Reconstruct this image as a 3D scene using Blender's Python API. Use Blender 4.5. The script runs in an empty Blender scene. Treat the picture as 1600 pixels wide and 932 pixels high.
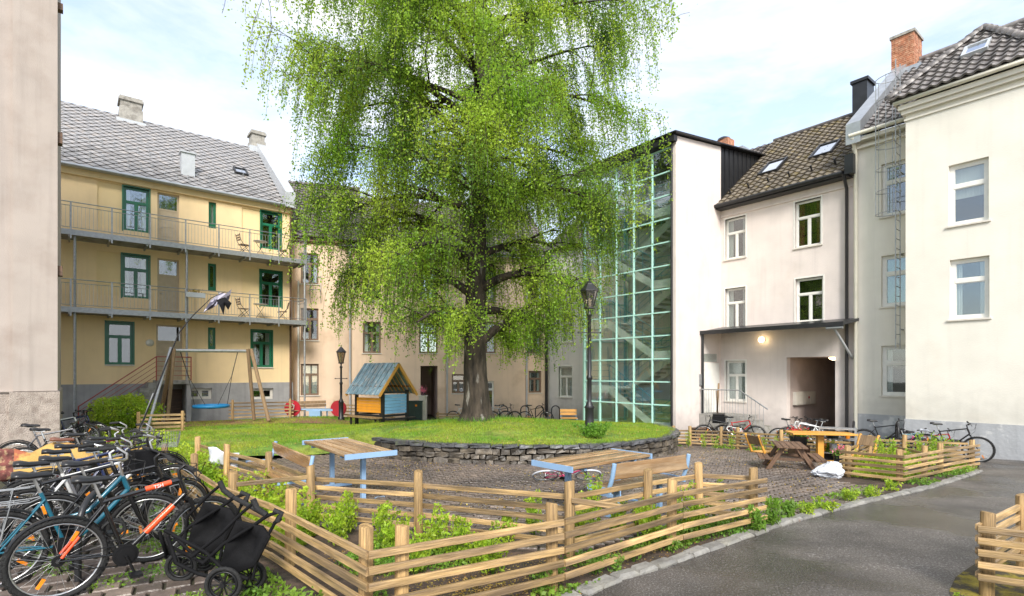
import bpy, bmesh, math, random
import numpy as np
from mathutils import Vector, Matrix
random.seed(7); RNG = np.random.default_rng(7)
R = math.radians
sc = bpy.context.scene
col = sc.collection

# ------------------------------------------------------------------ camera
FP, HZ, EYE = 840.0, 583.0, 1.85          # focal length and horizon in photo pixels, eye height in metres
cam_data = bpy.data.cameras.new('camera'); cam = bpy.data.objects.new('camera', cam_data); col.objects.link(cam)
cam.location = (0, 0, EYE); cam.rotation_euler = (R(90), 0, 0)
cam_data.sensor_width = 36; cam_data.lens = 36 * FP / 1600
cam_data.shift_y = (HZ - 466) / 1600
cam_data.clip_start = 0.05; cam_data.clip_end = 500
sc.camera = cam

# ------------------------------------------------------------------ sky and sun
SUN_EL, SUN_AZ = R(38), R(174)             # azimuth clockwise from +Y
w = bpy.data.worlds.new('World'); sc.world = w; w.use_nodes = True
nt = w.node_tree; nt.nodes.clear()
def N(nt, t, **k):
    n = nt.nodes.new(t)
    for a, b in k.items(): setattr(n, a, b)
    return n
out = N(nt, 'ShaderNodeOutputWorld'); bg = N(nt, 'ShaderNodeBackground'); bg.inputs[1].default_value = 0.15
sky = N(nt, 'ShaderNodeTexSky', sky_type='NISHITA', sun_disc=False, sun_elevation=SUN_EL, sun_rotation=SUN_AZ,
        air_density=1.0, dust_density=.8, ozone_density=1.2)
tc = N(nt, 'ShaderNodeTexCoord'); mp = N(nt, 'ShaderNodeMapping'); mp.inputs['Scale'].default_value = (1.1, 1.1, 3.6)
mp.inputs['Rotation'].default_value = (R(8), R(-14), 0); mp.inputs['Location'].default_value = (0.35, 0.2, 0.1)
no = N(nt, 'ShaderNodeTexNoise'); no.inputs['Scale'].default_value = 1.5; no.inputs['Detail'].default_value = 9; no.inputs['Roughness'].default_value = .58
no.inputs['Distortion'].default_value = .35
rp = N(nt, 'ShaderNodeValToRGB'); rp.color_ramp.elements[0].position = .40; rp.color_ramp.elements[1].position = .60
rp.color_ramp.elements[0].color = (.30, .30, .30, 1)
mx = N(nt, 'ShaderNodeMix', data_type='RGBA'); mx.inputs['B'].default_value = (3.55, 3.6, 3.72, 1)
L = nt.links.new
L(tc.outputs['Generated'], mp.inputs[0]); L(mp.outputs[0], no.inputs[0]); L(no.outputs[0], rp.inputs[0])
L(rp.outputs[0], mx.inputs['Factor']); L(sky.outputs[0], mx.inputs['A']); L(mx.outputs['Result'], bg.inputs[0]); L(bg.outputs[0], out.inputs[0])
sl = bpy.data.lights.new('sun', 'SUN'); so = bpy.data.objects.new('sun', sl); col.objects.link(so)
sl.energy = 2.0; sl.angle = R(20); sl.color = (1, .955, .88)
d = Vector((math.sin(SUN_AZ) * math.cos(SUN_EL), math.cos(SUN_AZ) * math.cos(SUN_EL), math.sin(SUN_EL)))
so.rotation_euler = d.to_track_quat('Z', 'Y').to_euler()
sc.view_settings.view_transform = 'Standard'; sc.view_settings.look = 'None'
sc.view_settings.exposure = 1.3; sc.view_settings.gamma = 1.0

# ------------------------------------------------------------------ helpers
def at(px, py, Y):                          # point seen at a photo pixel at distance Y
    return Vector(((px - 800) * Y / FP, Y, EYE - (py - HZ) * Y / FP))
def sstep(a, b, x):
    t = min(1, max(0, (x - a) / (b - a))); return t * t * (3 - 2 * t)
def base_z(X, Y):                           # the yard falls away from the camera
    s = .05 * (min(max(Y, 5), 19) - 5)
    wf = .4 + .6 * sstep(-9, -3, X)
    return -s * wf
LC, LR = (0.1, 18.4), 5.25                   # raised lawn: centre and radius
def lawn_z(X, Y):
    t = -.05 + .34 * math.exp(-((X + .3) ** 2 + (Y - 17.2) ** 2) / 15) - .36 * sstep(19, 24, Y)
    k = sstep(-8.5, -4.5, X)
    z0 = base_z(X, Y) + .07 + .10 * sstep(13, 17, Y)
    z = z0 * (1 - k) + t * k
    if X < -3.6 and Y < 19: z = min(z, base_z(X, Y) + .035 + .32 * min(seg_d(X, Y, a, b) for a, b in zip(LEDGE, LEDGE[1:])))
    return z
LEDGE = [(-4.3, 15.6), (-5.4, 14.3), (-7.2, 13.0), (-9.5, 12.6), (-11.6, 14.5)]
def seg_d(X, Y, a, b):
    vx, vy = b[0] - a[0], b[1] - a[1]; t = min(1, max(0, ((X - a[0]) * vx + (Y - a[1]) * vy) / (vx * vx + vy * vy))); return math.hypot(X - a[0] - t * vx, Y - a[1] - t * vy)
def gp(px, py):                             # point of the yard seen at a pixel
    Y = 6.0
    for _ in range(40): Y = .5 * Y + .5 * FP * (EYE - base_z((px - 800) * Y / FP, Y)) / (py - HZ)
    return Vector(((px - 800) * Y / FP, Y, base_z((px - 800) * Y / FP, Y)))

WM = {}
def wmat(o):
    if o is None: return Matrix.Identity(4)
    m = Matrix.LocRotScale(o.location, o.rotation_euler, o.scale)
    return wmat(o.parent) @ m
def tag(o, label=None, cat=None, group=None, kind=None):
    if label: o['label'] = label
    if cat: o['category'] = cat
    if group: o['group'] = group
    if kind: o['kind'] = kind
    return o
def thing(name, label, cat, loc=(0, 0, 0), rz=0, group=None, kind=None, rx=0, ry=0):
    o = bpy.data.objects.new(name, None); col.objects.link(o); o.location = loc; o.rotation_euler = (rx, ry, rz)
    o.empty_display_size = .2
    return tag(o, label, cat, group, kind)

class MB:
    def __init__(s): s.v = []; s.f = []; s.sm = []
    def add(s, vs, fs, smooth=False):
        b = len(s.v); s.v += [tuple(v) for v in vs]; s.f += [tuple(i + b for i in f) for f in fs]; s.sm += [smooth] * len(fs); return s
    def box(s, a, b, M=None):
        x0, y0, z0 = a; x1, y1, z1 = b
        vs = [(x0, y0, z0), (x1, y0, z0), (x1, y1, z0), (x0, y1, z0), (x0, y0, z1), (x1, y0, z1), (x1, y1, z1), (x0, y1, z1)]
        if M: vs = [M @ Vector(v) for v in vs]
        return s.add(vs, [(0, 3, 2, 1), (4, 5, 6, 7), (0, 1, 5, 4), (1, 2, 6, 5), (2, 3, 7, 6), (3, 0, 4, 7)])
    def cbox(s, L, W, H, c=.006, M=None, jit=0):   # bar along +x from 0 to L, chamfered, centred in y and z
        w_, h_ = W / 2, H / 2
        pr = [(-w_ + c, -h_), (w_ - c, -h_), (w_, -h_ + c), (w_, h_ - c), (w_ - c, h_), (-w_ + c, h_), (-w_, h_ - c), (-w_, -h_ + c)]
        vs = [(0, a, b) for a, b in pr] + [(L, a, b) for a, b in pr]
        if jit: vs = [(x, y + random.uniform(-jit, jit), z + random.uniform(-jit, jit)) for x, y, z in vs]
        if M: vs = [M @ Vector(v) for v in vs]
        fs = [(i, (i + 1) % 8, 8 + (i + 1) % 8, 8 + i) for i in range(8)] + [tuple(range(7, -1, -1)), tuple(range(8, 16))]
        return s.add(vs, fs)
    def tube(s, pts, r, n=6, cap=True, closed=False):
        pts = [Vector(p) for p in pts]; m = len(pts); rs = r if isinstance(r, (list, tuple)) else [r] * m
        vs = []; prev = None
        for i, p in enumerate(pts):
            if closed: t = pts[(i + 1) % m] - pts[i - 1]
            else: t = pts[min(i + 1, m - 1)] - pts[max(i - 1, 0)]
            if t.length < 1e-9: t = Vector((0, 0, 1))
            t.normalize()
            if prev is None:
                a = Vector((0, 0, 1)) if abs(t.z) < .9 else Vector((1, 0, 0)); u = t.cross(a).normalized()
            else:
                u = prev - t * prev.dot(t)
                u = u.normalized() if u.length > 1e-6 else t.orthogonal().normalized()
            prev = u; v = t.cross(u)
            for k in range(n):
                an = 2 * math.pi * k / n; vs.append(p + (u * math.cos(an) + v * math.sin(an)) * rs[i])
        fs = []
        for i in range(m if closed else m - 1):
            j = (i + 1) % m
            for k in range(n): fs.append((i * n + k, i * n + (k + 1) % n, j * n + (k + 1) % n, j * n + k))
        s.add(vs, fs, True)
        if cap and not closed: s.add(vs[:n], [tuple(range(n - 1, -1, -1))]); s.add(vs[-n:], [tuple(range(n))])
        return s
    def torus(s, c, R_, r, ax='y', n=28, k=6, flat=1.0):
        c = Vector(c); vs = []
        for i in range(n):
            a = 2 * math.pi * i / n
            for j in range(k):
                b = 2 * math.pi * j / k; rr = R_ + r * math.cos(b); o = r * math.sin(b) * flat
                p = {'y': (rr * math.cos(a), o, rr * math.sin(a)), 'z': (rr * math.cos(a), rr * math.sin(a), o), 'x': (o, rr * math.cos(a), rr * math.sin(a))}[ax]
                vs.append(c + Vector(p))
        fs = [(i * k + j, ((i + 1) % n) * k + j, ((i + 1) % n) * k + (j + 1) % k, i * k + (j + 1) % k) for i in range(n) for j in range(k)]
        return s.add(vs, fs, True)
    def lathe(s, prof, c=(0, 0, 0), n=12, flat=False):     # prof: (r, z) upwards
        vs = [(c[0] + r * math.cos(2 * math.pi * k / n), c[1] + r * math.sin(2 * math.pi * k / n), c[2] + z) for r, z in prof for k in range(n)]
        fs = [(i * n + k, i * n + (k + 1) % n, (i + 1) * n + (k + 1) % n, (i + 1) * n + k) for i in range(len(prof) - 1) for k in range(n)]
        s.add(vs, fs, not flat); s.add(vs[:n], [tuple(range(n - 1, -1, -1))]); return s.add(vs[-n:], [tuple(range(n))])
    def prism(s, poly, z0, z1):
        n = len(poly); vs = [(x, y, z0) for x, y in poly] + [(x, y, z1) for x, y in poly]
        return s.add(vs, [tuple(range(n - 1, -1, -1)), tuple(range(n, 2 * n))] + [(i, (i + 1) % n, n + (i + 1) % n, n + i) for i in range(n)])
    def xform(s, M): s.v = [tuple(M @ Vector(v)) for v in s.v]; return s
    def mesh(s, name, m):
        me = bpy.data.meshes.new(name); me.from_pydata(s.v, [], s.f)
        me.polygons.foreach_set('use_smooth', s.sm)
        if m: me.materials.append(m)
        me.update(); return me
    def build(s, name, m, parent=None, loc=None, rot=None, world=False, **k):
        if world and parent: s.xform(wmat(parent).inverted())
        o = bpy.data.objects.new(name, s.mesh(name, m)); col.objects.link(o); o.parent = parent
        if loc is not None: o.location = loc
        if rot is not None: o.rotation_euler = rot
        return tag(o, **k)
def inst(name, me, parent, loc=(0, 0, 0), rot=(0, 0, 0), m=None, scale=None):
    o = bpy.data.objects.new(name, me); col.objects.link(o); o.parent = parent; o.location = loc; o.rotation_euler = rot
    if scale: o.scale = scale
    if m: o.material_slots[0].link = 'OBJECT'; o.material_slots[0].material = m
    return o
def copy_tree(o, parent=None):
    c = o.copy(); col.objects.link(c); c.parent = parent
    for ch in list(o.children): copy_tree(ch, c)
    return c
def quads(name, V, m, parent=None, smooth=False, k=4, **kw):     # V: (n, k, 3) loose faces, in the parent's space
    n = V.shape[0]; me = bpy.data.meshes.new(name)
    me.vertices.add(n * k); me.vertices.foreach_set('co', V.astype(np.float32).ravel())
    me.loops.add(n * k); me.loops.foreach_set('vertex_index', np.arange(n * k, dtype=np.int32))
    me.polygons.add(n); me.polygons.foreach_set('loop_start', np.arange(0, n * k, k, dtype=np.int32))
    me.polygons.foreach_set('loop_total', np.full(n, k, dtype=np.int32))
    me.materials.append(m); me.update(calc_edges=True); me.validate()
    o = bpy.data.objects.new(name, me); col.objects.link(o); o.parent = parent
    return tag(o, **kw)
def leafquads(C, size, up=.35, asp=.55):          # rhombic leaves at centres C, random directions, slightly folded
    n = len(C); sz = size * RNG.uniform(.6, 1.3, n)[:, None]
    a = RNG.normal(size=(n, 3)); a[:, 2] -= up; a /= np.linalg.norm(a, axis=1)[:, None]
    b = np.cross(a, RNG.normal(size=(n, 3))); b /= np.linalg.norm(b, axis=1)[:, None]
    return np.stack([C - a * sz * .5, C + b * sz * asp * .5, C + a * sz * .5, C - b * sz * asp * .5], axis=1)
def bar(name, p0, p1, W, H, m, parent, c=.006, over=0, roll=0, world=True, jit=0):  # bar from p0 to p1 with its local x along it
    p0 = Vector(p0); p1 = Vector(p1)
    if world: inv = wmat(parent).inverted(); p0 = inv @ p0; p1 = inv @ p1
    dv = p1 - p0; L_ = dv.length; dv.normalize(); p0 = p0 - dv * over
    q = dv.to_track_quat('X', 'Z').to_euler() if abs(dv.z) < .999 else (0, -math.pi / 2 * (1 if dv.z > 0 else -1), 0)
    mb = MB().cbox(L_ + 2 * over, W, H, c, jit=jit)
    return mb.build(name, m, parent, loc=p0, rot=q)

# ------------------------------------------------------------------ materials
def mat(name, c, rough=.7, var=.12, scale=3, bump=.15, bscale=40, metal=0, stretch=(1, 1, 1), rand=0, c2=None, c2s=1.2, c2t=(.5, .65), spec=.5,
        emit=None, trans=0, coat=0, wet=None, streak=0, splash=None):
    m = bpy.data.materials.new(name); m.use_nodes = True; t = m.node_tree; b = t.nodes['Principled BSDF']; l = t.links.new
    b.inputs['Roughness'].default_value = rough; b.inputs['Metallic'].default_value = metal; b.inputs['Specular IOR Level'].default_value = spec
    if coat: b.inputs['Coat Weight'].default_value = coat; b.inputs['Coat Roughness'].default_value = .1
    if emit: b.inputs['Emission Color'].default_value = (*emit[0], 1); b.inputs['Emission Strength'].default_value = emit[1]
    co = N(t, 'ShaderNodeTexCoord'); mp = N(t, 'ShaderNodeMapping'); mp.inputs['Scale'].default_value = stretch; l(co.outputs['Object'], mp.inputs[0])
    oi = N(t, 'ShaderNodeObjectInfo')
    if rand:
        ad = N(t, 'ShaderNodeVectorMath', operation='SCALE'); ad.inputs[0].default_value = (37, 11, 23); l(oi.outputs['Random'], ad.inputs['Scale'])
        l(ad.outputs[0], mp.inputs['Location'])
    n1 = N(t, 'ShaderNodeTexNoise'); n1.inputs['Scale'].default_value = scale; n1.inputs['Detail'].default_value = 6; l(mp.outputs[0], n1.inputs[0])
    mr = N(t, 'ShaderNodeMapRange'); mr.inputs['From Min'].default_value = .25; mr.inputs['From Max'].default_value = .75
    mr.inputs['To Min'].default_value = 1 - var * 1.5; mr.inputs['To Max'].default_value = 1 + var; l(n1.outputs[0], mr.inputs[0])
    src = mr.outputs[0]
    if rand:
        r2 = N(t, 'ShaderNodeMapRange'); r2.inputs['To Min'].default_value = 1 - rand; r2.inputs['To Max'].default_value = 1 + rand; l(oi.outputs['Random'], r2.inputs[0])
        mm = N(t, 'ShaderNodeMath', operation='MULTIPLY'); l(src, mm.inputs[0]); l(r2.outputs[0], mm.inputs[1]); src = mm.outputs[0]
    if streak:
        ms = N(t, 'ShaderNodeMapping'); ms.inputs['Scale'].default_value = (3.5, 3.5, .18); l(co.outputs['Object'], ms.inputs[0])
        ns = N(t, 'ShaderNodeTexNoise'); ns.inputs['Scale'].default_value = 1.6; ns.inputs['Detail'].default_value = 8; l(ms.outputs[0], ns.inputs[0])
        r3 = N(t, 'ShaderNodeMapRange'); r3.inputs['From Min'].default_value = .52; r3.inputs['From Max'].default_value = .75; r3.inputs['To Min'].default_value = 1; r3.inputs['To Max'].default_value = 1 - streak
        l(ns.outputs[0], r3.inputs[0]); m3 = N(t, 'ShaderNodeMath', operation='MULTIPLY'); l(src, m3.inputs[0]); l(r3.outputs[0], m3.inputs[1]); src = m3.outputs[0]
    if splash:                                  # rain splash dirt rising unevenly from the foot of a wall
        sx = N(t, 'ShaderNodeSeparateXYZ'); l(co.outputs['Object'], sx.inputs[0]); nd = N(t, 'ShaderNodeTexNoise'); nd.inputs['Scale'].default_value = 3.2; nd.inputs['Detail'].default_value = 8; l(co.outputs['Object'], nd.inputs[0])
        m6 = N(t, 'ShaderNodeMath', operation='MULTIPLY_ADD'); m6.inputs[1].default_value = -1.5; l(nd.outputs[0], m6.inputs[0]); l(sx.outputs['Z'], m6.inputs[2])
        r7 = N(t, 'ShaderNodeMapRange'); r7.inputs['From Min'].default_value = splash[0] - .75; r7.inputs['From Max'].default_value = splash[0] + splash[1] - .75; r7.inputs['To Min'].default_value = splash[2]; r7.inputs['To Max'].default_value = 1; l(m6.outputs[0], r7.inputs[0])
        m7 = N(t, 'ShaderNodeMath', operation='MULTIPLY'); l(src, m7.inputs[0]); l(r7.outputs[0], m7.inputs[1]); src = m7.outputs[0]
    base = N(t, 'ShaderNodeRGB'); base.outputs[0].default_value = (*c, 1); cs = base.outputs[0]
    if c2:
        n2 = N(t, 'ShaderNodeTexNoise'); n2.inputs['Scale'].default_value = c2s; n2.inputs['Detail'].default_value = 8; n2.inputs['Roughness'].default_value = .6; l(mp.outputs[0], n2.inputs[0])
        r4 = N(t, 'ShaderNodeMapRange'); r4.inputs['From Min'].default_value = c2t[0]; r4.inputs['From Max'].default_value = c2t[1]; l(n2.outputs[0], r4.inputs[0])
        mx = N(t, 'ShaderNodeMix', data_type='RGBA'); l(r4.outputs[0], mx.inputs['Factor']); l(cs, mx.inputs['A']); mx.inputs['B'].default_value = (*c2, 1); cs = mx.outputs['Result']
    vm = N(t, 'ShaderNodeVectorMath', operation='SCALE'); l(cs, vm.inputs[0]); l(src, vm.inputs['Scale']); l(vm.outputs[0], b.inputs['Base Color'])
    if wet:                                     # wet film in patches: (scale, lo, hi, rough when wet, darkening)
        n5 = N(t, 'ShaderNodeTexNoise'); n5.inputs['Scale'].default_value = wet[0]; n5.inputs['Detail'].default_value = 7; l(mp.outputs[0], n5.inputs[0])
        r5 = N(t, 'ShaderNodeMapRange'); r5.inputs['From Min'].default_value = wet[1]; r5.inputs['From Max'].default_value = wet[2]; r5.inputs['To Min'].default_value = rough; r5.inputs['To Max'].default_value = wet[3]
        l(n5.outputs[0], r5.inputs[0]); l(r5.outputs[0], b.inputs['Roughness'])
        r6 = N(t, 'ShaderNodeMapRange'); r6.inputs['From Min'].default_value = wet[1]; r6.inputs['From Max'].default_value = wet[2]; r6.inputs['To Min'].default_value = 1; r6.inputs['To Max'].default_value = wet[4]
        l(n5.outputs[0], r6.inputs[0]); v2 = N(t, 'ShaderNodeVectorMath', operation='SCALE'); l(vm.outputs[0], v2.inputs[0]); l(r6.outputs[0], v2.inputs['Scale']); l(v2.outputs[0], b.inputs['Base Color'])
    if bump:
        n3 = N(t, 'ShaderNodeTexNoise'); n3.inputs['Scale'].default_value = bscale; n3.inputs['Detail'].default_value = 4; l(mp.outputs[0], n3.inputs[0])
        bp = N(t, 'ShaderNodeBump'); bp.inputs['Strength'].default_value = bump; bp.inputs['Distance'].default_value = .02; l(n3.outputs[0], bp.inputs['Height']); l(bp.outputs[0], b.inputs['Normal'])
    return m
def glass(name, tint=(.75, .85, .82), gloss=.12, rough=.02):
    m = bpy.data.materials.new(name); m.use_nodes = True; t = m.node_tree; t.nodes.clear(); l = t.links.new
    o = N(t, 'ShaderNodeOutputMaterial'); tr = N(t, 'ShaderNodeBsdfTransparent'); tr.inputs[0].default_value = (*tint, 1)
    g = N(t, 'ShaderNodeBsdfGlossy'); g.inputs['Roughness'].default_value = rough; g.inputs[0].default_value = (.95, .97, 1, 1)
    fr = N(t, 'ShaderNodeLayerWeight'); pw_ = N(t, 'ShaderNodeMath', operation='POWER'); pw_.inputs[1].default_value = 3.2; l(fr.outputs['Facing'], pw_.inputs[0])
    co = N(t, 'ShaderNodeTexCoord'); no_ = N(t, 'ShaderNodeTexNoise'); no_.inputs['Scale'].default_value = 1.3; l(co.outputs['Object'], no_.inputs[0])
    bp = N(t, 'ShaderNodeBump'); bp.inputs['Strength'].default_value = .03; bp.inputs['Distance'].default_value = .05; l(no_.outputs[0], bp.inputs['Height']); l(bp.outputs[0], g.inputs['Normal'])
    ad = N(t, 'ShaderNodeMath', operation='ADD'); ad.inputs[1].default_value = gloss; ad.use_clamp = True; l(pw_.outputs[0], ad.inputs[0])
    mx = N(t, 'ShaderNodeMixShader'); l(ad.outputs[0], mx.inputs[0]); l(tr.outputs[0], mx.inputs[1]); l(g.outputs[0], mx.inputs[2]); l(mx.outputs[0], o.inputs[0]); return m
def leafmat(name, c, c2, scale=1.5, tr=.45, fine=14):
    m = bpy.data.materials.new(name); m.use_nodes = True; t = m.node_tree; t.nodes.clear(); l = t.links.new
    o = N(t, 'ShaderNodeOutputMaterial'); co = N(t, 'ShaderNodeTexCoord')
    n1 = N(t, 'ShaderNodeTexNoise'); n1.inputs['Scale'].default_value = scale; n1.inputs['Detail'].default_value = 5; l(co.outputs['Object'], n1.inputs[0])
    n2 = N(t, 'ShaderNodeTexWhiteNoise', noise_dimensions='3D'); ml = N(t, 'ShaderNodeVectorMath', operation='SCALE'); ml.inputs['Scale'].default_value = fine
    fl = N(t, 'ShaderNodeVectorMath', operation='FLOOR'); l(co.outputs['Object'], ml.inputs[0]); l(ml.outputs[0], fl.inputs[0]); l(fl.outputs[0], n2.inputs[0])
    mr = N(t, 'ShaderNodeMapRange'); mr.inputs['From Min'].default_value = .35; mr.inputs['From Max'].default_value = .65; l(n1.outputs[0], mr.inputs[0])
    mx = N(t, 'ShaderNodeMix', data_type='RGBA'); l(mr.outputs[0], mx.inputs['Factor']); mx.inputs['A'].default_value = (*c, 1); mx.inputs['B'].default_value = (*c2, 1)
    m2 = N(t, 'ShaderNodeMapRange'); m2.inputs['To Min'].default_value = .6; m2.inputs['To Max'].default_value = 1.35; l(n2.outputs[0], m2.inputs[0])
    vs = N(t, 'ShaderNodeVectorMath', operation='SCALE'); l(mx.outputs['Result'], vs.inputs[0]); l(m2.outputs[0], vs.inputs['Scale'])
    di = N(t, 'ShaderNodeBsdfPrincipled'); di.inputs['Roughness'].default_value = .45; di.inputs['Specular IOR Level'].default_value = .35; l(vs.outputs[0], di.inputs['Base Color'])
    tl = N(t, 'ShaderNodeBsdfTranslucent'); hs = N(t, 'ShaderNodeHueSaturation'); hs.inputs['Hue'].default_value = .485; hs.inputs['Value'].default_value = 1.5; l(vs.outputs[0], hs.inputs['Color']); l(hs.outputs[0], tl.inputs[0])
    ms = N(t, 'ShaderNodeMixShader'); ms.inputs[0].default_value = tr; l(di.outputs[0], ms.inputs[1]); l(tl.outputs[0], ms.inputs[2]); l(ms.outputs[0], o.inputs[0]); return m

M = {}
M['yellow'] = mat('yellow_render', (.90, .68, .39), .85, .06, 1.2, .25, 35, streak=.07, c2=(.77, .59, .35), c2s=.6, c2t=(.55, .75))
M['yellow_blind'] = mat('yellow_render_panel', (.86, .66, .36), .85, .05, 1.2, .25, 35)
M['tan'] = mat('tan_render', (.78, .59, .43), .85, .06, 1.0, .25, 35, streak=.08, splash=(-.6, 1.2, .75), c2=(.62, .45, .31), c2s=.7, c2t=(.52, .7))
M['pink'] = mat('pale_pink_render', (.73, .655, .61), .85, .07, 1.3, .35, 26, streak=.07, c2=(.66, .585, .53), c2s=.75, c2t=(.57, .74), splash=(-.6, 1.3, .66))
M['paleside'] = mat('white_render', (.74, .70, .66), .85, .07, 1.1, .3, 30, streak=.12, splash=(-.7, 1.2, .6))
M['cream'] = mat('cream_render', (.74, .71, .63), .85, .05, 1.3, .18, 26, streak=.06, c2=(.70, .655, .565), c2s=.7, c2t=(.56, .76), splash=(.5, .9, .82))
M['greyplinth'] = mat('grey_plinth', (.36, .35, .345), .9, .12, 2, .9, 9, streak=.2)
M['blueplinth'] = mat('pale_grey_plinth', (.40, .41, .425), .85, .10, 1.5, .5, 12, c2=(.60, .60, .59), c2s=1.6, c2t=(.55, .62), streak=.15)
M['beigewall'] = mat('beige_wall', (.41, .355, .315), .9, .07, 1.4, .2, 45, streak=.14, c2=(.35, .29, .25), c2s=.8, c2t=(.5, .7))
M['roughplinth'] = mat('roughcast', (.43, .365, .315), .95, .15, 6, 1.6, 45, streak=.2, c2=(.33, .27, .23), c2s=5)
M['green'] = mat('green_paint', (.012, .15, .075), .35, .1, 6, .05, 30)
M['brownframe'] = mat('brown_frame', (.20, .13, .085), .5, .15, 8, .1, 40)
M['whiteframe'] = mat('white_frame', (.76, .75, .70), .45, .05, 6, .05, 40)
M['doorbeige'] = mat('beige_door_paint', (.52, .42, .28), .5, .08, 6, .05, 40)
M['sill'] = mat('sill_stone', (.66, .62, .55), .7, .1, 6, .1, 40)
M['glass'] = glass('window_glass', (.84, .88, .87), .13)
M['towerglass'] = glass('stair_tower_glass', (.955, .995, .98), .14)
M['room'] = mat('room_shade', (.045, .04, .036), .9, .3, 1.5, 0)  # near-black colour stands in for the shade of unlit rooms
M['curtain'] = mat('curtain_cloth', (.62, .62, .60), .9, .1, 3, .3, 20, stretch=(14, 14, .6))
M['redcurtain'] = mat('red_curtain', (.16, .03, .025), .9, .2, 3, .3, 20, stretch=(14, 14, .6))
M['greenblind'] = mat('green_blind', (.22, .40, .25), .9, .1, 2, .1, 20)
M['slate'] = mat('slate_tile', (.27, .262, .26), .45, .16, 5, .2, 30, rand=.22, c2=(.42, .36, .31), c2s=4, c2t=(.5, .8))
M['tiledark'] = mat('dark_clay_tile', (.115, .10, .095), .42, .25, 6, .3, 30, rand=.3, c2=(.20, .16, .05), c2s=2.0, c2t=(.6, .75))
M['tilemoss'] = mat('mossy_clay_tile', (.15, .125, .095), .55, .3, 6, .4, 30, rand=.3, c2=(.19, .145, .05), c2s=2.2, c2t=(.52, .68))
M['tilegrey'] = mat('grey_clay_tile', (.165, .15, .145), .4, .25, 7, .3, 30, rand=.25, c2=(.26, .24, .22), c2s=3, c2t=(.52, .7))
M['tileunder'] = mat('roof_underlay', (.05, .045, .04), .9, .2)
M['zinc'] = mat('zinc_sheet', (.42, .44, .46), .4, .12, 4, .1, 20, metal=.6)
M['whitemetal'] = mat('light_sheet_metal', (.50, .52, .54), .4, .08, 4, .1, 20, metal=.2)
M['black'] = mat('black_paint', (.018, .018, .02), .4, .2, 8, .1, 40)
M['blackmetal'] = mat('black_sheet_metal', (.03, .031, .034), .35, .2, 3, .1, 20, metal=.4)
M['galv'] = mat('galvanised_steel', (.38, .39, .40), .45, .15, 10, .1, 40, metal=.55)
M['concrete'] = mat('concrete', (.34, .325, .30), .85, .2, 4, .5, 25, streak=.25, c2=(.16, .16, .12), c2s=3, c2t=(.5, .7))
M['chimconc'] = mat('chimney_concrete', (.36, .34, .30), .9, .2, 5, .6, 20, c2=(.25, .23, .2), c2s=4)
M['brick'] = mat('red_brick', (.42, .17, .09), .85, .3, 5, .3, 40, c2=(.52, .28, .17), c2s=9, c2t=(.45, .6))
M['mortar'] = mat('mortar', (.42, .38, .33), .95, .15)
M['pipegrey'] = mat('grey_downpipe', (.46, .46, .46), .5, .1)
M['pipecream'] = mat('cream_downpipe', (.72, .69, .58), .5, .08)
M['teal'] = mat('mint_mullion', (.50, .80, .74), .4, .05, 5, .05)
M['tealdark'] = mat('blue_steel', (.12, .36, .46), .4, .1)
M['stairwhite'] = mat('white_stringer', (.85, .85, .82), .6, .05)
M['stairtread'] = mat('grey_tread', (.42, .42, .40), .7, .1)
M['alley'] = mat('alley_wall', (.50, .41, .37), .9, .12, 1.5, .3, 20)
M['reddish'] = mat('passage_wall', (.20, .06, .04), .8, .1)
M['wood'] = mat('fence_wood', (.52, .34, .15), .55, .34, 3.2, .4, 9, stretch=(1, 13, 13), rand=.38, c2=(.28, .19, .105), c2s=1.3, c2t=(.42, .62), wet=(1.2, .45, .6, .3, .85))
M['woodpost'] = mat('fence_post_wood', (.44, .28, .115), .6, .4, 3.2, .5, 9, stretch=(22, 22, 1), rand=.3, c2=(.22, .13, .05), c2s=1.1, c2t=(.46, .70))
M['woodgrey'] = mat('weathered_wood', (.25, .165, .09), .8, .25, 2.4, .4, 7, stretch=(16, 16, 1), rand=.15)
M['woodtable'] = mat('wet_table_wood', (.34, .20, .09), .3, .22, 1.5, .15, 8, stretch=(1, 8, 8), rand=.28, c2=(.44, .30, .17), c2s=.9, wet=(2.2, .4, .6, .08, .8))
M['wooddark'] = mat('dark_wood', (.15, .085, .05), .6, .3, 2, .3, 8, stretch=(1, 14, 14), rand=.15)
M['woodorange'] = mat('orange_varnished_wood', (.72, .36, .07), .35, .15, 2, .1, 8, stretch=(1, 10, 10), rand=.1)
M['bluesteel'] = mat('light_blue_steel', (.27, .42, .62), .4, .06)
M['stone'] = mat('wall_stone', (.095, .082, .068), .6, .5, 3.5, 1.2, 12, rand=.5, c2=(.24, .20, .15), c2s=3, c2t=(.45, .65), wet=(3, .4, .6, .35, .7))
M['stonetop'] = mat('coping_stone', (.085, .085, .09), .4, .35, 4, 1.0, 14, rand=.3, c2=(.12, .14, .07), c2s=3, c2t=(.55, .7))
M['kerb'] = mat('granite_kerb', (.235, .225, .205), .75, .22, 8, .8, 30, rand=.2, c2=(.22, .21, .18), c2s=4)
M['kerbdark'] = mat('dark_joint', (.05, .045, .03), .95, .3)
M['paver'] = mat('brown_paver', (.20, .155, .125), .5, .25, 9, .5, 30, rand=.4, c2=(.105, .08, .07), c2s=.7, c2t=(.42, .62), wet=(.9, .42, .6, .28, .75))
M['paverbed'] = mat('paver_joint_soil', (.045, .042, .022), .95, .3, 5, .5, 30)
M['asphalt'] = mat('wet_asphalt', (.095, .082, .070), .6, .4, 1.1, 1.0, 70, c2=(.32, .30, .28), c2s=60, c2t=(.52, .66), wet=(.6, .44, .56, .20, .62))
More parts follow.
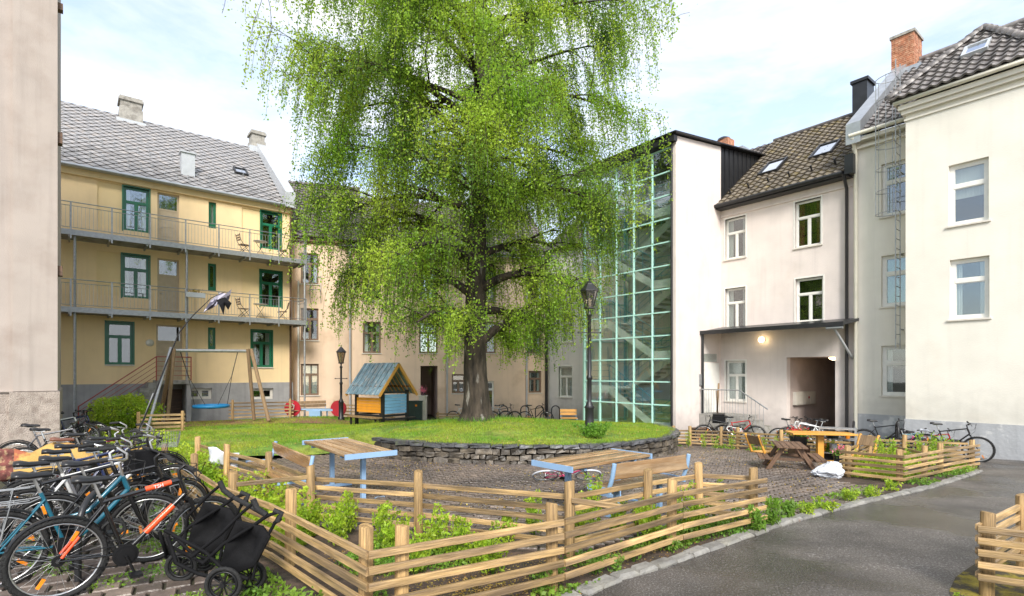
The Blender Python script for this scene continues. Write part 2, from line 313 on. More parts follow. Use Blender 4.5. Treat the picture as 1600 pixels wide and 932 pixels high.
M['soil'] = mat('soil', (.085, .055, .038), .95, .45, 7, 1.5, 25, c2=(.05, .04, .025), c2s=3)
M['bark'] = mat('wood_chips', (.25, .13, .07), .95, .3, 8, 1.2, 40)
M['moss'] = mat('yellow_moss', (.24, .19, .02), .95, .35, 9, 1.2, 50, c2=(.07, .055, .03), c2s=5, c2t=(.42, .52))
M['lawn'] = mat('lawn_soil_green', (.14, .25, .03), .95, .4, 4, 1.2, 40, c2=(.30, .30, .05), c2s=.7, c2t=(.42, .62))
M['grass'] = leafmat('grass_blades', (.16, .32, .028), (.35, .43, .045), .6, .4, 18)
M['grassdark'] = leafmat('tall_grass', (.10, .26, .03), (.20, .36, .04), .9, .4, 18)
M['birch'] = leafmat('birch_leaves', (.21, .39, .035), (.40, .53, .06), .55, .52, 15)
M['birch2'] = leafmat('birch_leaves_shade_tone', (.10, .21, .025), (.19, .32, .035), .7, .45, 13)  # darker leaf copy, crown shade put into the colour
M['shrub'] = leafmat('shrub_leaves', (.24, .40, .035), (.44, .54, .05), 2.2, .5, 25)
M['weed'] = leafmat('weed_leaves', (.11, .25, .035), (.25, .39, .05), 1.8, .45, 20)
M['autumn'] = leafmat('fallen_leaves', (.38, .30, .06), (.30, .16, .05), 5, .1, 12)
M['barktree'] = mat('birch_bark', (.055, .042, .031), .95, .6, 3.5, 4.5, 5, stretch=(2, 2, .45), c2=(.30, .28, .25), c2s=2.4, c2t=(.60, .70))
M['rubber'] = mat('tyre_rubber', (.012, .012, .012), .75, .3, 20, .5, 90)
M['alloy'] = mat('alloy', (.55, .55, .55), .3, .1, 10, 0, metal=.85)
M['steelblack'] = mat('black_enamel', (.010, .010, .011), .38, .2, 10, 0, spec=.35)
M['fabricblack'] = mat('black_fabric', (.008, .008, .009), .75, .3, 10, .3, 150, spec=.15)
M['vinyl'] = mat('saddle_vinyl', (.015, .015, .016), .32, .2, 20, .1, 90)
def paint(n, c): M[n] = mat(n.replace('p_', '') + '_bike_paint', c, .25, .05, 10, 0, coat=.6)
for n_, c_ in dict(p_orange=(.85, .09, .02), p_teal=(.012, .12, .18), p_silver=(.6, .6, .6), p_white=(.75, .75, .73), p_red=(.45, .02, .02), p_black=(.008, .008, .009),
                   p_grey=(.12, .12, .13), p_pink=(.65, .08, .2), p_cyan=(.3, .62, .66), p_green=(.12, .42, .14), p_maroon=(.2, .02, .04), p_navy=(.02, .03, .09)).items(): paint(n_, c_)
M['reflector'] = mat('orange_reflector', (.9, .28, .02), .2, .1, 30, 0)
M['lamplit'] = mat('lit_lamp_glass', (.95, .85, .6), .4, 0, 3, 0, emit=((1, .76, .42), 5.0))
M['skyglass'] = glass('roof_window_glass', (.7, .75, .78), .55)
M['lampglass'] = glass('lantern_glass', (.55, .50, .42), .12, .15)
M['redplastic'] = mat('red_panel', (.42, .015, .03), .4, .08)
M['blueplastic'] = mat('blue_rope', (.01, .19, .42), .5, .1, 8, .4, 30, stretch=(1, 1, 1))
M['orangeboard'] = mat('orange_board', (.88, .36, .03), .5, .08, 3, .1, 20)
M['blueboard'] = mat('light_blue_board', (.20, .44, .68), .5, .08, 3, .1, 20)
M['bluetin'] = mat('blue_roof_board', (.21, .33, .40), .4, .3, 3, .2, 20, c2=(.42, .45, .46), c2s=4, c2t=(.5, .65), rand=.15)
M['plasticbag'] = mat('white_plastic_bag', (.58, .60, .65), .35, .08, 6, .3, 12)
M['redpaint'] = mat('red_rail_paint', (.36, .05, .04), .45, .1)
M['terracotta'] = mat('dark_pot', (.03, .03, .035), .4, .1)
M['flowerpink'] = leafmat('pink_flowers', (.75, .12, .22), (.85, .35, .45), 9, .3, 30)
M['flowerred'] = leafmat('red_flowers', (.6, .03, .05), (.8, .15, .1), 9, .3, 30)
M['rug'] = mat('mustard_rug', (.52, .32, .09), .85, .2, 4, .5, 60, c2=(.34, .10, .05), c2s=2.2, c2t=(.52, .58))
M['rugred'] = mat('patterned_rug', (.16, .05, .04), .9, .5, 14, .5, 60, c2=(.30, .20, .11), c2s=12, c2t=(.5, .56))
M['brownsaddle'] = mat('brown_leather', (.17, .07, .045), .4, .15)
M['kite'] = mat('grey_cloth', (.42, .40, .48), .8, .2, 3, .2, 30, c2=(.06, .055, .08), c2s=5, c2t=(.5, .55))
M['cabinet'] = mat('dark_green_cabinet', (.03, .055, .05), .5, .15)
M['mailbox'] = mat('mailbox_cream', (.62, .58, .50), .5, .08)
M['inkwhite'] = mat('white_print', (.85, .85, .85), .5, 0, 3, 0)

# ------------------------------------------------------------------ building helpers
class Fac:                                    # a facade plane: local x along it, local y into the building, z up
    def __init__(s, P0, dr, root):
        d_ = Vector(dr).normalized(); s.P = Vector(P0); s.d = d_; s.n = Vector((-d_.y, d_.x)); s.root = root
    def hit(s, px, off=0):
        k = (px - 800) / FP; P = s.P + s.n * off
        return (k * P.y - P.x) / (s.d.x - k * s.d.y)
    def z(s, px, py, off=0):
        P = s.P + s.n * off; Y = P.y + s.hit(px, off) * s.d.y
        return EYE - (py - HZ) * Y / FP
    def rect(s, x0, y0, x1, y1, off=0):
        xc = (x0 + x1) / 2
        return (s.hit(x0, off), s.z(xc, y1, off), s.hit(x1, off), s.z(xc, y0, off))
    def world(s, u, y, z): p = s.P + s.d * u + s.n * y; return Vector((p.x, p.y, z))
def fac_thing(name, label, cat, P0, dr):
    t = thing(name, label, cat, (P0[0], P0[1], 0), math.atan2(dr[1], dr[0])); return Fac(P0, dr, t)

def wall(parent, u0, u1, z0, z1, ops, m, y=0, th=.30, name='wall'):
    us = sorted({u0, u1, *[v for o in ops for v in (o[0], o[2]) if u0 < v < u1]})
    zs = sorted({z0, z1, *[v for o in ops for v in (o[1], o[3]) if z0 < v < z1]})
    # extra cuts keep shading even
    mb = MB()
    def hole(a, b): return any(o[0] - 1e-6 < a < o[2] + 1e-6 and o[1] - 1e-6 < b < o[3] + 1e-6 for o in ops)
    H = {}
    for i in range(len(us) - 1):
        for j in range(len(zs) - 1): H[i, j] = hole((us[i] + us[i + 1]) / 2, (zs[j] + zs[j + 1]) / 2)
    for (i, j), h in H.items():
        a, b, c, d_ = us[i], us[i + 1], zs[j], zs[j + 1]
        if not h:
            mb.add([(a, y, c), (b, y, c), (b, y, d_), (a, y, d_)], [(0, 1, 2, 3)])
            mb.add([(a, y + th, c), (b, y + th, c), (b, y + th, d_), (a, y + th, d_)], [(3, 2, 1, 0)])
            for (k, l_, e) in ((-1, 0, 'l'), (1, 0, 'r'), (0, -1, 'b'), (0, 1, 't')):
                if H.get((i + k, j + l_), True):
                    q = {'l': [(a, y, c), (a, y, d_), (a, y + th, d_), (a, y + th, c)], 'r': [(b, y, c), (b, y + th, c), (b, y + th, d_), (b, y, d_)],
                         'b': [(a, y, c), (a, y + th, c), (b, y + th, c), (b, y, c)], 't': [(a, y, d_), (b, y, d_), (b, y + th, d_), (a, y + th, d_)]}[e]
                    mb.add(q, [(0, 1, 2, 3)])
    return mb.build(name, m, parent)

def win(parent, r, style='3', fm='whiteframe', gm='glass', y=0, dep=.10, fw=.065, curtain=None, sill=True, tr=.33, name='window', label=None, surround=False):
    u0, z0, u1, z1 = r; mb = MB(); ya, yb = y + dep, y + dep + .06
    mb.box((u0, ya, z0), (u0 + fw, yb, z1)).box((u1 - fw, ya, z0), (u1, yb, z1)).box((u0 + fw, ya, z0), (u1 - fw, yb, z0 + fw)).box((u0 + fw, ya, z1 - fw), (u1 - fw, yb, z1))
    if surround:
        s_ = .05; mb.box((u0 - s_, y - .015, z0 - s_), (u0, yb, z1 + s_)).box((u1, y - .015, z0 - s_), (u1 + s_, yb, z1 + s_)).box((u0, y - .015, z1), (u1, yb, z1 + s_))
    cells = []; a, b, c, d_ = u0 + fw, u1 - fw, z0 + fw, z1 - fw; zt = z1 - (z1 - z0) * tr
    if style in '32':
        mb.box((a, ya - .012, zt - fw * .5), (b, yb - .003, zt + fw * .6)); cells.append((a, zt + fw * .6, b, d_)); top = zt - fw * .5
    else: top = d_
    if style in '3p':
        xm = (a + b) / 2; mb.box((xm - fw * .6, ya - .008, c), (xm + fw * .6, yb - .003, top)); cells += [(a, c, xm - fw * .6, top), (xm + fw * .6, c, b, top)]
    elif style == 's':
        mb.box((a, ya - .005, c), (b, yb, c + .1)); cells.append((a, c + .1, b, top))
    else: cells.append((a, c, b, top))
    fr = mb.build(name, M[fm], parent)
    if label: fr['label'] = label
    for (p, q, r_, s_) in cells:
        if style != 'd':
            e = .022; sb = MB()
            sb.box((p, ya + .004, q), (p + e, ya + .045, s_)).box((r_ - e, ya + .004, q), (r_, ya + .045, s_)).box((p + e, ya + .004, q), (r_ - e, ya + .045, q + e)).box((p + e, ya + .004, s_ - e), (r_ - e, ya + .045, s_))
            sb.build('sash', M[fm], fr)
        ang = random.uniform(-.012, .012)
        MB().box((p, ya + .028, q), (r_, ya + .034, s_)).build('pane', M[gm], fr)
    if sill: MB().box((u0 - .05, y - .05, z0 - .05), (u1 + .05, ya + .02, z0 - .002)).build('sill', M['sill'], fr)
    if curtain:
        cm, kind = curtain
        if kind == 'full': MB().box((u0, yb + .05, z0), (u1, yb + .07, z1)).build('curtain', M[cm], fr)
        elif kind == 'blind': MB().box((u0, yb + .05, z0 + (z1 - z0) * .45), (u1, yb + .07, z1)).build('blind', M[cm], fr)
        else:
            W = u1 - u0
            for (p, q) in ((u0, u0 + W * .27), (u1 - W * .27, u1)):
                n = 12; vs = [(p + (q - p) * i / n, yb + .07 + .02 * math.sin(i * 2.1), zz) for zz in (z0, z1) for i in range(n + 1)]
                MB().add(vs, [(i, i + 1, n + 2 + i, n + 1 + i) for i in range(n)], True).build('curtain', M[cm], fr)
    return fr

def door_panel(parent, r, y=0, dep=.10, m='doorbeige', light=.30):
    u0, z0, u1, z1 = r; mb = MB(); fw = .07; ya = y + dep; yb = ya + .06; zt = z1 - (z1 - z0) * light
    mb.box((u0, ya, z0), (u0 + fw, yb, z1)).box((u1 - fw, ya, z0), (u1, yb, z1)).box((u0 + fw, ya, z1 - fw), (u1 - fw, yb, z1)).box((u0 + fw, ya, zt - .03), (u1 - fw, yb, zt + .03))
    fr = mb.build('door_frame', M[m], parent)
    MB().box((u0 + fw, ya + .02, zt + .03), (u1 - fw, ya + .026, z1 - fw)).build('pane', M['glass'], fr)
    lb = MB().box((u0 + fw, ya + .015, z0), (u1 - fw, yb - .01, zt - .03)); a, b = u0 + fw + .09, u1 - fw - .09; h = (zt - .03 - z0)
    for k in range(4): lb.box((a, ya + .003, z0 + .08 + h * k / 4), (b, ya + .02, z0 + h * (k + 1) / 4 - .05))
    lb.build('door_leaf', M[m], fr)
    hb = MB(); hb.tube([(u0 + fw + .04, ya - .01, z0 + h * .52), (u0 + fw + .04, ya - .05, z0 + h * .52), (u0 + fw + .15, ya - .05, z0 + h * .52)], .012, 6); hb.build('handle', M['alloy'], fr)
    return fr

def pantile_mesh(name, tw, tl, m, amp=.028):
    n = 7; vs = []
    for (yy, zz) in ((-.02, .075), (tl * 1.06, .02)):
        for i in range(n + 1): vs.append((tw * i / n * 1.03, yy, zz + amp * math.cos(2 * math.pi * (i / n + .12))))
    for i in range(n + 1): vs.append((tw * i / n * 1.03, -.02, .05 + amp * math.cos(2 * math.pi * (i / n + .12)) - .03))
    fs = [(i, i + 1, n + 2 + i, n + 1 + i) for i in range(n)] + [(2 * n + 2 + i, 2 * n + 3 + i, i + 1, i) for i in range(n)]
    mb = MB(); mb.add(vs, fs); mb.sm = [True] * n + [False] * n
    return mb.mesh(name, m)
def slate_mesh(name, dg, m):
    h = dg / 2 * .93; t = .016
    vs = [(0, -h, .05), (h, 0, .03), (0, h, .012), (-h, 0, .03)]; vs += [(x, y, z - t) for x, y, z in vs]
    return MB().add(vs, [(0, 1, 2, 3), (0, 4, 5, 1), (3, 7, 4, 0), (7, 6, 5, 4)]).mesh(name, m)

def roof(F, u0, u1, ye, ze, yr, zr, tile, m, inside=None, cap=300, slab=.10, tname='roof_tile', parent=None, keepunder=True, lim=None):
    """sloped roof with separate tiles; tile = (mesh, width, length, diamond?)"""
    S = math.hypot(yr - ye, zr - ze); al = math.atan2(zr - ze, yr - ye)
    mb = MB()
    if keepunder is True: mb.box((u0, 0, -slab), (u1, S, 0))
    elif keepunder: mb.prism(keepunder, -slab, 0)
    ro = mb.build('roof', M['tileunder'], parent or F.root, loc=(0, ye, ze), rot=(al, 0, 0))
    me, tw, tl, dia = tile; pl = []
    nx = int((u1 - u0) / tw + .999); ny = int(S / tl + .5)
    for j in range(ny):
        for i in range(nx):
            x, y = (u0 + i * tw, j * S / ny) if not dia else (u0 + i * tw + (tw / 2 if j % 2 else 0), j * S / ny)
            cx, cy = (x + tw / 2, y + tl / 2) if not dia else (x, y)
            if cx > u1 or cx < u0: continue
            if inside and not inside(cx, cy): continue
            p = F.world(cx, ye + cy * math.cos(al), 0); pl.append((p.length, x, y))
    pl.sort(); W = ro
    for dd, x, y in pl[:cap]:
        inst(tname, me, ro, (x, y, random.uniform(-.004, .008)), (random.uniform(-.012, .012), random.uniform(-.012, .012), random.uniform(-.012, .012)))
    if pl[cap:]:
        co = np.empty(len(me.vertices) * 3); me.vertices.foreach_get('co', co); co = co.reshape(-1, 3); mb = MB(); fs = [tuple(p.vertices) for p in me.polygons]; sm = [p.use_smooth for p in me.polygons]
        for dd, x, y in pl[cap:]:
            b = len(mb.v); o = np.array([x, y, random.uniform(-.004, .008)]); mb.v += [tuple(c) for c in (co + o)]; mb.f += [tuple(k + b for k in f) for f in fs]; mb.sm += sm
        mb.build(tname + 's', me.materials[0], ro, kind='stuff')
    return ro

def skylight(ro, x0, y0, x1, y1, m='black'):
    mb = MB(); f = .07; h = .14
    mb.box((x0, y0, 0), (x0 + f, y1, h)).box((x1 - f, y0, 0), (x1, y1, h)).box((x0 + f, y0, 0), (x1 - f, y0 + f, h)).box((x0 + f, y1 - f, 0), (x1 - f, y1, h))
    s = mb.build('skylight', M[m], ro); MB().box((x0 + f, y0 + f, .08), (x1 - f, y1 - f, .10)).build('pane', M['skyglass'], s)
    MB().box((x0 + f, y0 + f, .01), (x1 - f, y1 - f, .02)).build('blind', M['curtain'], s); return s
def pipe(name, pts, r, m, parent): return MB().tube(pts, r, 8).build(name, M[m], parent)

A = (1.226, 1.0); B = (.624, -.782)
# ================================================================== YELLOW BUILDING
FY = fac_thing('yellow_building', 'yellow rendered building with access balconies and a grey slate roof', 'building', (-10.69, 26.1), A)
ry_ = FY.root
tops = [('3', (193, 294, 233, 362)), ('3', (408, 332, 439, 390))]; mids = [('3', (191, 399, 233, 466)), ('3', (407, 424, 440, 480))]
grds = [('3', (166, 504, 208, 570)), ('3', (393, 517, 425, 574))]
nar = [(326, 316, 338, 357), (325, 412, 338, 455), (325, 512, 337, 548)]
doors = [(246, 303, 280, 387), (246, 405, 280, 490), (244, 508, 285, 594)]
blinds = [(152, 286, 191, 358), (378, 327, 407, 388), (151, 394, 189, 462), (379, 418, 406, 479)]
ops = []; Wn = []
for s_, r in tops + mids + grds: q = FY.rect(*r); ops.append(q); Wn.append((q, '3'))
for r in nar: q = FY.rect(*r); ops.append(q); Wn.append((q, 's'))
dq = [FY.rect(*r) for r in doors]; ops += dq
bq = [FY.rect(*r) for r in blinds]; ops += bq
UL = -16.0
wall(ry_, UL, 0, 1.40, 9.78, ops, M['yellow'])
pw = [FY.rect(295, 607, 331, 624, -.05), FY.rect(393, 607, 427, 624, -.05)]
cellar = (FY.hit(258, -.05), -.6, FY.hit(290, -.05), 1.15)
wall(ry_, UL, .04, -.6, 1.40, pw + [cellar], M['greyplinth'], y=-.06, th=.36, name='plinth')
cu = [('curtain', 'side'), None, ('curtain', 'side'), None, None, ('curtain', 'side')]
for i, (q, s_) in enumerate(Wn): win(ry_, q, s_, 'green', curtain=cu[i] if i < 6 else ('curtain', 'full') if i == 6 else None, surround=(s_ == '3'), sill=True if i in (4, 5) else False, tr=.34, fw=.075)
for q in dq: door_panel(ry_, q)
for q in bq: MB().box((q[0], .05, q[1]), (q[2], .09, q[3])).build('blind_panel', M['yellow_blind'], ry_)
for q in pw:
    win(ry_, q, 'p', 'sill', y=-.05, dep=.12, sill=False, fw=.09)
MB().box((cellar[0], .25, -.6), (cellar[2], .29, 1.15)).build('cellar_door', M['wooddark'], ry_)
MB().box((UL, .95, -.6), (0, 1.0, 9.7)).build('room_shade_sheet', M['room'], ry_)
MB().box((UL, .30, 4.2), (0, .95, 4.25)).box((UL, .30, 7.1), (0, .95, 7.15)).box((UL, .3, 9.7), (0, .95, 9.75)).build('floor_slab', M['room'], ry_)
wall(ry_, -.30, 0, -.6, 9.9, [], M['yellow'], y=.31, th=9.5, name='side_wall')
# roof in diamond slates
DG = .43; sm_ = slate_mesh('slate', DG, M['slate'])
ZE, YR, ZR = 9.93, 5.1, 14.3
ro = roof(FY, UL, -.42, -.22, ZE, YR, ZR, (sm_, DG, DG / 2, True), M['slate'], tname='slate')
al = math.atan2(ZR - ZE, YR + .22); S_ = math.hypot(ZR - ZE, YR + .22)
sg = MB()
for yy in (.55, 1.1, 2.3, 2.75):
    for i in range(38):
        x = UL + .3 + i * .42
        sg.tube([(x, yy, .03), (x, yy, .16), (x + .04, yy + .02, .16), (x + .04, yy + .02, .03)], .008, 4)
sg.build('snow_guards', M['whitemetal'], ro, kind='stuff')
def roof_xy(F, px, py, ye, ze, al):       # hit of a pixel ray on a sloped roof, in roof coordinates
    k = (px - 800) / FP; kz = -(py - HZ) / FP
    # ray point = t*(k,1,kz)+(0,0,EYE); local: u = (p-P).d, y=(p-P).n
    D3 = Vector((k * F.d.x + F.d.y, k * F.n.x + F.n.y, kz)); O = Vector((-(F.P.x * F.d.x + F.P.y * F.d.y), -(F.P.x * F.n.x + F.P.y * F.n.y), EYE))
    nn = Vector((0, -math.sin(al), math.cos(al))); P_ = Vector((0, ye, ze)); t = (P_ - O).dot(nn) / D3.dot(nn); p = O + D3 * t
    return p.x, (p.y - ye) * math.cos(al) + (p.z - ze) * math.sin(al)
x, y = roof_xy(FY, 370, 272, -.22, ZE, al); skylight(ro, x - .1, y - .1, x + .5, y + .55, 'black')
x, y = roof_xy(FY, 283, 272, -.22, ZE, al)
vy, vz = -.22 + y * math.cos(al), ZE + y * math.sin(al)
MB().box((x, vy - .1, vz - .3), (x + .52, vy + .4, vz + .95)).box((x - .06, vy - .16, vz + .95), (x + .58, vy + .46, vz + 1.0)).build('roof_vent', M['whitemetal'], ry_)
# eaves, fascia and gutter
MB().box((UL, -.12, 9.55), (0, -.004, 9.80)).build('cornice', M['yellow'], ry_)
MB().box((UL, -.30, 9.80), (.02, .1, 9.92)).build('fascia', M['whitemetal'], ry_)
pipe('gutter', [(UL, -.36, 9.84), (0, -.36, 9.84)], .07, 'zinc', ry_)
# gable parapet on the right end
gp_ = MB(); prof = [(-.45, 9.7), (YR + .1, 14.55), (YR + .1, 13.9), (-.45, 9.1)]
vs = [(-.42, y, z) for y, z in [(-.45, 9.75), (-.45, 10.45), (YR + .3, 14.95), (YR + .3, 13.8)]] + [(.04, y, z) for y, z in [(-.45, 9.75), (-.45, 10.45), (YR + .3, 14.95), (YR + .3, 13.8)]]
gp_.add(vs, [(0, 1, 2, 3), (7, 6, 5, 4), (0, 4, 5, 1), (1, 5, 6, 2), (2, 6, 7, 3), (3, 7, 4, 0)]); gp_.build('gable_parapet', M['whitemetal'], ry_)
def chimney(F, u0, u1, y0, y1, z0, z1, m='chimconc', cap=.12):
    mb = MB().box((u0, y0, z0), (u1, y1, z1 - .55)).box((u0 + .05, y0 + .05, z1 - .55), (u1 - .05, y1 - .05, z1 - .2)).box((u0 - .03, y0 - .03, z1 - .2), (u1 + .03, y1 + .03, z1 - .1)).box((u0 + .01, y0 + .01, z1 - .1), (u1 - .01, y1 - .01, z1))
    c = mb.build('chimney', M[m], F.root); MB().box((u0 - .12, y0 - .12, z0), (u1 + .12, y1 + .12, z0 + .35)).build('flashing', M['whitemetal'], c); return c
# positions from the photograph: ridge line at local y = YR
def ridge_u(F, px, y): return F.hit(px, y)
u = ridge_u(FY, 186, YR - .3); u2 = ridge_u(FY, 223, YR - .3); chimney(FY, u, u2, YR - .5, YR + .5, 13.6, FY.z(205, 152, YR - .5))
u = ridge_u(FY, 391, YR - .1); chimney(FY, u, u + .75, YR - .35, YR + .5, 13.9, FY.z(404, 205, YR - .3))
# balconies
for zb, xr in ((6.96, 2), (4.10, 1)):
    u1_ = .28; u0_ = UL
    bl = MB().box((u0_, -1.25, zb + .03), (u1_, -.062, zb + .17)); 
    b = bl.build('balcony', M['concrete'], ry_)
    MB().box((u0_, -1.30, zb), (u1_ + .03, -1.252, zb + .2)).box((u1_ + .002, -1.25, zb), (u1_ + .05, -.06, zb + .2)).build('edge_beam', M['galv'], b)
    ab = MB()
    for i in range(14):
        x = u1_ - .25 - i * 1.2
        ab.box((x, -1.24, zb - .06), (x + .06, -.07, zb + .029))
    ab.build('cantilever_beams', M['galv'], b)
    zt = zb + 1.22
    for zz in (zt, zt - .14, zb + .28): MB().tube([(u0_, -1.28, zz), (u1_, -1.28, zz), (u1_, -.05, zz)], .018 if zz == zt else .012, 6).build('rail', M['galv'], b)
    for i in range(13):
        x = u1_ - .03 - i * 1.22
        MB().box((x - .025, -1.325, zb - .14), (x + .025, -1.302, zt)).build('post', M['galv'], b)
    bb = MB(); x = u1_ - .09
    while x > u0_: bb.box((x - .005, -1.285, zb + .28), (x + .005, -1.275, zt - .14)); x -= .115
    y = -1.2
    while y < -.1: bb.box((u1_ - .005, y - .005, zb + .28), (u1_ + .005, y + .005, zt - .14)); y += .115
    bb.build('balusters', M['galv'], b, kind='stuff')
for px in (117, 292):
    uu = FY.hit(px, -1.15); MB().tube([(uu, -1.15, -.5), (uu, -1.15, 6.95)], .045, 8).build('balcony_column', M['galv'], ry_)
uu = FY.hit(461, -1.2); MB().tube([(.22, -1.2, -.6), (.22, -1.2, 8.18)], .045, 8).build('balcony_column', M['galv'], ry_)
pipe('downpipe', [(-.1, -.36, 9.8), (-.1, -.15, 9.3), (-.1, -.13, -.5)], .05, 'wooddark', ry_)
# round wall lamp, address disc by the door
uu = FY.hit(234); zz = FY.z(234, 536)
MB().lathe([(.14, 0), (.15, .03), (.11, .08), (.03, .11)], n=16).xform(Matrix.Translation((uu, -.001, zz)) @ Matrix.Rotation(R(90), 4, 'X')).build('wall_lamp', M['whiteframe'], ry_)
for (px, py) in ((262, 318), (262, 414), (262, 412), (252, 424), (258, 516)):
    pass
# ------------------------------------------------------------------ stone stair with red rail at the ground floor door
st = thing('entrance_stair', 'stone stair with red metal railing up to the yellow building door', 'stairs', (0, 0, 0))
zl = dq[2][1]; dl, dr_ = FY.hit(238, -.6), FY.hit(301, -1.3)
mb = MB(); stl = M['concrete']
def lw(u, y, z): return FY.world(u, y, z)
def lbox(mb, u0, u1, y0, y1, z0, z1):
    vs = [lw(u, y, z) for z in (z0, z1) for (u, y) in ((u0, y0), (u1, y0), (u1, y1), (u0, y1))]
    return mb.add(vs, [(0, 3, 2, 1), (4, 5, 6, 7), (0, 1, 5, 4), (1, 2, 6, 5), (2, 3, 7, 6), (3, 0, 4, 7)])
u_l, u_r = FY.hit(244, -1.2), FY.hit(298, -1.2)
lbox(MB(), u_l, u_r, -1.35, -.065, zl - .16, zl - .005).build('landing', stl, st)
lbox(MB(), u_r - .16, u_r, -1.3, -.065, -.45, zl - .165).build('support_wall', M['greyplinth'], st)
n = 9; dz = (zl + .35) / n; td = .27
for i in range(n):
    u1_ = u_l - .003 - i * td; lbox(MB(), u1_ - td + .003, u1_, -1.3, -.1, -.45, zl - .01 - (i + .4) * dz).build('step', stl, st)
for k in range(5):
    h = .95 - k * .19
    pts = [lw(u_l - n * td, -1.28, zl - n * dz + h), lw(u_l, -1.28, zl + h), lw(u_r, -1.28, zl + h), lw(u_r, -.1, zl + h)]
    MB().tube(pts, .022 if k == 0 else .011, 6).build('rail', M['redpaint'], st)
for (u, b0) in ((u_l, 0), (u_r, 0), (u_l - n * td, -n * dz), ):
    MB().tube([lw(u, -1.28, zl + b0 - .02), lw(u, -1.28, zl + b0 + .96)], .02, 6).build('rail_post', M['redpaint'], st)

# ================================================================== TAN BUILDING
T0 = at(548, 583, 28.0); T1 = at(853, 583, 30.75)
dT = (T1.x - T0.x, T1.y - T0.y)
FT = fac_thing('tan_building', 'tan rendered building with a black tiled roof behind the birch', 'building', (T0.x, T0.y), dT); rt = FT.root
LT = math.hypot(*dT); ZT = 8.35
tw_ = [(567, 418, 595, 470), (567, 503, 595, 552), (655, 503, 684, 552), (655, 418, 684, 470), (745, 418, 775, 470), (745, 503, 775, 552), (822, 420, 848, 470), (822, 505, 846, 553),
       (706, 585, 727, 615), (826, 580, 846, 614)]
tq = [FT.rect(*r) for r in tw_]
pas = FT.rect(657, 572, 684, 662); gdoor = FT.rect(756, 596, 772, 662)
wall(rt, 0, LT, -.9, ZT, tq + [pas, gdoor], M['tan'])
for i, q in enumerate(tq): win(rt, q, '3', 'brownframe', curtain=[None, ('curtain', 'side')][i % 2], tr=.36)
win(rt, gdoor, '2', 'whiteframe', sill=False, name='glazed_door', tr=.2)
MB().box((0, 1.3, -.9), (pas[0] - .1, 1.35, ZT)).box((pas[2] + .1, 1.3, -.9), (LT, 1.35, ZT)).build('room_shade_sheet', M['room'], rt)
wp = MB().box((pas[0] - .1, .3, -.9), (pas[0], 3.2, 3)).box((pas[0] - .1, 3.2, -.9), (pas[2] + .1, 3.25, 3)).box((pas[2], .3, -.9), (pas[2] + .1, 3.2, 3)).box((pas[0], .3, pas[3]), (pas[2], 3.2, pas[3] + .1)).build('passage', M['alley'], rt)
MB().box((pas[0] + .004, .35, -.9), (pas[0] + .03, 3.19, .9)).build('passage_dado', M['reddish'], rt)
MB().box((0, .004 - .1, ZT - .3), (LT, -.004, ZT - .02)).build('cornice', M['tan'], rt)
pt = pantile_mesh('roof_tile', .30, .36, M['tiledark'])
roT = roof(FT, -.6, LT + .3, -.35, ZT + .02, 5.0, ZT + 4.25, (pt, .30, .36, False), M['tiledark'])
alT = math.atan2(4.23, 5.35)
pipe('gutter', [(-.6, -.42, ZT), (LT, -.42, ZT)], .07, 'black', rt)
for px in (547, 698, 822):
    uu = FT.hit(px); pipe('downpipe', [(uu, -.42, ZT - .03), (uu, -.14, ZT - .6), (uu, -.14, -.5)], .055, 'pipegrey', rt)
pipe('downpipe', [(LT - .05, -.42, ZT), (LT - .05, -.16, ZT - .6), (LT - .05, -.16, -.6)], .055, 'black', rt)
for px in (612, 760):
    x, y = roof_xy(FT, px, 350, -.35, ZT + .02, alT); skylight(roT, x, y, x + .75, y + 1.0)
# left wing of the tan building with the bevelled corner
W0 = at(456, 583, 26.9); W1 = at(503, 583, 27.3)
FW = fac_thing('tan_corner_wing', 'tan corner wing with three stacked brown windows beside the yellow building', 'building', (W0.x, W0.y), (W1.x - W0.x, W1.y - W0.y))
rw = FW.root; LW = math.hypot(W1.x - W0.x, W1.y - W0.y)
wq = [FW.rect(470, 396, 497.5, 444), FW.rect(470, 482, 497.5, 532), FW.rect(470, 569, 498, 618)]
wall(rw, -.6, LW, -.6, ZT + .3, wq, M['tan'])
for i, q in enumerate(wq): win(rw, q, '3', 'brownframe', curtain=('curtain', ['side', 'side', 'full'][i]) if i != 1 else None, tr=.34, sill=True)
MB().box((-.6, .95, -.6), (LW, 1.0, ZT)).build('room_shade_sheet', M['room'], rw)
bx = rw; c0 = Vector((LW, 0, 0)); inv = wmat(rw).inverted(); c1 = inv @ Vector((T0.x, T0.y, 0))
cv = MB(); pts = []
for i in range(9):
    t = i / 8; mid = Vector(((c0.x + c1.x) / 2, (c0.y + c1.y) / 2 - .38, 0)); p = c0 * (1 - t) ** 2 + mid * 2 * t * (1 - t) + c1 * t * t; pts.append(p)
cv.add([(p.x, p.y, z) for z in (-.6, ZT + .3) for p in pts], [(i, i + 1, 10 + i, 9 + i) for i in range(8)], True); cv.build('curved_corner', M['tan'], rw)
cv = MB(); cv.add([(p.x, p.y - o, z) for (o, z) in ((0, ZT), (.18, ZT + .12), (.18, ZT + .3), (-.3, ZT + .3)) for p in [Vector((-.6, 0, 0))] + pts], [(r_ * 10 + i, r_ * 10 + i + 1, (r_ + 1) * 10 + i + 1, (r_ + 1) * 10 + i) for r_ in range(3) for i in range(9)]); cv.build('cornice', M['wooddark'], rw)
roof(FW, -1.2, LW + 1.9, -.3, ZT + .3, 5.0, ZT + 4.75, (pt, .30, .36, False), M['tiledark'], inside=lambda x, y: x < LW + .35 + y * .25)
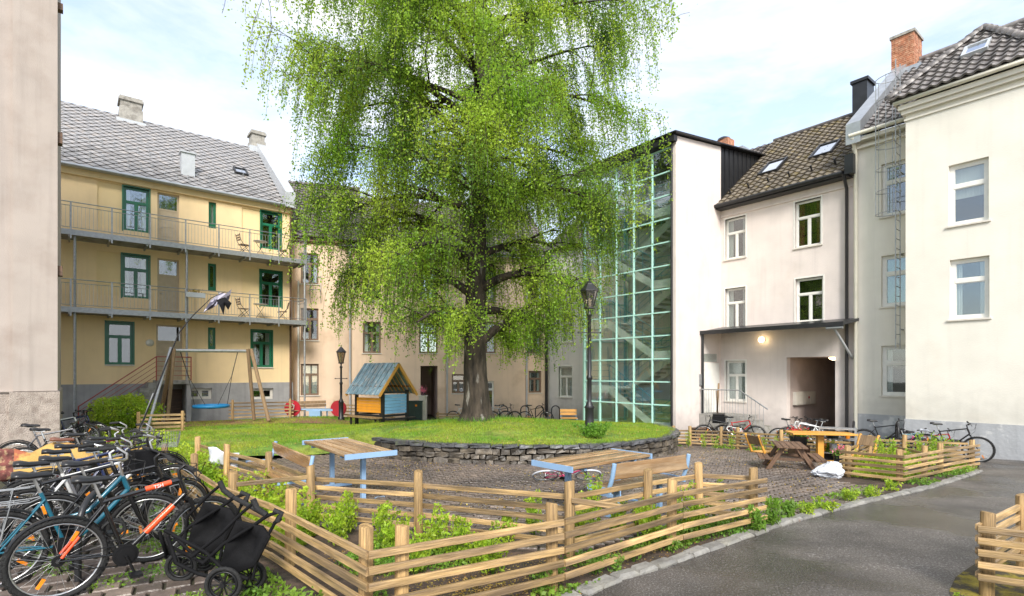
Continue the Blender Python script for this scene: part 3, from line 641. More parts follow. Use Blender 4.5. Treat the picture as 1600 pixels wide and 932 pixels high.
uu = FW.hit(466, -.1); pipe('downpipe', [(uu, -.12, ZT - 1.9), (uu, -.12, -.5)], .05, 'whiteframe', rw)
# small drying rack bracket outside the top window
hb = MB(); q = wq[0]; a, b = q[0] + .45, q[2] + .12; zc = q[1] - .35
hb.tube([(a, -.05, zc), (a, -.5, zc), (b, -.5, zc), (b, -.05, zc)], .02, 5); hb.tube([(a, -.05, zc), (a, -.05, zc + .75), (b, -.05, zc + .75), (b, -.05, zc)], .018, 5)
hb.tube([(a, -.5, zc), (a, -.03, zc - .6)], .014, 5); hb.tube([(b, -.5, zc), (b, -.03, zc - .6)], .014, 5)
hb.build('window_bracket', M['galv'], rw)

# ================================================================== PINK BUILDING
FP_ = fac_thing('pink_building', 'pale pink building with a mossy tiled roof and a gateway at its foot', 'building', (11.61, 18.7), B); rp_ = FP_.root
uL, uC = FP_.hit(853), FP_.hit(1120); uR = FP_.hit(1337); ZP = 8.70
pwin = [(1133, 340, 1165, 404), (1242, 312, 1283, 385), (1133, 450, 1165, 514), (1243, 434, 1286, 503), (1134, 564, 1165, 627)]
pq = [FP_.rect(*r) for r in pwin]
lq = [FP_.rect(873, 573, 894, 621), FP_.rect(876, 490, 895, 535)]
al_ = FP_.rect(1229, 558, 1305, 690); al_ = (al_[0], -1.2, al_[2], al_[3])
wall(rp_, uC - 6, uR, -1.2, ZP, pq + [al_], M['pink'])
wall(rp_, uL, uC - 6.002, -1.2, ZP, lq, M['paleside'], name='pale_wall')
styl = [('3', ('curtain', 'side')), ('3', ('redcurtain', 'side')), ('3', ('curtain', 'side')), ('3', None), ('3', ('curtain', 'full'))]
for q, (s_, c_) in zip(pq, styl): win(rp_, q, s_, 'whiteframe', curtain=c_, dep=.12, fw=.06, tr=.36, surround=True)
for q in lq: win(rp_, q, '3', 'whiteframe', curtain=('curtain', 'full'), surround=True)
MB().box((uL, 1.1, -1), (al_[0] - .3, 1.15, 8.6)).box((al_[2] + .3, 1.1, -1), (uR, 1.15, 8.6)).box((al_[0] - .3, 1.1, 3.4), (al_[2] + .3, 1.15, 8.6)).build('room_shade_sheet', M['room'], rp_)
ax0, ax1, az = al_[0], al_[2], al_[3]
MB().box((ax0 - .1, .3, -1.2), (ax0, 5, az)).box((ax1, .3, -1.2), (ax1 + .1, 5, az)).box((ax0 - .1, .3, az), (ax1 + .1, 5, az + .1)).box((ax0 - .1, 5, -1.2), (ax1 + .1, 5.05, az)).build('gateway_passage', M['alley'], rp_)
mbx = MB().box((ax0 + .004, .5, .62), (ax0 + .14, 2.2, 1.12)); mbo = mbx.build('mailbox_row', M['mailbox'], rp_)
for i in range(7): MB().box((ax0 + .141, .53 + i * .235, .66), (ax0 + .155, .745 + i * .235, 1.0)).build('mailbox_door', M['mailbox'], mbo)
MB().box((ax0 + .156, 1.5, .85), (ax0 + .16, 1.62, .93)).build('red_sticker', M['redplastic'], mbo)
MB().box((uC - .1, -.06, ZP - .42), (uR, -.004, ZP - .36)).build('cornice', M['pink'], rp_)
ptm = pantile_mesh('roof_tile', .29, .33, M['tilemoss'])
roP = roof(FP_, uC + .02, uR - .1, -.38, ZP + .02, 5.0, ZP + 4.15, (ptm, .29, .33, False), M['tilemoss'])
roP2 = roof(FP_, uL - .3, uC, -.30, ZP - .02, 5.0, ZP + 4.15, (pt, .30, .36, False), M['tiledark'], cap=0)
alP = math.atan2(4.13, 5.38)
for (x0, y0, x1, y1) in ((1184, 278, 1218, 252), (1264, 252, 1304, 226)):
    a = roof_xy(FP_, x0, y0, -.38, ZP + .02, alP); b = roof_xy(FP_, x1, y1, -.38, ZP + .02, alP)
    skylight(roP, a[0], a[1], a[0] + .82, a[1] + 1.25)
sg = MB()
for i in range(6): x = uC + .4 + i * .8; sg.box((x, .9 + .0 * i, .05), (x + .05, .95, .26)).tube([(x, .9, .24), (x + .05, .9, .24)], .02, 4)
sg.build('snow_hooks', M['black'], roP)
MB().tube([(uC, 5.02, ZP + 4.2), (uR, 5.02, ZP + 4.2)], .11, 8).build('ridge_tiles', M['tiledark'], rp_)
pipe('gutter', [(uC, -.46, ZP - .02), (uR - .25, -.46, ZP - .02)], .08, 'black', rp_)
MB().box((uC, -.40, ZP - .14), (uR - .1, -.004, ZP - .01)).build('fascia', M['black'], rp_)
dp = FP_.hit(1323, -.15); pipe('downpipe', [(dp, -.45, ZP - .05), (dp, -.15, ZP - .5), (dp, -.15, -.6)], .055, 'black', rp_)
pipe('downpipe', [(uL + .25, -.4, ZP - .05), (uL + .25, -.15, ZP - .5), (uL + .25, -.15, -.8)], .055, 'black', rp_)
# black box at the eaves corner
MB().box((dp + .05, -.5, ZP - .1), (dp + .32, -.1, ZP + .55)).build('gutter_box', M['blackmetal'], rp_)
# canopy
c0_, c1_ = FP_.hit(1085, -1.5), FP_.hit(1317, -1.5); zc0 = 3.40
vs = []
for u in (c0_, c1_): vs += [(u, -1.5, zc0), (u, -1.5, zc0 + .10), (u, -.004, zc0 + .34), (u, -.004, zc0 + .24)]
cn = MB().add(vs, [(0, 1, 2, 3), (7, 6, 5, 4), (0, 4, 5, 1), (1, 5, 6, 2), (2, 6, 7, 3), (3, 7, 4, 0)]).build('canopy', M['blackmetal'], rp_)
MB().box((c0_ - .03, -1.56, zc0 - .03), (c1_ + .03, -1.502, zc0 + .12)).build('canopy_fascia', M['black'], cn)
MB().tube([(c0_ + .34, -1.45, zc0), (c0_ + .34, -1.45, -.7)], .05, 8).build('canopy_post', M['black'], cn)
bu = FP_.hit(1290, -1.4); MB().tube([(c1_ - .35, -1.35, zc0 - .02), (c1_ - .22, -.05, zc0 - 1.05)], .045, 6).build('canopy_brace', M['whitemetal'], cn)
MB().tube([(c1_ - .5, -1.5, zc0 - .07), (c1_, -1.5, zc0 - .07)], .05, 6).build('canopy_gutter', M['zinc'], cn)
# globe lamps
def globe(px, py, off, r=.12):
    uu, zz = FP_.hit(px, off), FP_.z(px, py, off)
    g = MB().lathe([(.03, -r), (r * .7, -r * .7), (r, 0), (r * .7, r * .7), (.03, r)], n=14).xform(Matrix.Translation((uu, off, zz))).build('globe_lamp', M['lamplit'], rp_)
    rg = MB()
    rg.torus((uu, off, zz), r * 1.06, .012, 'y', 16, 4).torus((uu, off, zz), r * 1.06, .012, 'x', 16, 4); rg.box((uu - .05, off + r * .8, zz - .05), (uu + .05, off + r + .06, zz + .05)); rg.build('lamp_cage', M['wooddark'], g)
globe(1190, 531, -.19); 
uu = (ax0 + ax1) / 2 + .45; g = MB().lathe([(.05, -.10), (.14, -.05), (.16, 0)], n=14).xform(Matrix.Translation((uu, .9, az - .01))).build('ceiling_lamp', M['lamplit'], rp_)
# chimneys of the pink building
u = FP_.hit(1340, 4.9); MB().box((u - .1, 4.6, 12.2), (u + .45, 5.4, 14.0)).box((u - .16, 4.54, 14.0), (u + .51, 5.46, 14.12)).build('metal_chimney', M['blackmetal'], rp_)

# ================================================================== GLASS STAIR TOWER
gP = at(1051, 583, 20.5)
FG = fac_thing('glass_stair_tower', 'glass fronted stair tower with mint green glazing bars', 'stair tower', (gP.x, gP.y), B); rg_ = FG.root
uG0 = FG.hit(913); uG1 = FG.hit(1049.5); ZB, RH, NR, NC = -.30, .90, 12, 5; DEP = 3.15; ZG = ZB + RH * NR; CW = (uG1 - uG0) / NC
pm = MB().box((0, 0, 0), (CW - .05, .012, RH - .05)).mesh('pane', M['towerglass'])
for i in range(NC):
    for j in range(NR): inst('pane', pm, rg_, (uG0 + i * CW + .025, .03, ZB + j * RH + .025), (random.uniform(-.002, .002), 0, random.uniform(-.003, .003)))
for i in range(NC + 1): u = uG0 + i * CW; MB().box((u - .025, 0, ZB), (u + .025, .09, ZG)).build('mullion', M['teal'], rg_)
for j in range(NR + 1): z = ZB + j * RH; MB().box((uG0, .006, z - .025), (uG1, .08, z + .025)).build('transom', M['teal'], rg_)
MB().box((uG0 - .1, -.02, -1.2), (.12, .3, ZB - .03)).build('base_kerb', M['greyplinth'], rg_)
sv = [(u, y, z) for u in (uG1 + .03, .14) for (y, z) in ((-.004, -1.2), (DEP + .02, -1.2), (DEP + .02, ZG + .355 + .127 * DEP), (-.004, ZG + .355))]
MB().add(sv, [(3, 2, 1, 0), (4, 5, 6, 7), (0, 1, 5, 4), (2, 3, 7, 6), (1, 2, 6, 5), (3, 0, 4, 7)]).build('side_wall', M['pink'], rg_)
for j in range(NR):
    for i in range(3): MB().box((uG0 - .10, .10 + i * 1.0, ZB + j * RH + .025), (uG0 - .088, 1.06 + i * 1.0, ZB + (j + 1) * RH - .025)).build('unseen_side_pane', M['towerglass'], rg_)  # unseen left flank, glazed with the bars below to let daylight in
for j in range(NR + 1): MB().box((uG0 - .13, .10, ZB + j * RH - .025), (uG0 - .05, DEP - .03, ZB + j * RH + .025)).build('transom', M['teal'], rg_)
for i in range(4): MB().box((uG0 - .135, .05 + i * 1.0, ZB), (uG0 - .045, .10 + i * 1.0, ZG)).build('mullion', M['teal'], rg_)
MB().box((uG0 - .02, DEP - .06, -1.2), (uG1 + .02, DEP - .01, ZG)).build('back_wall', M['paleside'], rg_)
pipe('downpipe', [(.0, -.06, ZG + .3), (.0, -.06, -.7)], .045, 'black', rg_)
# roof with black fascia, standing seam cheek up to the pink roof
MB().box((uG0 - .3, -.24, ZG + .10), (.22, -.02, ZG + .32)).build('fascia', M['blackmetal'], rg_)
ex = 3.9 + DEP
vs = [(u, y, z) for u in (uG0 - .35, .33) for (y, z) in ((-.30, ZG + .37), (-.30, ZG + .42), (ex, ZG + .42 + .127 * ex), (ex, ZG + .37 + .127 * ex))]
MB().add(vs, [(0, 1, 2, 3), (7, 6, 5, 4), (0, 4, 5, 1), (1, 5, 6, 2), (2, 6, 7, 3), (3, 7, 4, 0)]).build('roof', M['blackmetal'], rg_)
for k in range(11):
    y0 = DEP + .02 + k * .36; y1 = y0 + .36; zb0 = ZP + .02 + .767 * (y0 - DEP + .0); zt = lambda y: ZG + .36 + .127 * y
    if zb0 > zt(y1): break
    zb1 = min(ZP + .02 + .767 * (y1 - DEP), zt(y1) - .02)
    vs = [(.10, y0, zb0 - .3), (.10, y1, zb1 - .3), (.10, y1, zt(y1)), (.10, y0, zt(y0))]; vs += [(.02, y, z) for _, y, z in vs]
    MB().add(vs, [(0, 1, 2, 3), (7, 6, 5, 4), (0, 4, 5, 1), (1, 5, 6, 2), (2, 6, 7, 3), (3, 7, 4, 0)]).box((.10, y0 - .012, zb0 - .2), (.135, y0 + .012, zt(y0) - .01)).build('standing_seam_sheet', M['blackmetal'], rg_)
# stairs inside
def rail(mb, pts, r): mb.tube(pts, r, 5)
ia, ib = uG0 + 1.05, uG1 - 1.15; FH = 2.85
for k in range(4):
    zt = 1.25 + .0 + FH * k; zl_ = zt - FH / 2           # left landing, right landing below it
    fl = MB().box((uG0, .5, zt - .16), (ia, DEP - .1, zt)).build('landing', M['stairwhite'], rg_)
    MB().box((ib, .5, zl_ - .16), (uG1, DEP - .1, zl_)).build('landing', M['stairwhite'], rg_)
    MB().box((uG0, .44, zt - .28), (ia, .496, zt + .05)).build('landing_edge', M['stairwhite'], rg_); MB().box((ib, .44, zl_ - .28), (uG1, .496, zl_ + .05)).build('landing_edge', M['stairwhite'], rg_)
    for (y0, y1, za, zb) in ((.5, 1.6, zt, zl_), (1.75, 2.9, zl_ - FH / 2 + 0, zl_)):
        sgn = MB()
        for yy in (y0 - .055, y1):
            vs = [(u, y, z) for y in (yy, yy + .05) for (u, z) in ((ia, za - .30), (ib, zb - .30), (ib, zb + .04), (ia, za + .04))]
            sgn.add(vs, [(0, 1, 2, 3), (7, 6, 5, 4), (0, 4, 5, 1), (1, 5, 6, 2), (2, 6, 7, 3), (3, 7, 4, 0)])
        fo = sgn.build('stair_flight', M['stairwhite'], rg_)
        n = 8
        for i in range(n):
            u = ia + (ib - ia) * i / n; z = za + (zb - za) * (i + .5) / n; MB().box((u, y0, z - .05), (u + (ib - ia) / n + .03, y1 - .003, z)).build('tread', M['stairtread'], fo)
        rl = MB()
        for h in (.95, .7, .45, .2): rail(rl, [(ia, y0, za + h), (ib, y0, zb + h)], .02 if h == .95 else .01)
        for i in range(5): t = i / 4; u = ia + (ib - ia) * t; z = za + (zb - za) * t; rail(rl, [(u, y0, z), (u, y0, z + .95)], .014)
        rl.build('railing', M['tealdark'], fo)
    rl = MB()
    for h in (.95, .7, .45, .2): rail(rl, [(uG0 + .05, .45, zt + h), (ia, .45, zt + h)], .012); rail(rl, [(ib, .45, zl_ + h), (uG1 - .05, .45, zl_ + h)], .012)
    rl.build('landing_railing', M['tealdark'], rg_)
MB().box((uG0, .12, -.42), (uG1, DEP - .1, -.31)).build('ground_floor', M['stairtread'], rg_)
for u in (ia - .1, ib + .12): MB().box((u - .05, 1.62, -.3), (u + .05, 1.72, ZG)).build('steel_column', M['tealdark'], rg_)
# door in the tower flank, canopy soffit wall light, landing with railing
sd0 = Vector((.141, 1.55, 0))
FS = Fac(tuple(FG.world(.14, 0, 0).xy), (B[1] * -1, B[0]), None)
fs0 = FS.hit(1099); fs1 = FS.hit(1122) ; fs1 = min(fs1, DEP - .1)
MB().box((.142, fs0, .25), (.19, fs1, 2.25)).box((.191, fs0 + .06, .3), (.20, fs1 - .06, 2.2)).build('side_door', M['whiteframe'], rg_)
MB().box((.142, fs0, 2.3), (.17, fs1 - .15, 2.62)).build('fanlight', M['glass'], rg_)
MB().box((.142, fs0 - .32, 1.35), (.20, fs0 - .2, 1.8)).build('intercom', M['galv'], rg_)
sp = thing('entrance_landing', 'concrete entrance landing with grey metal railing below the canopy', 'landing', FG.world(.16, fs0 - .3, 0), math.atan2(B[1], B[0]))
MB().box((0, 0, -.8), (1.7, 1.25, .24)).build('platform', M['concrete'], sp)
for i in range(3): MB().box((1.702 + .3 * i, 0, -.8), (2.0 + .3 * i, 1.2, .06 - .2 * i)).build('step', M['concrete'], sp)
rl = MB(); rl.tube([(.0, .03, 1.2), (1.65, .03, 1.2), (2.7, .03, .55)], .025, 6); rl.build('handrail', M['galv'], sp)
rl = MB()
for i in range(15): rl.tube([(.05 + i * .11, .03, .24), (.05 + i * .11, .03, 1.2)], .008, 4)
for i in range(6): rl.tube([(1.8 + i * .15, .03, .1 - i * .08), (1.8 + i * .15, .03, 1.12 - i * .09)], .008, 4)
rl.build('balusters', M['galv'], sp)
# brick chimney far behind the tower roof
ch = at(1131, 583, 27.5)
c = thing('chimney_stack', 'low brick chimney stack rising behind the glass tower roof', 'chimney', (ch.x, ch.y, 11.0), math.atan2(B[1], B[0]))
MB().box((-.4, -.3, 0), (.4, .3, 2.7)).build('stack', M['brick'], c); MB().lathe([(.36, 0), (.30, .12), (.1, .22)], (0, 0, 2.7), 12).build('cap', M['blackmetal'], c)
MB().box((-1.6, .2, 0), (.9, 1.2, 2.25)).build('ridge_block', M['zinc'], c)

# ================================================================== CREAM BUILDING
cP = FP_.world(FP_.hit(1336), -.12, 0)
FC = fac_thing('cream_building', 'cream rendered building with projecting bay and brick chimney at right', 'building', (cP.x, cP.y), B); rc = FC.root
BO = -1.30                                  # bay front, local y
b0 = FC.hit(1415, BO); b1 = b0 + 2.9; uE = b1 + 4.5
rw_ = [(1377, 251, 1428, 335), (1377, 397, 1429, 478), (1377, 540, 1430, 619)]
rq = [FC.rect(*r) for r in rw_]
ZC = 9.72
wall(rc, 0, uE, .47, ZC, rq, M['cream'])
MB().box((0, -.03, -1.2), (uE, .3, .468)).build('plinth', M['blueplinth'], rc)
for q, c_ in zip(rq, (('curtain', 'side'), ('greenblind', 'full'), ('curtain', 'side'))): win(rc, q, '2', 'whiteframe', curtain=c_, fw=.10, dep=.12, tr=.36)
MB().box((0, 1.1, -1), (uE, 1.15, 9.7)).build('room_shade_sheet', M['room'], rc)
bqs = [FC.rect(1482, 252, 1545, 349, BO), FC.rect(1484, 403, 1546, 498, BO)]
wall(rc, b0, b1, .47, ZC, bqs, M['cream'], y=BO, name='bay_wall')
MB().box((b0 + .004, BO + .31, .47), (b0 + .3, -.002, ZC)).box((b1 - .3, BO + .31, .47), (b1 - .004, -.002, ZC)).build('bay_side', M['cream'], rc); MB().box((b0 + .3, -.2, .5), (b1 - .3, -.1, ZC - .1)).build('bay_shade_sheet', M['room'], rc)
MB().box((b0 - .02, BO - .04, -1.2), (b1 + .02, -.034, .468)).build('bay_plinth', M['blueplinth'], rc)
for k, q in enumerate(bqs): win(rc, q, '2', 'whiteframe', y=BO, fw=.10, dep=.12, tr=.36, surround=False, curtain=('curtain', 'side' if k else 'blind'))
MB().box((0, -.32, 9.62), (b0 - .02, -.004, 9.74)).box((0, -.16, 9.42), (b0 - .02, -.006, 9.50)).build('cornice', M['cream'], rc)
cb = MB()
for (o, za, zb) in ((.22, 9.70, 9.84), (.13, 9.58, 9.695), (.05, 9.40, 9.45)): cb.box((b0 - o * .6, BO - o, za), (b1 + o * .6, -.01, zb))
cb.build('bay_cornice', M['cream'], rc)
pipe('gutter', [(0, -.40, 9.84), (b0 - .05, -.40, 9.84)], .07, 'pipecream', rc)
pipe('bay_gutter', [(b0 - .18, -.3, 9.92), (b0 - .2, BO - .30, 9.92), (b1 + .3, BO - .34, 9.92), (b1 + .3, -.3, 9.93)], .075, 'pipecream', rc)
pipe('downpipe', [(.10, -.4, 9.75), (.10, -.12, 9.3), (.10, -.12, -.5)], .06, 'pipecream', rc)
ptg = pantile_mesh('roof_tile', .26, .32, M['tilegrey'], .030)
roC = roof(FC, .35, uE, -.30, 9.86, 5.0, 14.05, (ptg, .26, .32, False), M['tilegrey'], cap=130)
MB().tube([(.3, 5.02, 14.12), (uE, 5.02, 14.12)], .12, 8).build('ridge_tiles', M['tilegrey'], rc)
# bay roof: front triangle-hip and a left hip, ridge running back
pkx, pky, pkz = (b0 + b1) / 2 - .05, BO + 2.25, 12.35
ye, ze = BO - .40, 9.98; Sb = math.hypot(pky - ye, pkz - ze); x0_, x1_ = b0 - .30, b1 + .30
def intri(x, y): t = y / Sb; return x0_ + (pkx - x0_) * t - .05 < x < x1_ + (pkx - x1_) * t + .05
roB = roof(FC, x0_, x1_, ye, ze, pky, pkz, (ptg, .26, .32, False), M['tilegrey'], inside=intri, keepunder=[(x0_, 0), (x1_, 0), (pkx, Sb)], cap=170)
alB = math.atan2(pkz - ze, pky - ye)
a = roof_xy(FC, 1506, 92, ye, ze, alB); skylight(roB, a[0] - .05, a[1] - .1, a[0] + .55, a[1] + .62, 'whitemetal')
hp = MB()
hp.add([(x0_, ye, ze), (pkx, pky, pkz), (pkx, 3.2, pkz + .05), (x0_, 1.2, 11.0)], [(0, 1, 2, 3)]); hp.add([(x1_, ye, ze), (pkx, pky, pkz), (pkx, 3.2, pkz + .05), (x1_, 1.2, 11.0)], [(3, 2, 1, 0)])
hp.build('hip_slopes', M['tilegrey'], rc)
def ridge_run(p, q, nm='hip_tile', n=None):
    p, q = Vector(p), Vector(q); L_ = (q - p).length; n = n or int(L_ / .33); rot = (q - p).to_track_quat('X', 'Z')
    me = MB()
    vs = []
    for (x, r) in ((0, .13), (.36, .10)):
        for k in range(7): an = math.pi * k / 6; vs.append((x, r * math.cos(an), r * math.sin(an)))
    me.add(vs, [(k, k + 1, 8 + k, 7 + k) for k in range(6)] + [(0, 6, 5, 4, 3, 2, 1)][:1], True); m_ = me.mesh(nm, M['tilegrey'])
    for i in range(n): inst(nm, m_, rc, p.lerp(q, i / n), rot.to_euler())
ridge_run((x0_ - .02, ye - .02, ze + .08), (pkx, pky, pkz + .08)); ridge_run((x1_, ye, ze + .08), (pkx, pky, pkz + .08)); ridge_run((pkx, 3.1, pkz + .12), (pkx, pky, pkz + .1))
# verge parapet at the left end
vs = [(u, y, z) for u in (-.10, .34) for (y, z) in ((-.42, 9.55), (-.42, 10.25), (5.2, 14.5), (5.2, 13.6))]
MB().add(vs, [(0, 1, 2, 3), (7, 6, 5, 4), (0, 4, 5, 1), (1, 5, 6, 2), (2, 6, 7, 3), (3, 7, 4, 0)]).build('gable_parapet', M['zinc'], rc)
# brick chimney: real bricks
cu0 = FC.hit(1398, 4.7); cu1 = FC.hit(1433, 4.7); cz1 = FC.z(1420, 50, 4.4); cz0 = 13.2
chm = MB().box((cu0 + .02, 4.32, cz0), (cu1 - .02, 5.28, cz1 - .1)).build('chimney', M['mortar'], rc)
bk = MB(); z = cz0 + .5; row = 0
while z < cz1 - .12:
    off = (row % 2) * .12
    for (fa, fb, ax) in ((cu0, cu1, 'f'), (4.3, 5.3, 'l'), (4.3, 5.3, 'r')):
        x = fa - .24 + off
        while x < fb:
            p, q = max(x, fa), min(x + .23, fb)
            if q - p > .03:
                e = random.uniform(0, .008)
                if ax == 'f': bk.box((p, 4.30 - e, z), (q, 4.40, z + .065))
                elif ax == 'l': bk.box((cu0 - e, p, z), (cu0 + .1, q, z + .065))
                else: bk.box((cu1 - .1, p, z), (cu1 + e, q, z + .065))
            x += .24
    z += .075; row += 1
bk.build('bricks', M['brick'], chm, kind='stuff')
MB().box((cu0 - .05, 4.25, cz1 - .1), (cu1 + .05, 5.35, cz1)).build('coping', M['chimconc'], chm)
MB().box((cu0 - .06, 4.2, cz0 - .3), (cu1 + .25, 5.5, cz0 + .45)).build('flashing', M['zinc'], chm)
# caged ladder
lu = FC.hit(1411, -.45); ly = -.45
lad = thing('caged_ladder', 'grey steel ladder with safety cage on the cream wall', 'ladder', FC.world(lu - .12, -.30, 0), math.atan2(B[1], B[0]))
z0l, z1l = FC.z(1412, 545, -.4), FC.z(1405, 128, -.4)
for s_ in (0, .42): MB().box((-.013, -s_ - .013, z0l), (.013, -s_ + .013, z1l + .6)).build('side_rail', M['galv'], lad)
z = z0l + .15
while z < z1l + .3: MB().tube([(0, 0, z), (0, -.42, z)], .012, 5).build('rung', M['galv'], lad); z += .30
zc1 = FC.z(1400, 333, -.4); z = zc1; hoops = []
while z < z1l + .5:
    pts = [(0, .02 - .0, z)] + [(-.38 + .0 * i - .36 * math.sin(math.pi * i / 8) * 1.0 + .38, -.21 + .34 * math.cos(math.pi * i / 8), z) for i in range(9)] + [(0, -.44, z)]
    MB().tube([(p[0] * 1.7, p[1], p[2]) for p in pts], .012, 5).build('cage_hoop', M['galv'], lad); z += .72
for i in (1, 3, 4, 5, 7):
    x = -.36 * math.sin(math.pi * i / 8) * 1.7; y = -.21 + .34 * math.cos(math.pi * i / 8)
    MB().box((x - .009, y - .004, zc1), (x + .009, y + .004, z - .7)).build('cage_strap', M['galv'], lad)
for z in (z0l + .6, z0l + 3, z0l + 5.6): MB().box((-.02, 0, z), (.02, .3, z + .04)).build('bracket', M['galv'], lad)

# ================================================================== BEIGE BUILDING AT THE LEFT EDGE
lP = at(90, 583, 13.0)
FL = fac_thing('beige_building', 'beige rendered building corner at the left edge of the yard', 'building', (lP.x, lP.y), A); rl_ = FL.root
ul = FL.hit(20)
MB().box((ul, -.02, 1.42), (0, 4.5, 15)).build('corner_pilaster', M['beigewall'], rl_)
MB().box((-9, .10, 1.42), (ul - .002, 4.5, 15)).build('wall', M['beigewall'], rl_)
MB().box((ul - .06, -.07, -.6), (.04, 4.4, 1.40)).box((-9, .05, -.6), (ul - .064, 4.4, 1.40)).build('plinth', M['roughplinth'], rl_)
MB().box((-9, .0, 1.402), (.02, 4.46, 1.418)).build('plinth_ledge', M['beigewall'], rl_)
MB().box((.0, .1, FL.z(90, 10)), (.10, .3, FL.z(90, 0))).build('bracket', M['wooddark'], rl_)
MB().box((.0, .05, FL.z(90, 222)), (.09, .3, FL.z(90, 205))).box((.0, .05, FL.z(90, 430)), (.09, .3, FL.z(90, 415))).build('wall_lights', M['wooddark'], rl_)

# ================================================================== GROUND
def inpoly(x, y, poly):
    c = False; n = len(poly)
    for i in range(n):
        x1, y1 = poly[i][0], poly[i][1]; x2, y2 = poly[i - 1][0], poly[i - 1][1]
        if (y1 > y) != (y2 > y) and x < (x2 - x1) * (y - y1) / (y2 - y1) + x1: c = not c
    return c
def inpoly_np(X, Y, poly):
    c = np.zeros(len(X), bool); n = len(poly)
    for i in range(n):
        x1, y1 = poly[i][0], poly[i][1]; x2, y2 = poly[i - 1][0], poly[i - 1][1]
        if y1 == y2: continue
        c ^= ((y1 > Y) != (y2 > Y)) & (X < (x2 - x1) * (Y - y1) / (y2 - y1) + x1)
    return c
def sheet(name, poly, m, zf, off, step=.5, **k):
    bm = bmesh.new(); f = bm.faces.new([bm.verts.new((p[0], p[1], 0)) for p in poly])
    xs = [p[0] for p in poly]; ys = [p[1] for p in poly]
    for ax, lo, hi in ((0, min(xs), max(xs)), (1, min(ys), max(ys))):
        v = math.floor(lo / step) * step + step
        while v < hi:
            no_ = Vector((1, 0, 0)) if ax == 0 else Vector((0, 1, 0)); co_ = no_ * (v + .0003)
            bmesh.ops.bisect_plane(bm, geom=bm.verts[:] + bm.edges[:] + bm.faces[:], plane_co=co_, plane_no=no_); v += step
    bmesh.ops.triangulate(bm, faces=bm.faces[:])
    for v in bm.verts: v.co.z = zf(v.co.x, v.co.y) + off
    bm.normal_update()
    for f in bm.faces:
        f.smooth = True
        if f.normal.z < 0: f.normal_flip()
    me = bpy.data.meshes.new(name); bm.to_mesh(me); bm.free(); me.materials.append(m)
    o = bpy.data.objects.new(name, me); col.objects.link(o); return tag(o, **k)
sheet('ground', [(-90, -30), (90, -30), (90, 120), (-90, 120)], M['paverbed'], lambda x, y: base_z(x, y) - .05, 0, 5, kind='structure', label='dark earth and gravel ground of the courtyard')
g2 = lambda a: (gp(*a).x, gp(*a).y)
Kp = [(-1.9, 2.45), (-.7, 3.5)] + [g2(p) for p in ((905, 930), (960, 905), (1020, 888), (1100, 860), (1170, 836), (1230, 816), (1290, 800), (1360, 783), (1415, 771), (1470, 757), (1530, 737))]
asp = Kp + [(11.8, 13.6), (10.4, 14.6), (8.4, 17.4), (7.0, 19.2), (6.4, 19.9), (9.2, 22.4), (16.5, 17), (19, 10), (15, 2), (6, -2), (0, -2)]
sheet('asphalt_path', asp, M['asphalt'], base_z, .0, kind='structure', label='wet worn asphalt path with pale dry patches')
arc = [(LC[0] + LR * math.cos(R(a)), LC[1] + LR * math.sin(R(a))) for a in range(12, -147, -6)]
lawn_poly = arc + [(-5.4, 14.3), (-7.2, 13.0), (-9.5, 12.6), (-11.6, 14.5), (-13.5, 17.5), (-13.9, 20.3), (-10.4, 23.2), (-8, 24.6), (-3, 25.6), (1.5, 25.6), (4.2, 23.5), (5.3, 21.5)]
lawn = sheet('lawn', lawn_poly, M['lawn'], lawn_z, 0, .4, kind='structure', label='bright green raised lawn with mossy yellow patches')
soil_l = [(-1.9, 2.5), (-.7, 3.5)] + Kp[2:6] + [Kp[6], Kp[7], (3.1, 6.85), (2.44, 7.05), (1.6, 6.40), (.61, 5.48), (-1.08, 6.25), (-2.5, 6.75), (-5.05, 9.55), (-6.3, 10.8), (-9.5, 12.7), (-10.6, 12.6), (-6.4, 9.0), (-3.0, 5.6), (-1.3, 3.6)]
sheet('garden_soil', soil_l, M['soil'], base_z, .012, kind='structure', label='dark planting soil with bark mulch inside the slatted fences')
soil_r = [g2(p) for p in ((1290, 797), (1360, 780), (1415, 768), (1470, 754), (1532, 734))] + [(11.6, 13.7), (9.6, 14.9), (8.2, 17.0), (7.2, 18.9), (5.9, 19.5), (5.7, 19.0), (6.9, 18.0), (7.9, 16.2), (8.3, 13.6), (6.5, 11.4), (6.3, 10.3), (6.6, 9.6)]
sheet('border_soil', soil_r, M['soil'], base_z, .012, kind='structure', label='soil strip inside the right planter fence')
sheet('bark_chips', [(-14, 19.4), (-12.6, 19.0), (-6.6, 21.8), (-6.9, 23.4), (-9.5, 23.3), (-13.8, 21.2)], M['bark'], lawn_z, .02, .4, kind='structure', label='strip of orange bark chips behind the lawn by the swing')
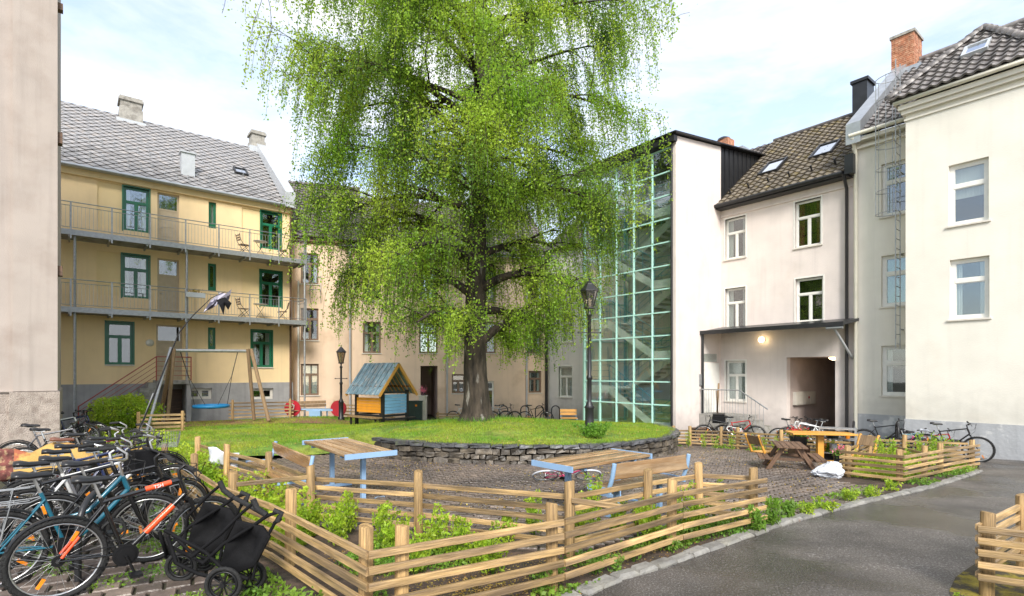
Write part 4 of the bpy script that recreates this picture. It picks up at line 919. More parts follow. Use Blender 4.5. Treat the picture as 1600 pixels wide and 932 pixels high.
# ---- pavers
pave = [(-6.3, 10.8), (-5.05, 9.6), (-2.5, 6.8), (-1.08, 6.3), (.61, 5.53), (1.6, 6.45), (2.44, 7.1), (3.1, 6.9), Kp[7], Kp[8], (6.6, 9.6), (6.3, 10.3), (6.5, 11.4), (8.2, 13.6), (7.8, 16.1), (6.8, 17.9), (5.75, 18.6)] + arc[3:] + [(-5.5, 14.2)]
ps = sheet('brick_paving', pave, M['paverbed'], base_z, .004, kind='structure', label='damp brown brick paving of the seating yard')
pv2 = [(-12, 2), (-1.6, 2.0), (-1.5, 3.6), (-3.1, 5.5), (-6.5, 8.9), (-10.7, 12.4), (-14, 12.4), (-14, 8)]
ps2 = sheet('cycle_parking_paving', pv2, M['paverbed'], base_z, .004, kind='structure', label='mossy brown paving under the parked bicycles')
def pave_fill(par, poly, bl, bw, ang, cap=300, far=99):
    xs = [p[0] for p in poly]; ys = [p[1] for p in poly]; ca, sa = math.cos(ang), math.sin(ang); pl = []
    cx, cy = (min(xs) + max(xs)) / 2, (min(ys) + max(ys)) / 2; Rr = math.hypot(max(xs) - min(xs), max(ys) - min(ys)) / 2; n = int(Rr / bl) + 1; n2 = int(Rr / bw) + 1
    for j in range(-n2, n2):
        for i in range(-n, n):
            a = i * bl + (j % 2) * bl / 2; b = j * bw; x = cx + a * ca - b * sa; y = cy + a * sa + b * ca
            if y > 1.8 and y < far and inpoly(x, y, poly) and abs(x) < y * 1.05 + .6: pl.append((math.hypot(x, y), x, y))
    pl.sort(); L_, W_ = bl - .024, bw - .024; h = .035
    vs = [(sx * (L_ / 2 - e), sy * (W_ / 2 - e), z) for (e, z) in ((0, -.03), (0, .008), (.008, .020)) for sx, sy in ((-1, -1), (1, -1), (1, 1), (-1, 1))]
    fs = [(k * 4 + i, k * 4 + (i + 1) % 4, k * 4 + 4 + (i + 1) % 4, k * 4 + 4 + i) for k in range(2) for i in range(4)] + [(8, 9, 10, 11)]
    me = MB().add(vs, fs).mesh('paver', M['paver']); sl = -.05
    for d_, x, y in pl[:cap]:
        e = .1; rx = math.atan((base_z(x, y + e) - base_z(x, y - e)) / (2 * e))
        inst('paver', me, par, (x, y, base_z(x, y) + .012 + random.uniform(-.004, .004)), (rx + random.uniform(-.015, .015), random.uniform(-.015, .015), ang + random.uniform(-.02, .02)))
    mb = MB()
    for d_, x, y in pl[cap:]:
        a_ = ang + random.uniform(-.02, .02); c_, s_ = math.cos(a_), math.sin(a_); z0 = random.uniform(-.004, .004) + .012; tx, ty = random.uniform(-.015, .015), random.uniform(-.015, .015)
        b = len(mb.v)
        for vx, vy, vz in vs:
            X_, Y_ = x + vx * c_ - vy * s_, y + vx * s_ + vy * c_; mb.v.append((X_, Y_, base_z(X_, Y_) + vz + z0 + vx * tx + vy * ty))
        mb.f += [tuple(q + b for q in f) for f in fs]; mb.sm += [False] * len(fs)
    if pl[cap:]: mb.build('pavers', M['paver_rest'], par, kind='stuff')
M['paver_rest'] = mat('brown_paver_far', (.165, .125, .098), .5, .5, 7, .5, 30, c2=(.095, .075, .065), c2s=.7, c2t=(.42, .62), wet=(.9, .42, .6, .28, .75))
pave_fill(ps, pave, .24, .125, R(-6)); pave_fill(ps2, pv2, .21, .21, R(30), far=8)
# ---- kerb
kerb = thing('granite_kerb', 'row of worn grey granite kerb stones along the asphalt path', 'kerb', (0, 0, 0)); kerb['kind'] = 'structure'; del kerb['category']
for i in range(len(Kp) - 1):
    a, b = Vector(Kp[i]), Vector(Kp[i + 1]); L_ = (b - a).length; n = max(1, round(L_ / .30)); an = math.atan2(b.y - a.y, b.x - a.x)
    for k in range(n):
        p = a.lerp(b, (k + .5) / n); s_ = random.uniform(.88, .97) * L_ / n; w_ = random.uniform(.13, .16)
        mb = MB(); j = lambda: random.uniform(-.012, .012)
        vs = [(x * (s_ / 2 - e) + j(), y * (w_ / 2 - e) + j(), z) for (e, z) in ((0, -.06), (0, .018), (.02, .042)) for x, y in ((-1, -1), (1, -1), (1, 1), (-1, 1))]
        mb.add(vs, fs_ := [(q * 4 + t, q * 4 + (t + 1) % 4, q * 4 + 4 + (t + 1) % 4, q * 4 + 4 + t) for q in range(2) for t in range(4)] + [(8, 9, 10, 11)])
        mb.build('kerb_stone', M['kerb'], kerb, loc=(p.x, p.y, base_z(p.x, p.y) + random.uniform(-.012, .006)), rot=(random.uniform(-.05, .05), random.uniform(-.05, .05), an))
# ---- dry stone retaining wall
sw = thing('stone_wall', 'low curved dry stone wall of dark stones round the lawn', 'stone wall', (LC[0], LC[1], 0))
def stone(sx, sy, sz, m, name, loc, rz):
    mb = MB(); vs = []
    for (e, z) in ((.018, -sz / 2), (0, -sz / 2 + .02), (0, sz / 2 - .02), (.02, sz / 2)):
        for x, y in ((-1, -1), (0, -1.04), (1, -1), (1, 1), (-1, 1)): vs.append((x * (sx / 2 - e) + random.uniform(-.02, .016), y * (sy / 2 - e) + random.uniform(-.035, .02), z + random.uniform(-.016, .013)))
    mb.add(vs, [(q * 5 + t, q * 5 + (t + 1) % 5, q * 5 + 5 + (t + 1) % 5, q * 5 + 5 + t) for q in range(3) for t in range(5)] + [(15, 16, 17, 18, 19)])
    return mb.build(name, m, sw, loc=loc, rot=(random.uniform(-.03, .03), random.uniform(-.03, .03), rz))
a0, a1 = R(-143), R(12)
bw_ = MB(); n = 60; pts = [(LR - .16, a0 + (a1 - a0) * i / n) for i in range(n + 1)]
vs = []
for r, a in pts:
    x, y = r * math.cos(a), r * math.sin(a); z0 = base_z(x + LC[0], y + LC[1]) - .1; z1 = lawn_z(x + LC[0], y + LC[1]) - .0; vs += [(x, y, z0), (x, y, z1)]
bw_.add(vs, [(2 * i, 2 * i + 2, 2 * i + 3, 2 * i + 1) for i in range(n)]).build('wall_core', M['kerbdark'], sw)
ncr = 4
for c in range(ncr):
    a = a0 + random.uniform(0, .04)
    while a < a1:
        top = c == ncr - 1; w_ = random.uniform(.25, .60) if top else random.uniform(.14, .48); da = w_ / LR
        am = a + da / 2; r = LR - .06 + random.uniform(-.025, .025) + (.02 if top else 0)
        x, y = r * math.cos(am), r * math.sin(am); zb = base_z(x + LC[0], y + LC[1]); zt = lawn_z(x + LC[0], y + LC[1]) + .03; H_ = max(zt - zb, .2)
        fr = [0, .27 + .04 * math.sin(am * 9), .53 + .05 * math.sin(am * 13 + 1), .80 + .04 * math.sin(am * 7), 1.0]; z0, z1 = zb + H_ * fr[c], zb + H_ * fr[c + 1]
        stone(w_ - .02, .24 if not top else .30, z1 - z0 - .012, M['stonetop'] if top else M['stone'], 'coping_stone' if top else 'stone', (x, y, (z0 + z1) / 2 + random.uniform(-.008, .008)), am + math.pi / 2)
        a += da
# ---- grass blades
def blades(name, poly, n, h, w_, m, zf, cx=None, par=None, **k):
    xs = [p[0] for p in poly]; ys = [p[1] for p in poly]
    X = RNG.uniform(min(xs), max(xs), n * 3); Y = RNG.uniform(min(ys), max(ys), n * 3)
    ok = inpoly_np(X, Y, poly)
    if cx is not None: ok &= cx(X, Y)
    X, Y = X[ok][:n], Y[ok][:n]; n = len(X)
    Z = np.array([zf(a, b) for a, b in zip(X, Y)]); hh = h * RNG.uniform(.5, 1.3, n); an = RNG.uniform(0, np.pi, n)
    C = np.stack([X, Y, Z], 1); dx = np.stack([np.cos(an), np.sin(an), np.zeros(n)], 1) * w_
    tip = C + np.stack([RNG.normal(0, .35, n) * hh, RNG.normal(0, .35, n) * hh, hh], 1)
    return quads(name, np.stack([C - dx, C + dx, tip], 1), m, par, k=3, **k)
nz = lambda X, Y: (np.sin(X * 1.7 + np.sin(Y * 2.1)) + np.sin(Y * 1.3 + 2 * np.sin(X * .9))) > -.4
blades('grass', lawn_poly, 130000, .06, .006, M['grass'], lawn_z, lambda X, Y: (np.sin(X * 2.3 + 2 * np.sin(Y * 1.1)) + np.sin(Y * 2.9 + np.sin(X * 1.7)) + RNG.normal(0, .8, len(X))) > -1.0, kind='stuff', label='short wet grass blades covering the raised lawn')
LAMP1 = at(921, 672, 14.9)
def near(px, py, r): return lambda X, Y: ((X - px) ** 2 + (Y - py) ** 2) < r * r
blades('tall_grass', lawn_poly, 16000, .17, .007, M['grassdark'], lawn_z, lambda X, Y: (((X + 1.2) ** 2 + ((Y - 18) * 1.3) ** 2) < 2.0) | (((X + 1.2) ** 2 / 6 + ((Y - 17.6) * 1.5) ** 2) < 1.2) & (np.sin(X * 9) > -.2), kind='stuff', label='taller dark grass round the foot of the birch')
edge = lambda X, Y: (np.abs(np.hypot(X - LC[0], Y - LC[1]) - LR + .12) < .14) & (np.sin(X * 3.1) + np.sin(Y * 2.3 + X) > -.3)
blades('edge_grass', lawn_poly, 14000, .14, .006, M['grass'], lawn_z, edge, kind='stuff', label='uneven grass fringe hanging over the stone wall')

# ================================================================== FENCES
def round_post(par, p, h, r=.05, m='woodpost', lean=0):
    z = base_z(*p); t = random.uniform(-.02, .02); sl = random.uniform(-.012, .012)
    mb = MB(); n = 10; vs = []
    for k in range(n): a = 2 * math.pi * k / n; vs.append((r * math.cos(a), r * math.sin(a), -.15))
    for k in range(n): a = 2 * math.pi * k / n; vs.append((r * math.cos(a), r * math.sin(a), h - .008 + sl * math.cos(a)))
    for k in range(n): a = 2 * math.pi * k / n; vs.append((r * .86 * math.cos(a), r * .86 * math.sin(a), h + sl * math.cos(a)))
    mb.add(vs, [(q * n + k, q * n + (k + 1) % n, q * n + n + (k + 1) % n, q * n + n + k) for q in range(2) for k in range(n)], True); mb.add(vs[-n:], [tuple(range(n))])
    inv = wmat(par).inverted(); q = inv @ Vector((p[0], p[1], z))
    return mb.build('post', M[m], par, loc=q, rot=(random.uniform(-.02, .02), random.uniform(-.02, .02), random.uniform(0, 3)))
def fence(name, label, pts, posts, hs, ph, cat='fence', H=.055, W=.030, pr=.052, grp=None, jog=.006):
    t = thing(name, label, cat, (pts[0][0], pts[0][1], base_z(*pts[0])), group=grp)
    for i in range(len(pts) - 1):
        for h in hs:
            a = Vector((*pts[i], base_z(*pts[i]) + h + random.uniform(-jog, jog))); b = Vector((*pts[i + 1], base_z(*pts[i + 1]) + h + random.uniform(-jog, jog)))
            bar('rail', a, b, W, H, M['wood'], t, c=.004, over=.012)
    for p in posts: round_post(t, p, ph, pr)
    return t
HS = [.14, .255, .37, .485, .60]
f1 = fence('garden_fence', 'long low slatted fence with outward corner in the foreground beside pushchair', [(-6.25, 9.3), (-4.95, 8.08), (-3.42, 6.22), (-2.25, 5.02), (-1.0, 3.70)],
      [(-6.08, 9.4), (-4.85, 8.22), (-3.31, 6.36), (-2.13, 5.16), (-1.06, 3.88)], HS, .75)
for i, (a, b) in enumerate((((-.985, 3.69), (.43, 4.50)), ((.44, 4.506), (1.80, 5.70)), ((1.81, 5.709), (3.17, 6.70)))):
    for h in HS: bar('rail', (*a, base_z(*a) + h + .004 * random.uniform(-1, 1)), (*b, base_z(*b) + h - .0 + .004 * random.uniform(-1, 1)), .030, .055, M['wood'], f1, c=.004, over=.0)
for p in ((-.80, 3.89), (.34, 4.56), (1.71, 5.78), (3.03, 6.74)): round_post(f1, p, .75, .052)
f2 = fence('inner_fence', 'inner slatted fence between the planting bed and the brick seating yard', [(-6.3, 10.75), (-5.1, 9.62), (-3.86, 8.50), (-2.52, 6.82), (-1.09, 6.27), (.61, 5.50), (1.62, 6.43), (2.46, 7.08), (3.03, 6.84)],
      [(-6.2, 10.6), (-5.05, 9.5), (-3.80, 8.38), (-2.5, 6.70), (-1.08, 6.19), (.58, 5.40), (1.6, 6.34), (2.44, 6.99)], HS, .78)
bar('tie_rail', (-2.52, 6.68, base_z(-2.5, 6.7) + .64), (-3.25, 6.34, base_z(-3.3, 6.34) + .60), .03, .055, M['wood'], f2)
bar('tie_rail', (.60, 5.36, base_z(.6, 5.4) + .60), (1.12, 5.12, base_z(1, 5) + .56), .03, .055, M['wood'], f2)
HR = [.11, .215, .32, .425, .53]
f3 = fence('planter_fence', 'slatted fence enclosure around yellow green shrubs beside the white bag', [(9.55, 14.35), (8.1, 12.6), (6.75, 11.05), (7.33, 10.05), (9.05, 11.3), (10.95, 12.6)],
      [(9.45, 14.2), (6.9, 11.05), (7.34, 10.18), (8.42, 10.98), (9.35, 11.72), (10.8, 12.62)], HR, .66, pr=.055)
bar('tie_rail', (9.45, 14.1, base_z(9, 14) + .5), (8.42, 10.95, base_z(8.4, 11) + .5), .03, .055, M['wood'], f3)
f4 = fence('far_fence', 'long slatted fence between the brick yard and the pink building', [(5.55, 18.7), (6.95, 18.1), (8.05, 16.25), (9.2, 14.6), (11.1, 13.1)],
      [(5.6, 18.62), (6.1, 18.42), (7.0, 18.0), (7.36, 17.5), (8.1, 16.15), (9.25, 14.45), (10.1, 13.85)], HR, .70, pr=.055)
f5 = fence('corner_fence', 'short slatted fence corner at the lower right edge', [(6.6, 6.35), (4.98, 5.22), (3.83, 4.42)],
      [(3.93, 4.45), (4.85, 5.10), (5.2, 3.7)], [.19, .29, .39, .485, .58], .70, pr=.052)
for h in (.19, .29, .39, .485, .58): bar('rail', (3.79, 4.375, h), (5.4, 3.45, h - .01), .030, .055, M['wood'], f5, c=.004)
f6 = fence('low_trellis_fence', 'low slatted wooden fence under the basement windows behind the swing', [(-11.9, 22.6), (-9.6, 23.6)], [(-11.75, 22.6), (-9.7, 23.5)], [.25, .4, .55, .7, .85], 1.0, pr=.05, H=.06)
f7 = fence('grey_trellis_fence', 'slatted wooden fence behind the red seesaw discs', [(-8.3, 24.9), (-5.6, 25.7)], [(-8.2, 24.9), (-5.7, 25.6)], [.25, .4, .55, .7], .85, pr=.05, H=.06)
f8 = fence('yellow_twig_fence', 'low yellowish slatted fence between cabinet and birch trunk', [(-3.7, 26.2), (-1.6, 26.0)], [(-3.6, 26.2), (-1.7, 26.0)], [.15, .28, .41, .54], .65, pr=.04, H=.07)
f9 = fence('planter_box_fence', 'short slatted planter front under the green bush at left', [(-12.0, 17.2), (-10.9, 17.9)], [(-11.95, 17.2), (-10.95, 17.85)], [.2, .33, .46, .59, .72], .85, pr=.05, H=.07)

# ================================================================== PLANTS
def plant(label, cat, x, y, h, r, n, m, size, group=None, zf=base_z, stems=4, name='shrub', up=1):
    t = thing(name, label, cat, (x, y, zf(x, y)), group=group)
    sb = MB(); P = []
    per = n // stems
    for s_ in range(stems):
        a = random.uniform(0, 6.28); lean = r * random.uniform(.1, .8); hh = h * random.uniform(.65, 1.0)
        pts = [Vector((0, 0, 0)), Vector((math.cos(a) * lean * .4, math.sin(a) * lean * .4, hh * .5)), Vector((math.cos(a) * lean, math.sin(a) * lean, hh))]
        sb.tube(pts, [.006, .005, .002], 4, cap=False)
        tt = RNG.uniform(.12, 1.0, per) ** .8; rr = r * .32 * (1.15 - tt) ** .7 + .01
        an = RNG.uniform(0, 6.28, per)
        q = np.stack([math.cos(a) * lean * tt ** 1.3 + rr * np.cos(an), math.sin(a) * lean * tt ** 1.3 + rr * np.sin(an), hh * tt + RNG.normal(0, .01, per)], 1); P.append(q)
    sb.build('stems', M['weed'], t)
    quads('foliage', leafquads(np.concatenate(P), size, up=-.8 * up, asp=.42), M[m], t)
    return t
def ground_cover(name, label, poly, n, h, size, m, zf=base_z, clump=2.5, thr=0.0, **k):
    xs = [p[0] for p in poly]; ys = [p[1] for p in poly]; X = RNG.uniform(min(xs), max(xs), n * 4); Y = RNG.uniform(min(ys), max(ys), n * 4); ok = inpoly_np(X, Y, poly)
    f = np.sin(X * clump + 1.7 * np.sin(Y * clump * .7)) + np.sin(Y * clump * 1.3 + 2 * np.sin(X * clump * .6)); ok &= f > thr
    X, Y, f = X[ok][:n], Y[ok][:n], f[ok][:n]; n = len(X)
    Z = np.array([zf(a, b) for a, b in zip(X, Y)]) + h * RNG.uniform(.05, 1, n) * np.clip(.35 + .4 * f, .2, 1)
    return quads(name, leafquads(np.stack([X, Y, Z], 1), size, up=-.2, asp=.7), M[m], None, kind='stuff', label=label, **k)
# front bed shrubs, positions read off the photograph
front = [(485, 800, .34), (530, 815, .36), (545, 795, .42), (595, 825, .42), (612, 835, .32), (680, 830, .40), (715, 838, .34), (745, 845, .30), (790, 815, .30), (835, 800, .42), (905, 815, .32), (925, 790, .52), (965, 800, .34), (1005, 800, .36), (1020, 815, .40), (1060, 790, .46), (1085, 795, .34), (1115, 772, .42), (770, 860, .36), (650, 860, .34)]
ORD = 'first second third fourth fifth sixth seventh eighth ninth tenth eleventh twelfth thirteenth fourteenth fifteenth sixteenth seventeenth eighteenth nineteenth twentieth'.split()
for i, (px, py, h) in enumerate(sorted(front)):
    p = gp(px, py + 40)
    plant(f'upright yellow green shrub in the foreground bed, {ORD[i]} from the left', 'shrub', p.x, p.y, h * 1.35, .24, 640, 'shrub', .050, group='shrubs in the foreground bed', stems=6)
rb = [(1378, 745, .6), (1392, 750, .55), (1432, 735, .6), (1450, 740, .5), (1465, 733, .6), (1480, 730, .55), (1405, 745, .4), (1345, 745, .35)]
for i, (px, py, h) in enumerate(sorted(rb)):
    p = gp(px, py - 6); plant(f'yellow green shrub inside the planter fence enclosure, {ORD[i]} from the left', 'shrub', p.x, p.y, h * 1.45, .28, 320, 'shrub', .065, group='shrubs in the right planter', stems=6)
for k, px in enumerate((1072, 1096, 1113, 1139, 1168, 1186, 1208, 1240, 1290)):
    Y = 18.0 - k * .38; X = (px - 800) / 840 * Y; plant(f'small climber growing against the far slatted fence, {ORD[k]} from the left', 'shrub', X, Y - .25, .62, .2, 130, 'shrub', .06, group='climbers along the far fence', stems=3)
left_bed = [(-9.6, 12.6), (-6.3, 9.7), (-4.7, 8.5), (-3.35, 6.6), (-2.2, 5.35), (-2.3, 6.4), (-3.7, 8.2), (-5.0, 9.3), (-6.3, 10.7), (-9, 12.8)]
ground_cover('leafy_ground_cover', 'thick leafy green ground cover in the left fence bed', left_bed, 52000, .60, .06, 'shrub', thr=-1.9, clump=2.2)
ground_cover('leafy_ground_cover', 'bright shoots over the left fence bed', left_bed, 30000, .80, .06, 'shrub', thr=-.2, clump=3.2)
ground_cover('weeds', 'green weeds between the bicycles and the slatted fence', [(-1.25, 3.5), (-1.1, 3.75), (-2.3, 4.95), (-3.5, 6.2), (-6.4, 9.2), (-6.9, 9.1), (-3.7, 5.9), (-2.5, 4.7)], 9000, .33, .05, 'weed', thr=-.9, clump=3)
ground_cover('weeds', 'small weeds growing through the paving under the bicycles', [(-6.5, 4.2), (-1.4, 3.0), (-1.8, 4.3), (-3, 5.4), (-6.5, 8.5)], 14000, .09, .028, 'weed', thr=.45, clump=5)
kb = [(x, y) for x, y in Kp[1:8]]
strip = kb + [(x - .45, y + .42) for x, y in reversed(kb)]
ground_cover('weeds', 'low weeds between the front fence and the kerb stones', strip, 13000, .15, .04, 'weed', thr=.15, clump=3.4)
ground_cover('bark_mulch', 'brown leaf litter on the soil behind the kerb', strip + [], 5000, .012, .04, 'autumn', thr=-2)
fb = [(-.9, 4.1), (.3, 4.8), (1.7, 6.0), (2.9, 6.8), (2.4, 6.9), (.6, 5.3), (-1.1, 6.1), (-2, 5.6)]
ground_cover('bark_mulch', 'brown leaf litter under the foreground shrubs', fb, 7000, .012, .04, 'autumn', thr=-2)
ground_cover('weeds', 'fresh weeds growing among the foreground shrubs', fb, 9000, .16, .04, 'weed', thr=.1, clump=3.1)
kr = [(x, y) for x, y in Kp[6:]]
ground_cover('weeds', 'leafy weeds along the kerb and foot of the right planter fence', kr + [(x - .05, y + .62) for x, y in reversed(kr)], 8000, .13, .055, 'weed', thr=.25, clump=2.6)
ground_cover('weeds', 'pale leafy weeds inside the right planter', [(7.0, 11.1), (7.4, 10.3), (10.8, 12.7), (9.5, 14.1)], 7000, .28, .06, 'shrub', thr=-.4, clump=2.6)
ground_cover('weeds', 'weeds along the foot of the far fence', [(5.5, 18.5), (6.9, 17.8), (8.0, 16.0), (9.1, 14.3), (8.9, 14.1), (7.8, 15.8), (6.7, 17.5), (5.5, 18.2)], 4000, .15, .06, 'weed', thr=-.5, clump=3.6)
ground_cover('fallen_leaves', 'scattered yellow leaves and seeds on the brick yard', pave, 2600, .0, .035, 'autumn', zf=lambda x, y: base_z(x, y) + .032, thr=-.2, clump=1.3)
ground_cover('fallen_leaves', 'yellow leaves and bare specks scattered over the lawn', lawn_poly, 2500, .02, .04, 'autumn', zf=lambda x, y: lawn_z(x, y) + .03, thr=-.5, clump=1.6)
ground_cover('moss', 'yellow moss and grass at the foot of the corner fence', [(3.1, 3.9), (3.7, 4.5), (5.2, 4.4), (5.2, 3.3), (3.7, 3.5)], 5000, .035, .022, 'shrub', thr=-.2, clump=4)
sheet('moss_patch', [(3.4, 4.1), (3.7, 4.55), (4.0, 4.85), (5.0, 5.6), (8, 7.5), (8, 2.0), (4.3, 3.0)], M['moss'], base_z, .006, kind='structure', label='mossy soil behind the corner fence')
ground_cover('weeds', 'low plants inside the corner fence', [(4.4, 4.5), (5.3, 5.3), (6.4, 5.2), (6.2, 4.3)], 1200, .2, .06, 'weed', thr=.3, clump=4)
for w_, px, py, h in (('leftmost', 1190, 835, .34), ('middle', 1215, 828, .40), ('rightmost', 1235, 815, .3)):
    p = gp(px, py); plant(f'{w_} of three tall broad leaved weeds at the end post by the kerb', 'weed', p.x, p.y + .1, h, .22, 200, 'weed', .075, group='weeds at the end post', stems=6, name='weed')
for k, (px, py) in enumerate(sorted(((1330, 786), (1360, 779), (1260, 806), (1395, 768), (1290, 800)))):
    p = gp(px, py); plant(f'yellowish weed clump on the kerb line, {ORD[k]} from the left', 'weed', p.x, p.y, .22, .24, 160, 'shrub', .06, group='weed clumps on the kerb', stems=5, name='weed')
for k, (px, py) in enumerate(sorted(((848, 932), (870, 915), (960, 895), (990, 880), (930, 900), (1050, 865)))):
    p = gp(px, py); plant(f'small weed in the soil before the front fence, {ORD[k]} from the left', 'weed', p.x, p.y, .22, .14, 110, 'weed', .04, group='weeds before the front fence', stems=4, name='weed')
plant('leafy green weeds round the foot of the black lamp post', 'bush', LAMP1.x + .05, 14.55, .42, .75, 1800, 'grassdark', .07, zf=lawn_z, stems=16, name='bush')
plant('spiky dark leaved plant between the bicycles and fence posts', 'plant', -6.3, 9.9, .55, .35, 320, 'grassdark', .11, stems=9, name='plant')
# loose bush at left
t = thing('bush', 'big pale green leafy bush before the stone stair', 'bush', (-13.4, 18.6, base_z(-13.4, 18.6)))
C = RNG.normal(size=(7000, 3)); C /= np.linalg.norm(C, axis=1)[:, None]; C *= (RNG.uniform(.35, 1, 7000) ** .5)[:, None]; C *= (1 + .22 * np.sin(C[:, :1] * 6) * np.cos(C[:, 1:2] * 5)); C = C * np.array([1.15, .8, .62]) + np.array([0, 0, .75])
quads('foliage', leafquads(C, .10, up=.1, asp=.5), M['shrub'], t)
sb = MB(); [sb.tube([(0, 0, -.1), (random.uniform(-.5, .5), random.uniform(-.4, .4), .5), (random.uniform(-1, 1), random.uniform(-.5, .5), 1.0)], [.02, .015, .006], 5) for _ in range(12)]; sb.build('stems', M['barktree'], t)

# ================================================================== BIRCH
bt = thing('birch_tree', 'large weeping birch with a thick dark trunk on the lawn', 'tree', (-1.18, 18.0, lawn_z(-1.18, 18.0) - .05))
tb = MB(); H_T = 19.0
prof = [(0, .66, 0), (.12, .56, 0), (.35, .47, .0), (.8, .42, -.02), (1.5, .385, -.05), (2.5, .36, -.06), (4, .33, -.04), (6, .29, .02), (8, .255, .04), (10, .21, .08), (12, .17, .1), (14.5, .12, .12), (17, .07, .15), (19, .02, .15)]
n = 22; vs = []
for z, r, ox in prof:
    for k in range(n):
        a = 2 * math.pi * k / n; fl = 1 + (.16 * math.sin(5 * a + 1) + .10 * math.sin(9 * a)) * max(0, 1 - z / 1.2) + .05 * math.sin(7 * a + z * 1.3)
        vs.append((ox + r * fl * math.cos(a), r * fl * math.sin(a), z))
tb.add(vs, [(i * n + k, i * n + (k + 1) % n, (i + 1) * n + (k + 1) % n, (i + 1) * n + k) for i in range(len(prof) - 1) for k in range(n)], True)
def env(z):                                    # crown radius by height
    return np.interp(z, [1.6, 3, 5, 8, 11, 14, 16, 18, 20], [2.0, 3.0, 3.9, 5.0, 5.5, 5.9, 5.3, 3.8, 1.5])
strands = []; rnd = random.Random(11); limbs = []
def limb(z0, az, ln, rise, r0, depth=0, st=None, wgt=1):
    if depth == 1: wgt = rnd.choice((.15, .45, .8, 1.1, 1.5))
    p = st or Vector((.05, 0, z0)); pts = [p.copy()]; dirv = Vector((math.cos(az) * math.cos(rise), math.sin(az) * math.cos(rise), math.sin(rise))); seg = ln / 8
    for i in range(8):
        t = (i + 1) / 8
        dirv = (dirv + Vector((rnd.uniform(-.16, .16), rnd.uniform(-.16, .16), rnd.uniform(-.1, .1) - .16 * t - .02))).normalized(); p = p + dirv * seg; pts.append(p.copy())
    tb.tube(pts, [max(.006, r0 * (1 - .85 * i / 8)) for i in range(9)], 6 if r0 > .04 else 4, cap=False)
    limbs.append((pts, depth, wgt))
    if depth < 2:
        for i in range(2, 9):
            for _ in range(2 if depth == 0 else 1):
                if rnd.random() < .8: limb(0, az + rnd.choice((-1, 1)) * rnd.uniform(.35, 1.2), ln * rnd.uniform(.25, .5), rnd.uniform(-.1, .55), r0 * .4 * (1 - .07 * i), depth + 1, pts[i], wgt)
    return pts
K = 0
for z0 in np.linspace(2.6, 17.5, 42):
    az = K * 2.399 + rnd.uniform(-.4, .4); K += 1
    ln = float(env(z0 + 1.2)) * rnd.uniform(.72, 1.0); limb(float(z0), az, ln, rnd.uniform(.25, .75), .05 + .011 * (18 - z0) * .8)
for z0, az, ln, rs in ((6.0, 3.0, 5.6, .62), (7.6, 3.5, 5.8, .5), (8.8, 2.8, 6.0, .45), (10.2, 3.3, 6.2, .4), (7.2, -.15, 5.2, .5), (9.0, .3, 5.4, .45), (5.2, 3.4, 4.4, .5), (11.5, .0, 5.8, .4)): limb(z0, az, ln * .74, rs, .09)
# hanging strands
P = []
tipc = 0
for pts, dep, wg in limbs:
    rng_ = range(2, 9) if dep else range(4, 9)
    for i in rng_:
        for _ in range(1):
            if rnd.random() > {0: 1.0, 1: .75, 2: .24}[dep] * wg: continue
            p = pts[i]; rr = math.hypot(p.x, p.y); zz = p.z
            drop = rnd.uniform(.35, 1.15) * (1.0 + .9 * rr / 6.5)
            if rnd.random() < .15: drop *= 1.5
            drop = min(drop * (1.2 if zz < 7 else 1.15), max(.4, zz - 1.6 - rnd.uniform(0, 1.5)))
            if drop < .35: continue
            strands.append((p.copy(), drop, rnd.uniform(-.12, .12), rnd.uniform(-.12, .12)))

ox0 = lambda p: p.x / (math.hypot(p.x, p.y) + 1e-6) * .35
oy0 = lambda p: p.y / (math.hypot(p.x, p.y) + 1e-6) * .35
allC = []
for (p, dr, wx, wy) in strands:
    tb.tube([p, p + Vector(((wx + ox0(p)) * .7 * dr * .45, (wy + oy0(p)) * .7 * dr * .45, -dr * .45)), p + Vector(((wx + ox0(p)) * dr * .45, (wy + oy0(p)) * dr * .45, -dr * .97))], [.007, .005, .003], 3, cap=False)
    n = int(dr * 60) + 9; t = RNG.uniform(0, 1, n); sp = .068 * (1.25 - .8 * t) + .02
    rr_ = math.hypot(p.x, p.y) + 1e-6; ox, oy = p.x / rr_ * .35, p.y / rr_ * .35
    c = np.stack([p.x + (wx + ox) * np.sqrt(t) * dr * .45 + RNG.normal(0, 1, n) * sp, p.y + (wy + oy) * np.sqrt(t) * dr * .45 + RNG.normal(0, 1, n) * sp, p.z - dr * t ** 1.15 + RNG.normal(0, .05, n)], 1)
    allC.append(c)
# leafy sprays along the twigs
for pts, dep, wg in limbs:
    if dep == 0: sel = range(5, 9)
    else: sel = range(1, 9)
    for i in sel:
        n = int({0: 10, 1: 10, 2: 4.8}[dep] * (.3 + wg) + rnd.random()); a, b = pts[i - 1], pts[i]; t = RNG.uniform(0, 1, n)[:, None]
        allC.append(np.array(a)[None] * (1 - t) + np.array(b)[None] * t + RNG.normal(0, .15, (n, 3)))
C = np.concatenate(allC); ok = (C[:, 2] > 1.05 + .35 * np.sin(C[:, 0] * 3.1) + .3 * np.cos(C[:, 1] * 2.7))
ok &= RNG.uniform(0, 1, len(C)) < np.interp(C[:, 2], [3, 7, 9, 12], [.48, .50, .64, .80]); C = C[ok]; open('/tmp/n.txt','w').write(f'{len(limbs)} {len(strands)} {len(C)}')
tb.build('trunk', M['barktree'], bt)
f = np.sin(C[:, 0] * 1.3 + 2 * np.sin(C[:, 2] * .8)) + np.sin(C[:, 1] * 1.5 + C[:, 2]) + RNG.normal(0, .5, len(C)); dk = f < -.75
